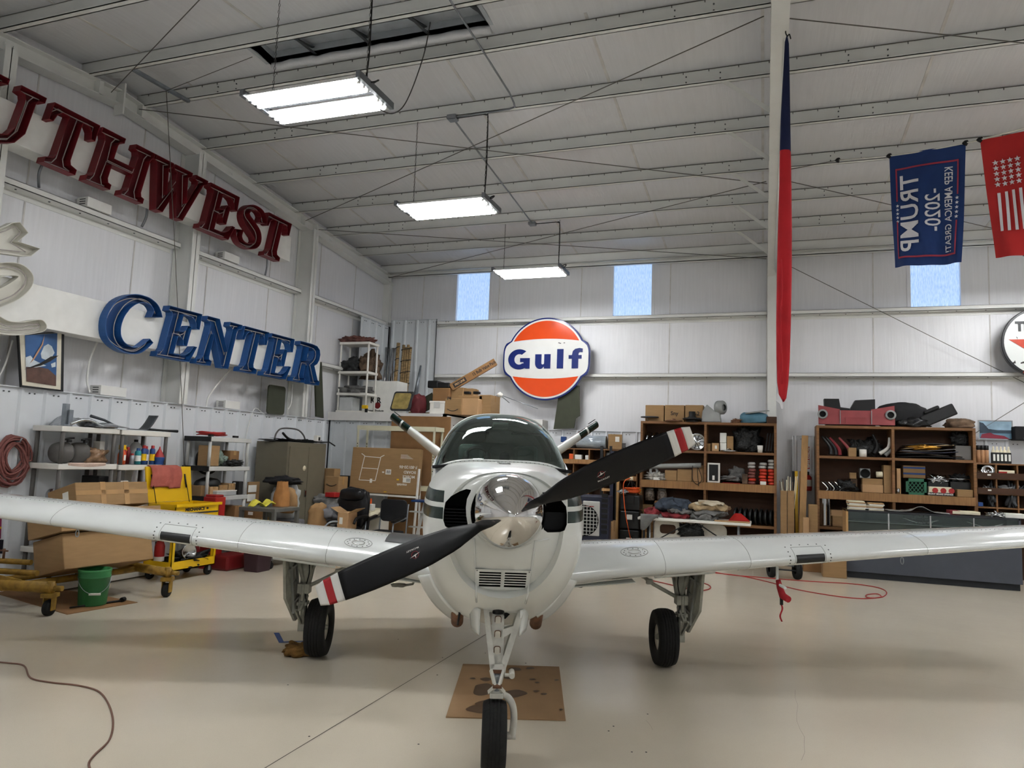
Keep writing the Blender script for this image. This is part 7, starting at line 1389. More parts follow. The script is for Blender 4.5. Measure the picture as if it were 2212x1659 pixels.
mono('orange_cable', G().tube(bez([AY(1362, 1033, 13.2), AY(1347, 1045, 13.15), AY(1350, 1100, 13.15), AY(1357, 1140, 13.15), AY(1364, 1172, 13.2)], 6), .009, 6), 'orange', 'orange cord hanging down in front of the black drawers', 'cord')
t = thing('work_lamp', 'caged work lamp hung above the orange cord', 'lamp', AY(1366, 1060, 13.35)); tp_ = AY(1364, 1034, 13.4); obj('cap', G().lathe([(0, .03), (.03, .03), (.035, -.03), (0, -.03)], tp_, n=12), 'cream', t)
for k in range(5): a = 2*PI*k/5; obj('cage_wire', G().cyl(tp_, (tp_.x+.13*math.cos(a), 13.4+.1*math.sin(a), tp_.z-.24), .006, n=6), 'black', t)
mono('foil_bag', G().blob(AY(1346, 1062, 13.25), (.09, .07, .04), 3, .3), 'foil', 'crumpled silver bag on the black drawers', 'bag'); pheap('yellow_straps', 'yellow strap bundle on the black drawers', 'strap', 1366, 1382, 1056, 1064, 13.45, .15, 'yellow', 55, amp=.4)
ld = thing('wooden_ladder', 'wooden rack with short rungs behind the air cooler', 'ladder', (XY(1312, 1130, 13.7), 13.7, 0))
for px in (1301, 1321): obj('rail', G().bar((XY(px, 1100, 13.75), 13.75, 0), (XY(px-3, 1040, 13.75), 13.75, 2.0), .03, .05), 'ac_dark', ld)
for py in (1058, 1079, 1098, 1125): q = AY(1311, py, 13.7); obj('rung', G().box((q.x, 13.72, q.z), (.2, .04, .05)), 'lumber', ld)
for px, m, w, l in ((1327, 'black', .07, 'black post standing left of the wooden board'), (1333, 'lumber', .05, 'upright wooden board left of the black drawers'), (1322, 'navy_plastic', .1, 'dark blue case standing behind the air cooler')): x = XY(px, 1100, 13.6); mono('post', G().bb(x-w/2, x+w/2, 13.6, 13.66, 0, 1.9 if m != 'lumber' else 1.75), m, l, 'post', bev=.005)
pcarton('brown carton on the floor right of the air cooler', 1310, 1323, 1126, 1165, 12.75, .3, zb_=0, m='card_light')
# ================================================================== between the two wooden shelves
wpn = (XY(1682, 1000, 14.2), XY(1768, 1000, 14.2))
for k, (px0, px1, l) in enumerate(((1686, 1700, 'left tall brown mailing tube box between the shelves'), (1701, 1716, 'right tall brown mailing tube box between the shelves'))): pcarton(l, px0, px1, 1060, 1190, 13.7, .12, zb_=0, tape=False)
random.seed(5)
for k in range(12): a = AY(1690+k*2.3, 1062, 13.72); b = AY(1683+k*3.4+random.uniform(-3, 3), 1030+random.uniform(-3, 12), 13.78); mono('wooden_dowel', G().cyl(a-Vector((0, 0, .3)), b, .008, n=6), 'cream' if k % 3 else 'rag_brown', 'thin rod sticking out of the mailing tube boxes, number %s from the left' % ('one', 'two', 'three', 'four', 'five', 'six', 'seven', 'eight', 'nine', 'ten', 'eleven', 'twelve')[k], 'rod', 'rods in the mailing boxes')
mono('lumber_board', G().bar(AY(1731, 1170, 13.75)-Vector((0, 0, .3)), AY(1739, 941, 14.1), .11, .035, (0, 1, 0)), 'lumber', 'tall wooden board leaning between the two shelves', 'board', bev=.003); mono('yellow_level', G().bar(AY(1722, 1170, 13.8)-Vector((0, 0, .3)), AY(1720, 1018, 14.1), .05, .03, (0, 1, 0)), 'yellow', 'long yellow spirit level behind the wooden board', 'level'); mono('black_level', G().bar(AY(1717, 1170, 13.85)-Vector((0, 0, .3)), AY(1714, 1018, 14.15), .05, .03, (0, 1, 0)), 'black', 'black bar behind the mailing boxes', 'bar'); mono('lumber_board', G().bar(AY(1727, 1170, 13.82)-Vector((0, 0, .3)), AY(1729, 1018, 14.12), .05, .03, (0, 1, 0)), 'card_light', 'pale board between level and tall board', 'board')
fe = thing('fire_extinguisher', 'red fire extinguisher hanging on the ribbed wall between the shelves', 'extinguisher', AY(1745, 1065, 14.3)); a = AY(1745, 1060, 14.3); b = AY(1745, 1026, 14.3); obj('cylinder', G().lathe([(0, 0), (.065, 0), (.07, .03), (.07, b.z-a.z-.04), (.03, b.z-a.z)], (a.x, 14.3, a.z), n=18), 'bright_red', fe); obj('valve', G().box((b.x, 14.3, b.z+.03), (.05, .05, .06)), 'black', fe); obj('printed_label', G().lathe([(.071, .08), (.071, .2)], (a.x, 14.3, a.z), n=18), 'label_white', fe)
fs_ = thing('wall_sign', 'narrow red and white fire extinguisher sign on the ribbed wall', 'sign', AY(1747, 1010, 14.3)); x0, x1, _, _, z0, z1 = R(1742, 1749, 965, 1013, 14.3, .01); obj('plate', G().bb(x0, x1, 14.3, 14.305, z0, z1), 'bright_red', fs_); obj('lettering', G().join(txt('EXTINGUISHER', .055, .002), frame(((x0+x1)/2, 14.297, (z0+z1)/2), (0, 0, -1), (1, 0, 0))), 'label_white', fs_)
pcarton('tall brown carton marked 1-3 left of the right shelf', 1747, 1767, 1090, 1190, 13.5, .15, zb_=0, tape=False, mark='1-3'); pcarton('short printed tan carton on the floor left of the marked carton', 1735, 1748, 1118, 1190, 13.45, .12, m='card_light', zb_=0, tape=False)
# ================================================================== contents of the right wooden shelf
rp = thing('car_bodywork', 'dusty red car rear panel with two round lamp holes on the shelf top', 'car part', (XY(1850, 915), 13.9, S2[3])); x0 = XY(1768, 900, 13.86); x1 = XY(1933, 900, 13.86); pm('dusty_red', '#8a3a3c', .5, var=.12)
W_ = x1-x0; zt = S2[3]
g = G()
for a, b, h0, h1 in ((0, .29, .36, .29), (.29, .70, .27, .27), (.70, 1, .29, .36)): g.add([(x0+a*W_, 13.86, zt+.02), (x0+b*W_, 13.86, zt+.02), (x0+b*W_, 13.9, zt+h1), (x0+a*W_, 13.9, zt+h0)], [(0, 1, 2, 3)])
obj('panel_skin', g, 'dusty_red', rp, solid=.04)
for s in (.055, .945): q = (x0+s*W_, 13.845, zt+.2); obj('lamp_ring', G().lathe([(.055, 0), (.085, .0), (.085, .015), (.055, .02)], q, (0, -1, 0), n=24), 'duct_grey', rp); obj('lamp_hole', G().lathe([(0, .002), (.056, .002)], q, (0, -1, 0), n=20), 'deep_black', rp)
obj('centre_recess', G().bb(x0+.36*W_, x0+.63*W_, 13.835, 13.845, zt+.03, zt+.15), 'dusty_red', rp); obj('joint', G().bb(x0+.285*W_, x0+.295*W_, 13.83, 13.85, zt+.03, zt+.27), 'duct_grey', rp); obj('joint', G().bb(x0+.695*W_, x0+.705*W_, 13.83, 13.85, zt+.03, zt+.27), 'duct_grey', rp)
mono('wheel_arch', G().add([(x0+.1*W_, 14.0, zt), (x0+.08*W_, 14.0, zt+.48), (x0+.28*W_, 14.0, zt+.48), (x0+.30*W_, 14.0, zt+.33), (x0+.42*W_, 14.0, zt+.31), (x0+.46*W_, 14.0, zt)], [(0, 1, 2, 3, 4, 5)]), 'black', 'left black plastic arch behind the red car panel', 'car part', solid=.2); mono('wheel_arch', G().add([(x0+.42*W_, 14.05, zt), (x0+.44*W_, 14.05, zt+.32), (x0+.5*W_, 14.05, zt+.46), (x0+.76*W_, 14.05, zt+.48), (x0+.76*W_, 14.05, zt)], [(0, 1, 2, 3, 4)]), 'black', 'right black plastic arch behind the red car panel', 'car part', solid=.2)
pheap('black_fender', 'big rounded black fender liner on the shelf top', 'car part', 1893, 2008, 868, 922, 13.9, .4, 'black_soft', 61, zb_=S2[3], amp=.05, pw=.8); pheap('black_bag', 'crumpled black plastic sheet in front of the fender liner', 'plastic', 1940, 2008, 902, 924, 13.8, .25, pm('black_gloss', '#1b1b1c', .25, var=.3, bump=.5, bscale=10), 62, zb_=S2[3], amp=.3)
T = Matrix.Translation(AY(2012, 918, 13.9)) @ Matrix.Rotation(-.45, 4, 'Y'); mono('plastic_box', G().bb(-.1, .45, 0, .3, 0, .2, M=T).bb(.0, .25, 0, .3, .2, .26, M=T), 'black', 'tilted black plastic housing on the right of the shelf top', 'car part', bev=.02); pheap('folded_sheets', 'dark brown folded sheets at the right end of the shelf top', 'sheets', 2045, 2110, 903, 926, 13.85, .3, 'rag_brown', 63, zb_=S2[3], amp=.15)
def horn(label, px0, py0, px1, py1, m, Y=13.95, r=.03): a = AY(px0, py0, Y); b = AY(px1, py1, Y); mid = (a+b)/2+Vector((.06, 0, -.03)); mono('curved_trim', G().tube(bez([a, mid, b], 6), [r*.6+r*.6*k/12 for k in range(13)], 8), m, label, 'car part', 'curved trim pieces')
for a in (('first black curved trim piece in the upper left bay', 1775, 942, 1795, 982, 'ac_dark'), ('second dark curved trim piece in the upper left bay', 1783, 943, 1806, 983, 'black'), ('red curved trim piece in the upper left bay', 1792, 945, 1814, 983, 'cl_red'), ('pinkish curved trim piece leaning in the upper left bay', 1812, 945, 1836, 983, 'dusty_red'), ('tall black bracket in the upper left bay', 1885, 938, 1888, 980, 'black'), ('white curved edge trim near the divider', 1921, 945, 1900, 980, 'label_white'), ('grey curved trim against the divider', 1926, 945, 1912, 984, 'duct_grey')): horn(*a)
pcarton('small brown flap leaning in the upper left bay', 1832, 1850, 967, 984, 13.9, .06, zb_=S2[2], tape=False, rz=.2); mono('white_mug', G().lathe([(0, 0), (.06, 0), (.06, .13), (.05, .13), (.05, .01)], (XY(1864, 975, 13.9), 13.9, S2[2]), n=18), 'white_plastic', 'white cup in the upper left bay of the right shelf', 'cup'); pheap('dark_trim_pile', 'dark trim heap by the cup in the upper bay', 'car parts', 1838, 1905, 950, 986, 14.0, .25, 'black_mess', 64, zb_=S2[2], amp=.4, fr=3)
for k in range(7):
    mono('trim_sheet', G().grid(lambda a, b: (XY(1938+3*k, 970, 13.84)+(1.0-.05*k)*a, 13.85+.38*b, S2[2]+.012+.036*k+.03*math.sin(a*3+k)+(.02 if k % 2 else -.0)*a), 10, 4), ('black_soft', 'ac_dark', 'rag_brown', 'navy_plastic', 'rag_grey', 'cl_tan', 'ac_dark')[k], 'flat trim panel in the upper right bay pile, layer %s from below' % ('one', 'two', 'three', 'four', 'five', 'six', 'seven')[k], 'panel', 'flat panels in the upper right bay', solid=.012)
mono('gold_foil', G().blob(AY(1995, 967, 13.86), (.2, .06, .04), 4, .4), pm('gold', '#9a6f2a', .25, .8, var=.4, scale=20), 'crumpled gold trim on the panel pile', 'trim'); pbox('grey_bracket', 'large grey metal bracket at the right of the upper bay', 'bracket', 2064, 2098, 963, 992, 13.86, .2, 'post_grey', zb_=S2[2]); pheap('tool_tangle', 'hanging pliers and tools above the grey bracket', 'tools', 2058, 2100, 935, 962, 14.05, .12, 'black_mess', 66, amp=.4, fr=4)
# middle bays of the right shelf
for k in range(5): horn('dark chrome clip standing in the middle left bay, place %s from the left' % ('one', 'two', 'three', 'four', 'five')[k], 1774+k*7, 1040, 1785+k*7, 1060, 'black' if k % 2 else 'chrome_part', r=.018)
pheap('black_hardware', 'pile of black hardware in the middle left bay', 'hardware', 1808, 1848, 1040, 1062, 13.9, .2, 'black_mess', 67, zb_=S2[1], amp=.5, fr=4); pcarton('small cube carton on the brown strap in the middle left bay', 1836, 1850, 1021, 1034, 13.95, .14, tape=False); pbox('brown_strap', 'brown leather strip below the cube carton', 'strap', 1838, 1852, 1034, 1060, 13.98, .05, 'rag_brown', zb_=S2[1])
t = thing('drum_winch', 'small grey motor with a round hole on the tan cartons', 'motor', AY(1870, 1030, 13.92)); x0, x1, _, _, z0, z1 = R(1858, 1880, 1012, 1033, 13.92, .2); obj('body', G().bb(x0, x1, 13.92, 14.1, z0, z1), 'duct_grey', t, bev=.01); obj('round_hole', G().lathe([(0, .002), (.055, .002), (.06, .012), (.075, .012), (.078, 0)], ((x0+x1)/2, 13.918, (z0+z1)/2), (0, -1, 0), n=20), 'deep_black', t)
pcarton('long tan carton on the shelf in the middle left bay', 1863, 1908, 1047, 1064, 13.86, .25, m='card_light', zb_=S2[1], tape=False); pcarton('upper tan carton below the grey motor', 1863, 1907, 1034, 1047, 13.9, .22, m='card', tape=False); mono('white_roll', G().cyl(AY(1893, 1025, 13.9), AY(1906, 1025, 13.9), .05), 'cream', 'white roll beside the tall brown carton', 'roll'); pcarton('tall brown marked carton against the divider', 1909, 1927, 1005, 1066, 13.88, .25, m='card', zb_=S2[1], tape=False)
pcarton('narrow upright tan carton at the left of the middle right bay', 1937, 1946, 1012, 1066, 13.88, .2, m='card_light', zb_=S2[1], tape=False); mono('spark_can', G().lathe([(0, 0), (.028, 0), (.028, .09), (0, .092)], (XY(1940, 1066, 13.84), 13.84, S2[1]), n=12), 'chrome_part', 'small silver can before the narrow carton', 'can')
x0, x1, _, _, z0, z1 = R(1957, 2002, 1034, 1068, 13.86, .32); z0 = S2[1]; mc = thing('milk_crate', 'green plastic milk crate with diamond lattice on the shelf', 'crate', ((x0+x1)/2, 14.0, z0)); pm('crate_green', '#2b634a', .5, var=.1)
obj('rim', G().bb(x0, x1, 13.86, 13.88, z1-.05, z1).bb(x0, x1, 13.86, 13.88, z0, z0+.04).bb(x0, x0+.04, 13.86, 13.88, z0, z1).bb(x1-.04, x1, 13.86, 13.88, z0, z1), 'crate_green', mc); obj('shell', G().bb(x0+.01, x1-.01, 13.9, 14.15, z0, z1-.01), pm('crate_dark', '#050a08', .9), mc)
for k in range(8):
    a = x0+.04+(x1-x0-.08)*(k-2)/4
    for s in (1, -1):
        p0 = Vector((a, 13.872, z0+.04)); p1 = Vector((a+s*(z1-z0-.09)*.75, 13.872, z1-.05)); lo, hi = x0+.03, x1-.03
        if max(p0.x, p1.x) < lo or min(p0.x, p1.x) > hi: continue
        def cl(p, q, lim): tt = (lim-p.x)/(q.x-p.x); return p+(q-p)*tt
        if p0.x < lo: p0 = cl(p0, p1, lo)
        if p1.x < lo: p1 = cl(p1, p0, lo)
        if p0.x > hi: p0 = cl(p0, p1, hi)
        if p1.x > hi: p1 = cl(p1, p0, hi)
        obj('lattice_bar', G().bar(p0, p1, .01, .01, (0, 1, 0)), 'crate_green', mc)
t = pcarton('brown carton with blue stripes on the green crate', 1951, 1999, 1006, 1033, 13.98, .25, m='card', tape=False); x0, x1, _, _, z0, z1 = R(1951, 1999, 1006, 1033, 13.98, .25)
for k in range(2): obj('blue_stripe', G().bb(x0, x1, 13.977, 13.98, z0+.06+.1*k, z0+.09+.1*k), 'blue', t)
t = pcarton('cream and red printed carton of springs on the shelf', 2007, 2056, 1052, 1072, 13.82, .15, m='cream', tape=False, zb_=S2[1]); x0, x1, _, _, z0, z1 = R(2007, 2056, 1052, 1072, 13.82, .15); obj('black_band', G().bb(x0, x1, 13.817, 13.82, S2[1], S2[1]+.055), 'ink', t)
for k in range(3): obj('red_oval', G().lathe([(0, .001), (.045, .001)], (x0+.09+k*.12, 13.818, z1-.06), (0, -1, 0), n=14), 'bright_red', t)
obj('printed_text', G().join(txt('FRONT BRAKE SPRINGS', .035, .001), frame(((x0+x1)/2, 13.815, S2[1]+.028), (1, 0, 0), (0, 0, 1))), 'label_white', t)
pcarton('small open brown carton at the right of the middle bay', 2068, 2102, 1058, 1075, 13.83, .16, m='card', tape=False, zb_=S2[1])
for px0, px1, l, sd in ((2004, 2050, 'left dark wire basket of chrome parts', 71), (2052, 2102, 'right dark wire basket of metal parts', 72)):
    x0, x1, _, _, z0, z1 = R(px0, px1, 1035, 1056, 13.98, .25); t = thing('wire_basket', l, 'basket', ((x0+x1)/2, 14.1, S2[1])); obj('rim', G().tube([(x0, 13.98, z1), (x1, 13.98, z1), (x1, 14.22, z1), (x0, 14.22, z1)], .008, 6, closed=True), 'chrome_part', t); obj('body', G().bb(x0+.01, x1-.01, 13.99, 14.21, S2[1], z1-.05), 'ac_dark', t)
    pheap('chrome_parts', l.replace('dark wire basket of', 'heap of')+' in its basket', 'parts', px0+6, px1-6, 1028, 1044, 14.0, .2, 'chrome_part' if sd == 71 else 'black_mess', sd, amp=.6, fr=4)
# lower bays
for px, py, h, m, l in ((1780, 1085, .5, 'chrome_part', 'ribbed silver duct roll in the lower left bay'),): x = XY(px+2, 1110, 13.9); mono('duct_roll', G().lathe([(0, 0)]+[(.11+(.006 if k % 2 else 0), k*.025) for k in range(24)]+[(0, .575)], (x, 13.95, S2[0]), n=24), m, l, 'duct')
pcarton('brown carton with arrow print in the lower left bay', 1798, 1822, 1115, 1140, 13.9, .25, zb_=S2[0]); pcarton('flat carton on the arrow carton in the lower bay', 1794, 1822, 1102, 1115, 13.92, .22, m='card_light', tape=False)
# ================================================================== right pigeonhole case with bottles
zs = [ZY(2160, 1098, 13.95), ZY(2160, 1068, 13.95), ZY(2160, 1035, 13.95), ZY(2160, 1003, 13.95)]; xs = [XY(p, 1050, 13.95) for p in (2110, 2153, 2199, 2245, 2290)]
bookcase('dark wooden pigeonhole case at the right picture edge', xs, zs, 13.95, 14.33, None, 'pigeonhole_case', t=.025)
for z, k in ((zs[1], 0), (zs[2], 1)): o = mono('lip_board', G().bb(xs[0], xs[-1], 13.92, 13.948, z, z+.1), 'ply_dark', ('lower', 'upper')[k]+' wooden lip board across the right pigeonhole case', 'board'); obj('label_tag', G().bb(xs[0]+.15, xs[0]+.2, 13.917, 13.92, z+.05, z+.075), 'label_white', o)
zp = zs[3]+.015
for k in range(3): x = XY(2114+k*8.7, 990, 14.0); t = thing('bottle', '%s peach bottle with black cap on the right pigeonhole case' % ('first', 'middle', 'last')[k], 'bottle', (x, 14.0, zp), 0, 'peach bottles'); obj('bottle_body', G().lathe([(0, 0), (.033, 0), (.033, .2), (.025, .22)], (x, 14.0, zp), n=14), pm('peach', '#b98d68', .5, var=.15), t); obj('cap', G().lathe([(.028, .215), (.034, .22), (.034, .29), (0, .295)], (x, 14.0, zp), n=14), 'black', t)
for k in range(5): x = XY(2146+k*8.3, 990, 14.0); t = thing('bottle', '%s black oil bottle with pale top on the right pigeonhole case' % ('first', 'second', 'third', 'fourth', 'fifth')[k], 'bottle', (x, 14.0, zp), 0, 'oil bottles'); obj('bottle_body', G().bb(x-.032, x+.032, 13.97, 14.03, zp, zp+.18), 'black', t, bev=.008); obj('neck', G().lathe([(.03, .18), (.02, .22), (.012, .23), (.012, .28), (0, .28)], (x, 14.0, zp), n=12), 'cream', t); obj('printed_label', G().bb(x-.012, x+.02, 13.966, 13.97, zp+.04, zp+.15), 'label_white', t)
hubcap('chrome hubcap in the top right pigeonhole', (XY(2135, 1022, 13.99), 14.02, zs[2]+.13), .1, (0, -1, .3)); pheap('chrome_lamp', 'chrome lamp bowl in the first right pigeonhole', 'part', 2112, 2128, 1012, 1030, 14.0, .15, 'chrome_part', 81, zb_=zs[2]+.014); t = pcarton('cream and red printed carton in the right pigeonhole', 2158, 2192, 1016, 1032, 13.96, .12, m='cream', tape=False, zb_=zs[2]+.1); q = AY(2168, 1024, 13.955); obj('red_print', G().bb(q.x-.07, q.x+.05, 13.956, 13.958, q.z-.02, q.z+.04), 'bright_red', t)
for px0, px1, l, sd, zz in ((2126, 2145, 'small chrome fittings in the lower left pigeonhole', 82, zs[1]), (2155, 2195, 'grey metal fittings in the middle right pigeonhole', 83, zs[1]), (2196, 2216, 'dark fittings at the right picture edge', 84, zs[1]), (2136, 2150, 'small dark fitting in the bottom pigeonhole', 85, zs[0]), (2178, 2200, 'dark hose pieces in the bottom right pigeonhole', 86, zs[0])): pheap('metal_fittings', l, 'fittings', px0, px1, 1052, 1066, 13.97, .18, 'duct_grey' if sd < 84 else 'dark_steel', sd, zb_=zz+.014, amp=.5, fr=3)
pbox('blue_carton', 'small blue and white carton in the bottom pigeonhole', 'box', 2113, 2124, 1085, 1097, 13.97, .1, 'blue', zb_=zs[0]+.014)
# framed car picture and speaker on the liner edge
pf = thing('framed_picture', 'framed picture of a red car by a lake on the wall panel edge', 'picture', AY(2150, 950, 14.3)); x0, x1, _, _, z0, z1 = R(2113, 2188, 908, 950, 14.3, .02); obj('frame', G().bb(x0, x1, 14.30, 14.325, z0, z1), 'chrome_part', pf); W_, H_ = x1-x0, z1-z0
obj('printed_sky', G().bb(x0+.02, x1-.02, 14.296, 14.3, z0+.02, z1-.02), pm('pic_sky', '#8ea9bb', .25, var=.3, scale=4), pf); obj('printed_hills', G().add([(x0+.02, 14.294, z0+.2*H_), (x1-.02, 14.294, z0+.2*H_), (x1-.02, 14.294, z0+.5*H_), (x0+.55*W_, 14.294, z0+.5*H_), (x0+.3*W_, 14.294, z0+.55*H_), (x0+.15*W_, 14.294, z0+.85*H_), (x0+.02, 14.294, z0+.9*H_)], [tuple(range(7))]), pm('pic_hill', '#2d3b48', .3, var=.4, scale=8), pf)
obj('printed_lake', G().bb(x0+.02, x1-.02, 14.291, 14.292, z0+.02, z0+.33*H_), pm('pic_lake', '#5d7f93', .3, var=.2), pf); obj('printed_car', G().add([(x0+.05*W_, 14.289, z0+.08*H_), (x0+.9*W_, 14.289, z0+.05*H_), (x0+.75*W_, 14.289, z0+.2*H_), (x0+.45*W_, 14.289, z0+.27*H_), (x0+.35*W_, 14.289, z0+.36*H_), (x0+.1*W_, 14.289, z0+.28*H_)], [tuple(range(6))]), pm('pic_red', '#7d2436', .3), pf)
sp_ = thing('speaker', 'black loudspeaker on the wall panel edge at the right', 'speaker', AY(2205, 951, 14.15)); x0, x1, _, _, z0, z1 = R(2193, 2232, 921, 951, 14.1, .25); obj('cabinet', G().bb(x0, x1, 14.1, 14.35, z0, z1), 'black_soft', sp_, bev=.01); obj('badge', G().bb(x0+.12, x0+.15, 14.095, 14.1, z0+.02, z0+.04), 'chrome_part', sp_)
# ================================================================== display counter
x0 = XY(1828, 1170, 12.92); x1 = XY(2206, 1170, 12.92); yc0 = 12.9; yc1 = 13.5; zc = AY(1835, 1101, 12.9).z; pm('counter_grey', '#42464f', .45, var=.05); pm('counter_dark', '#1d2026', .5)
dc = thing('display_counter', 'dark grey glass-fronted display counter at the right', 'counter', ((x0+x1)/2, 13.2, 0)); zm = AY(1835, 1150, 12.9).z-.02
obj('lower_body', G().bb(x0, x1, yc0, yc1, .1, zm), 'counter_grey', dc, bev=.004); obj('toe_kick', G().bb(x0+.02, x1-.02, yc0+.06, yc1, 0, .1), 'counter_dark', dc)
obj('side_panel', G().bb(x0-.0, x0+.03, yc0, yc1, zm, zc), 'lumber', dc); obj('side_panel', G().bb(x1-.03, x1, yc0, yc1, zm, zc), 'counter_grey', dc); obj('back', G().bb(x0, x1, yc1-.02, yc1, zm, zc), 'counter_grey', dc)
for k in range(4):
    a = x0+.03+(x1-x0-.06)*k/4; b = x0+.03+(x1-x0-.06)*(k+1)/4; obj('front_pane', G().bb(a+.004, b-.004, yc0+.01, yc0+.016, zm, zc-.03), 'clear_glass', dc)
    if k: obj('mullion', G().bb(a-.01, a+.01, yc0, yc0+.03, zm, zc-.02), 'chrome_part', dc)
obj('top_frame', G().bb(x0, x1, yc0, yc1, zc-.03, zc), 'counter_dark', dc, bev=.003); obj('glass_shelf', G().bb(x0+.03, x1-.03, yc0+.1, yc1-.02, (zm+zc)/2, (zm+zc)/2+.008), 'clear_plastic', dc)
for px, l in ((1990, 'dark coiled springs inside the display counter'), (2130, 'chrome trim piece inside the display counter')): q = AY(px, 1125, 13.05); mono('trim_piece', G().tube(bez([(q.x-.25, 13.1, (zm+zc)/2+.1), (q.x, 13.1, (zm+zc)/2+.03), (q.x+.25, 13.1, (zm+zc)/2+.09)], 6), .012, 6), 'chrome_part', l, 'car part')
for k in range(5): q = XY(1975+k*9, 1120, 13.1); mono('spring', G().tube([(q+.02*math.cos(j*.9), 13.1+.02*math.sin(j*.9), (zm+zc)/2+.012+.0045*j) for j in range(30)], .005, 5), 'dark_steel', 'coil spring standing inside the counter, place %s from the left' % ('one', 'two', 'three', 'four', 'five')[k], 'spring', 'springs in the counter')
random.seed(9)
for px0, px1, n, l in ((1832, 1872, 7, 'left pile'), (1874, 1910, 6, 'right pile')):
    for k in range(n): x0_, x1_, _, _, _, _ = R(px0+random.uniform(-2, 4), px1-random.uniform(-2, 4), 1085, 1100, 13.0, .2); mono('paper_stack', G().box(((x0_+x1_)/2, 13.2, zc+.009+.02*k), (x1_-x0_, .26, .018), random.uniform(-.12, .12)), ('cream', 'label_white', 'card_light')[k % 3], 'old magazine in the %s on the display counter, number %s from below' % (l, ('one', 'two', 'three', 'four', 'five', 'six', 'seven')[k]), 'magazine', 'magazines on the counter')
zq = zc+.002
mono('plastic_sheet', G().grid(lambda a, b: (XY(1918, 1098, 13.0)+1.05*a, 13.0+.4*b, zq+.012+.09*math.exp(-((a-.45)/.12)**2)*(1-.6*b)+.012*noise.noise(Vector((a*14, b*8, 3)))), 40, 10), pm('clear_wrap', '#9c9c99', .15, var=.3, scale=10, bump=.4, bscale=20), 'crumpled clear plastic bags spread on the display counter', 'plastic bag', solid=.006)
pbox('red_folder', 'thin red folder on the display counter', 'folder', 2052, 2075, 1103, 1108, 13.0, .25, 'cl_red', zb_=zq); pbox('cream_binder', 'cream binder lying on the display counter', 'binder', 2058, 2118, 1105, 1112, 12.98, .3, 'cream', zb_=zq+.014); pheap('keys', 'loose chrome parts on the display counter', 'parts', 2140, 2180, 1108, 1117, 12.98, .2, 'chrome_part', 88, zb_=zq, amp=.6, fr=5); pbox('white_box', 'long white carton at the right of the display counter', 'box', 2172, 2216, 1110, 1118, 12.96, .2, 'label_white', zb_=zq)
pcarton('plain brown carton on the floor beside the counter', 1777, 1829, 1205, 1250, 12.72, .3, zb_=0, tape=False)
# wheeled cart behind the wing: two small knobbly tyres
wc = thing('hand_truck', 'small two-wheeled cart behind the right wing', 'cart', (XY(1690, 1240, 12.3), 12.3, 0))
for px in (1666, 1722): x = AZ(px, 1240).x; obj('tyre', tyre(Vector((XY(px, 1230, 12.2), 12.2, .13)), .13, .09, (.95, .3, 0), .05), 'rubber', wc)
xa = XY(1666, 1230, 12.2); xb = XY(1722, 1230, 12.2); obj('axle', G().cyl((xa, 12.2, .13), (xb, 12.2, .13), .012), 'dark_steel', wc); obj('deck', G().bb(xa+.05, xb-.05, 12.1, 12.6, .2, .24), 'dark_steel', wc)
pcarton('low brown carton beside the small wheeled cart', 1735, 1776, 1200, 1232, 13.2, .3, zb_=0, m='card_dark', tape=False)
# ================================================================== signs on the back wall
pm('gulf_orange', '#d4491b', .18, var=.03, coat=.5); pm('gulf_blue', '#1c2b6b', .2, var=.05, coat=.5); pm('gulf_white', '#e2e2de', .2, var=.02, coat=.5); pm('enamel_black', '#15161a', .3, var=.2)
q = AY(1181, 776, 14.3); gx, gz, YS = q.x, q.z, 14.27; rG = (AY(1275, 776, 14.3).x-AY(1088, 776, 14.3).x)/2
hb = (AY(1181, 739, 14.3).z-AY(1181, 813, 14.3).z)/2; rC = (AY(1181, 688, 14.3).z-AY(1181, 866, 14.3).z)/2
def gout(e, n=96):
    """disc with the band bulging out at both sides"""
    out = []
    for k in range(n):
        a = 2*PI*k/n; x = (rC-e)*math.cos(a); z = (rC-e)*math.sin(a); ww = rG-e; bulge = hb*1.02-e
        if abs(z) < bulge:
            t = abs(z)/bulge; xx = ww*(1-.10*t**4); x = math.copysign(max(abs(x), xx if t < .93 else max(abs(x), xx*.985)), x)
        out.append((x, z))
    return out
def plate(poly, y, th): return G().prism(poly, 0, th, Matrix(((1, 0, 0, gx), (0, 0, 1, y), (0, 1, 0, gz), (0, 0, 0, 1))))
gs = thing('gas_station_sign', 'round orange, white and blue enamel Gulf sign on the back wall', 'sign', (gx, YS, gz-rC))
obj('blue_edge', plate(gout(0), YS-.05, .1), 'gulf_blue', gs, bev=.01); obj('white_face', plate(gout(.035), YS-.056, .006), 'gulf_white', gs)
for s in (1, -1):
    P = []; r = rC-.07; zz = hb*1.02
    a0 = math.asin(zz/r); n = 40
    for k in range(n+1): a = a0+(PI-2*a0)*k/n; P.append((r*math.cos(a), s*r*math.sin(a)))
    for k in range(1, 20): x = -r*math.cos(a0)+2*r*math.cos(a0)*k/20; P.append((x, s*(zz+.05*(1-(x/(r*math.cos(a0)))**2))))
    obj('orange_field', plate(P if s > 0 else P[::-1], YS-.062, .007), 'gulf_orange', gs)
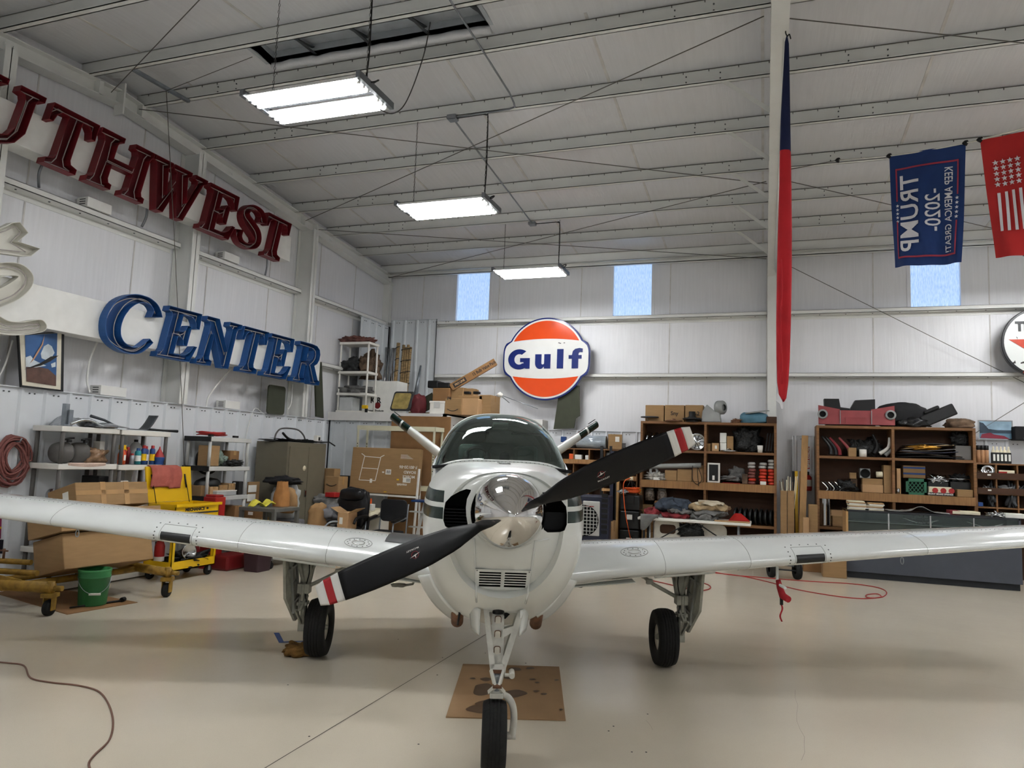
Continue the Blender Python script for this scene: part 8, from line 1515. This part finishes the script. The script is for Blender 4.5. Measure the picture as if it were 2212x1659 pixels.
# heavy lettering drawn by hand
def arc(cx, cz, rx, rz, a0, a1, n=14): return [(cx+rx*math.cos(math.radians(a0+(a1-a0)*k/n)), cz+rz*math.sin(math.radians(a0+(a1-a0)*k/n))) for k in range(n+1)]
LG = {'G': (arc(0, 0, .5, .5, 40, 330, 26)+[(.5, -.42), (.5, .08), (-.02, .08), (-.02, -.12), (.16, -.12), (.16, -.22)]+arc(0, 0, .22, .27, 300, 70, 16)+[(.2, .2)]), }
Gp = arc(-.02, 0, .5, .5, 52, 300, 26)+[(.28, -.46), (.46, -.46), (.46, .06), (.02, .06), (.02, -.14), (.18, -.14), (.18, -.2)]+arc(-.02, 0, .22, .26, 310, 60, 16)
Up = [(-.34, .24), (-.34, -.2)]+arc(-.12, -.2, .22, .28, 180, 290, 10)+[(.06, -.36), (.06, -.46), (.34, -.46), (.34, .24), (.06, .24), (.06, -.18)]+arc(0, -.2, .06, .06, 0, -180, 6)+[(-.06, .24)]
Lp = [(-.14, .48), (-.14, -.46), (.14, -.46), (.14, .48)]
Fp = [(-.12, -.46), (.16, -.46), (.16, .0), (.3, .0), (.3, .18), (.16, .18), (.17, .28), (.22, .32), (.34, .31), (.34, .49), (.2, .52), (.02, .48), (-.08, .38), (-.12, .18), (-.26, .18), (-.26, .0), (-.12, .0)]
hL = hb*1.28
for P, dx, n in ((Gp, -.60, 'letter_G'), (Up, -.06, 'letter_u'), (Lp, .335, 'letter_l'), (Fp, .66, 'letter_f')): obj(n.lower(), plate([(dx*rG+x*hL*1.06, z*hL*.93-.01) for x, z in P], YS-.066, .011), 'gulf_blue', gs)
pm('gulf_chip', '#2a2423', .7)
for x, z in ((.30, .42), (.33, .37), (.42, .41)): obj('chip', plate([(rG*x+.02*math.cos(k), hb+z*.2-.12+.008*math.sin(k)) for k in range(6)], YS-.068, .003), 'gulf_chip', gs)
# worn round star sign at the right edge
q = AY(2247, 742, 14.3); tr = q.x-AY(2157, 742, 14.3).x; tx_, tz_ = q.x, q.z
ts = thing('round_star_sign', 'worn round white enamel sign with red star cut by the right edge', 'sign', (tx_, 14.2, tz_-tr)); MT = Matrix(((1, 0, 0, tx_), (0, 0, 1, 14.16), (0, 1, 0, tz_), (0, 0, 0, 1)))
circ = lambda r, n=64: [(r*math.cos(2*PI*k/n), r*math.sin(2*PI*k/n)) for k in range(n)]
def worn():
    m, nt, N, L, b = newmat('worn_enamel'); tc = N.new('ShaderNodeTexCoord'); nz = N.new('ShaderNodeTexNoise'); nz.inputs['Scale'].default_value = 9; nz.inputs['Detail'].default_value = 4; L.new(tc.outputs['Object'], nz.inputs['Vector'])
    rp = N.new('ShaderNodeValToRGB'); rp.color_ramp.elements[0].position = .33; rp.color_ramp.elements[1].position = .36; rp.color_ramp.elements[0].color = lin('#2a2320')+[1]; rp.color_ramp.elements[1].color = lin('#dcdfdc')+[1]; L.new(nz.outputs['Fac'], rp.inputs[0]); L.new(rp.outputs[0], b.inputs['Base Color']); b.inputs['Roughness'].default_value = .25
worn()
obj('black_rim', G().prism(circ(tr), 0, .1, MT), 'enamel_black', ts, bev=.01); obj('white_face', G().prism(circ(tr*.93), -.006, 0, MT), 'worn_enamel', ts)
star = [((.62 if k % 2 == 0 else .25)*tr*math.sin(PI*k/5), -.12*tr+(.62 if k % 2 == 0 else .25)*tr*math.cos(PI*k/5)) for k in range(10)]
star = [((.86 if k % 2 == 0 else .33)*tr*math.sin(PI*k/5), -.18*tr+(.86 if k % 2 == 0 else .33)*tr*math.cos(PI*k/5)) for k in range(10)]; obj('red_star', G().prism(star, -.012, -.006, MT), pm('star_red', '#b4402c', .3, var=.15), ts)
g = txt('TEXACO', tr*.36, .012, sx=.9); obj('lettering', G().join(g, MT @ Matrix.Translation((0, tr*.44, -.014))), 'enamel_black', ts)
# ================================================================== flags
pm('flag_blue', '#1b3569', .8, var=.08, bump=.15, bscale=6); pm('flag_navy', '#131c3f', .85, var=.1); pm('flag_red', '#a8141d', .8, var=.1); pm('flag_bright_red', '#b02524', .8, var=.06, bump=.12, bscale=6); pm('flag_white', '#dcd9dc', .8, var=.04); pm('flag_line', '#a23848', .8); pm('rope', '#d5d2c8', .8); pm('flag_border', '#10131f', .8)
def flag(pxs, Y0, Y1):
    """bilinear cloth from four pixel corners tl, tr, br, bl; u right, v down"""
    A, B, C_, D = AY(*pxs[0], Y0), AY(*pxs[1], Y1), AY(*pxs[2], Y1), AY(*pxs[3], Y0)
    nv = (B-A).cross(D-A).normalized()
    def f(u, v, e=0.): 
        p = (A*(1-u)+B*u)*(1-v)+(D*(1-u)+C_*u)*v; sag = -.05*math.sin(u*PI)*(1-v); w = .035*math.sin(u*9+v*2)*(.3+.7*v)+.02*math.sin(u*17-v*5)*v
        return p+nv*(w)+Vector((0, 0, sag*0))+nv*e
    return f, nv
f1, n1 = flag([(1921, 338), (2086, 309), (2081, 568), (1929, 577)], 9.6, 9.1)
fl1 = thing('blue_flag', 'blue campaign flag with mirrored white lettering hanging on its side', 'flag', f1(.5, 1)); sg = -1 if n1.y > 0 else 1
obj('cloth', G().grid(lambda a, b: f1(a, b), 30, 36), 'flag_blue', fl1)
E1 = sg*.014
def strip(f, u0, u1, v0, v1, m, name, par, e=E1, nu=6, nv=6): obj(name, G().grid(lambda a, b: f(u0+(u1-u0)*a, v0+(v1-v0)*b, e), nu, nv), m, par)
for a in ((.08, .92, .125, .14, 24, 2), (.08, .92, .915, .93, 24, 2), (.08, .10, .125, .42, 2, 12), (.08, .10, .60, .93, 2, 12), (.90, .92, .125, .42, 2, 12), (.90, .92, .64, .93, 2, 12)): strip(f1, a[0], a[1], a[2], a[3], 'flag_line', 'border_line', fl1, nu=a[4], nv=a[5])
def flag_text(f, s, uc, vc, size, L, W_, H_, par, m='flag_white', bold=.01, e=E1, name='lettering'):
    """text running down the cloth, mirrored as seen from behind"""
    g = txt(s, size, bold); xs_ = [p[0] for p in g.v]; k_ = L*H_/(max(xs_)-min(xs_)); g.v = [((p[0]-(max(xs_)+min(xs_))/2)*k_, p[1], p[2]) for p in g.v]; bm2 = bmesh.new(); me2 = bpy.data.meshes.new('lettering'); me2.from_pydata(g.v, [], g.f); bm2.from_mesh(me2); bmesh.ops.triangulate(bm2, faces=bm2.faces)
    bmesh.ops.subdivide_edges(bm2, edges=[q for q in bm2.edges if q.calc_length() > size*.2], cuts=3); bm2.normal_update(); h = G(); bm2.verts.index_update()
    h.add([f(uc-p.co.y/W_, vc+p.co.x/H_, e) for p in bm2.verts], [[v.index for v in q.verts] for q in bm2.faces]); bm2.free(); bpy.data.meshes.remove(me2)
    return obj(name, h, m, par)
Wf = (f1(1, .5)-f1(0, .5)).length; Hf = (f1(.5, 1)-f1(.5, 0)).length
flag_text(f1, 'TRUMP', .29, .535, .33, .68, Wf, Hf, fl1, bold=.004); flag_text(f1, '-2020-', .60, .53, .22, .36, Wf, Hf, fl1, bold=.002); flag_text(f1, 'KEEP AMERICA GREAT!', .80, .54, .12, .72, Wf, Hf, fl1, bold=.001)
def star5(f, u, v, r, W_, H_, par, e=E1, rot=0): obj('star', G().add([f(u, v, e)]+[f(u+(r if k % 2 == 0 else r*.42)*math.sin(PI*k/5+rot)/W_, v-(r if k % 2 == 0 else r*.42)*math.cos(PI*k/5+rot)/H_, e) for k in range(10)], [(0, 1+k, 1+(k+1) % 10) for k in range(10)]), 'flag_white', par)
for k in range(5): star5(f1, .095, .46+.035*k, .022, Wf, Hf, fl1); star5(f1, .905, .45+.04*k, .024, Wf, Hf, fl1)
f2, n2 = flag([(2117, 302), (2330, 262), (2350, 545), (2147, 556)], 9.0, 8.5); sg2 = -1 if n2.y > 0 else 1; E2 = sg2*.014
fl2 = thing('red_flag', 'bright red flag with white stars and stripes at the right edge', 'flag', f2(.5, 1)); obj('cloth', G().grid(lambda a, b: f2(a, b), 30, 36), 'flag_bright_red', fl2); Wg = (f2(1, .5)-f2(0, .5)).length; Hg = (f2(.5, 1)-f2(.5, 0)).length
for i in range(4):
    for j in range(5): star5(f2, .135+.083*i+(.0 if j < 9 else 0), .215+.046*j, .034, Wg, Hg, fl2, E2)
for i in range(4): strip(f2, .12+.085*i, .155+.085*i, .47-.004*i, .79, 'flag_white', 'stripe', fl2, E2, 3, 12)
for i in range(3): strip(f2, .47+.085*i, .505+.085*i, .21, .79, 'flag_white', 'stripe', fl2, E2, 3, 16)
# tall rolled flag on the column
rf = thing('rolled_flag', 'tall rolled navy, red and white flag hanging in front of the roof column', 'flag', AY(1690, 884, 7.0))
prof = [(80, 1699, 1701), (95, 1695, 1704), (150, 1692, 1705), (250, 1686, 1706), (330, 1683, 1707), (400, 1682, 1708), (500, 1679, 1709), (600, 1677, 1709), (700, 1676, 1708), (780, 1677, 1706), (830, 1679, 1703), (860, 1683, 1699), (868, 1687, 1694)]
def rolled(i0, i1, m, name, cut=0.):
    P = prof[i0:i1+1]; n = 12; v = []; 
    for py, a, b in P:
        yy = 7.0; A, B = AY(a, py, yy), AY(b, py, yy); c = (A+B)/2; r = (B-A).length/2
        for k in range(n): t = 2*PI*k/n; rr = r*(1+.12*math.sin(3*t+py*.004)); v.append((c.x+rr*math.cos(t), c.y+rr*.6*math.sin(t), c.z+(.02 if k > 3 else 0)))
    f = [(i*n+k, i*n+(k+1) % n, (i+1)*n+(k+1) % n, (i+1)*n+k) for i in range(len(P)-1) for k in range(n)]
    return obj(name, G().add(v, f, 0, True), m, rf)
rolled(0, 4, 'flag_navy', 'navy_part'); rolled(4, 12, 'flag_red', 'red_part')
obj('white_corner', G().add([AY(*q, 6.9) for q in ((1680, 848), (1690, 866), (1692, 882), (1689, 884), (1684, 872), (1676, 866))], [tuple(range(6))]), 'flag_white', rf, solid=.02); obj('fold_line', G().tube([AY(1688+2*math.sin(k), 560+k*30, 6.93) for k in range(10)], .006, 5), 'flag_red', rf); obj('rope_tie', G().tube(bez([AY(1700, 56, 7.0), AY(1697, 70, 7.0), AY(1701, 78, 7.), AY(1705, 74, 7.), AY(1708, 84, 7.)], 5), .006, 5), 'black', rf)
# flag line
k1 = AY(1706, 366, 10.3); pts = [k1, AY(1810, 346, 9.95), AY(1921, 337, 9.6), AY(2000, 326, 9.35), AY(2086, 309, 9.1), AY(2117, 302, 9.0), AY(2240, 270, 8.7), AY(2330, 250, 8.5)]
fr = thing('flag_rope', 'pale rope carrying the blue and red flags', 'rope', pts[2]); obj('line', G().tube(pts[1:], .009, 6), 'rope', fr); obj('dark_end', G().tube(pts[:2], .006, 5), 'wire', fr)
for p in (pts[1], pts[2], pts[4], pts[5]): obj('knot', G().blob(p, (.03, .03, .035), 3, .3, nu=8, nv=6), 'black', fr)
# ================================================================== things on the floor
def stain_mat():
    m, nt, N, L, b = newmat('oily_card'); tc = N.new('ShaderNodeTexCoord'); vo = N.new('ShaderNodeTexNoise'); vo.inputs['Scale'].default_value = 5; L.new(tc.outputs['Object'], vo.inputs['Vector']); rp = N.new('ShaderNodeValToRGB'); rp.color_ramp.elements[0].color = lin('#8a6c4b')+[1]; rp.color_ramp.elements[1].color = lin('#997a57')+[1]; L.new(vo.outputs['Fac'], rp.inputs[0]); L.new(rp.outputs[0], b.inputs['Base Color']); b.inputs['Roughness'].default_value = .8
stain_mat(); pm('oil', '#523c28', .45, var=.15, scale=10)
cp = [AZ(1000, 1436), AZ(1208, 1442), AZ(1222, 1558), AZ(963, 1551)]
cs = thing('cardboard_sheet', 'flat cardboard sheet with oil stains under the airplane nose wheel', 'cardboard', (cp[0]+cp[2])/2)
obj('sheet', G().add([(p.x, p.y, .001) for p in cp]+[(p.x, p.y, .008) for p in cp], [(0, 1, 2, 3), (7, 6, 5, 4), (0, 4, 5, 1), (1, 5, 6, 2), (2, 6, 7, 3), (3, 7, 4, 0)]), 'oily_card', cs)
for (px, py, rx, ry, sd) in ((1045, 1492, 24, 14, 1), (1112, 1501, 24, 8, 2), (1050, 1470, 13, 3.5, 3), (1098, 1465, 16, 4, 4), (1034, 1535, 25, 9, 5), (1055, 1524, 26, 8, 11), (1021, 1468, 6, 2, 6), (1150, 1470, 7, 2, 7), (1160, 1477, 5, 1.6, 8), (1158, 1496, 7, 2, 9), (1175, 1502, 7, 2, 10), (1112, 1448, 14, 4, 12), (1145, 1446, 9, 2.5, 13), (1202, 1472, 5, 1.6, 14), (1212, 1536, 4, 1.5, 15)):
    obj('oil_stain', G().add([tuple(AZ(px+rx*(1+.15*math.sin(3*a+sd))*math.cos(a), py+ry*(1+.15*math.cos(2*a+sd))*math.sin(a))+Vector((0, 0, .0088+.00015*sd))) for a in [2*PI*k/28 for k in range(28)]], [tuple(range(28))[::-1]]), 'oil', cs)
def cord(name, label, pts, r, m, n=6): mono(name, G().tube([p+Vector((0, 0, r)) for p in bez(pts, n)], r, 6), m, label, 'cord')
cord('air_hose', 'brown cord snaking along the floor at the lower left', [AZ(*q) for q in ((-30, 1430), (20, 1434), (52, 1440), (66, 1466), (110, 1476), (165, 1482), (210, 1494), (233, 1520), (244, 1560), (236, 1600), (205, 1632), (192, 1650), (196, 1668), (205, 1700))], .006, pm('cord_brown', '#6e4f42', .6))
cord('air_hose', 'red hose looping over the floor behind the right wing', [AZ(*q) for q in ((1370, 1237), (1390, 1250), (1440, 1262), (1500, 1276), (1530, 1274), (1533, 1266), (1510, 1258), (1475, 1252), (1430, 1244))], .007, 'bright_red'); cord('air_hose', 'long red hose ending in a small loop at the right', [AZ(*q) for q in ((1490, 1222), (1560, 1240), (1640, 1248), (1740, 1256), (1840, 1262), (1895, 1270), (1915, 1280), (1905, 1291), (1875, 1292), (1872, 1286), (1895, 1284), (1902, 1291), (1860, 1294), (1800, 1288), (1720, 1274), (1660, 1258), (1600, 1245), (1540, 1238))], .007, 'bright_red')
pm('tape_blue', '#27457f', .5); tpz = Vector((0, 0, .0015))
mono('masking_tape', G().add([AZ(*q)+tpz for q in ((591, 1367), (603, 1367), (613, 1386), (603, 1389))], [(0, 1, 2, 3)]).add([AZ(*q)+tpz for q in ((603, 1389), (613, 1386), (662, 1384), (662, 1386))], [(0, 1, 2, 3)]), 'tape_blue', 'L-shaped strip of blue tape on the floor by the left wheel', 'tape')
q = AZ(645, 1416); mono('brown_rag', G().blob((q.x, q.y, .045), (.13, .09, .065), 91, .22, 2.2, 30, 18, rz=.4, flat=.002), pm('rag_tan', '#6b4d22', .95, var=.35, scale=12, bump=.6, bscale=30), 'crumpled brown rag against the left main wheel', 'rag')
random.seed(2)
for k in range(14):
    q = AZ(random.uniform(600, 1400), random.uniform(1340, 1640)); obj('speck', G().lathe([(0, .0014), (random.uniform(.003, .007), .0012), (.007, 0)], (q.x, q.y, 0), n=7), 'ink', fl)
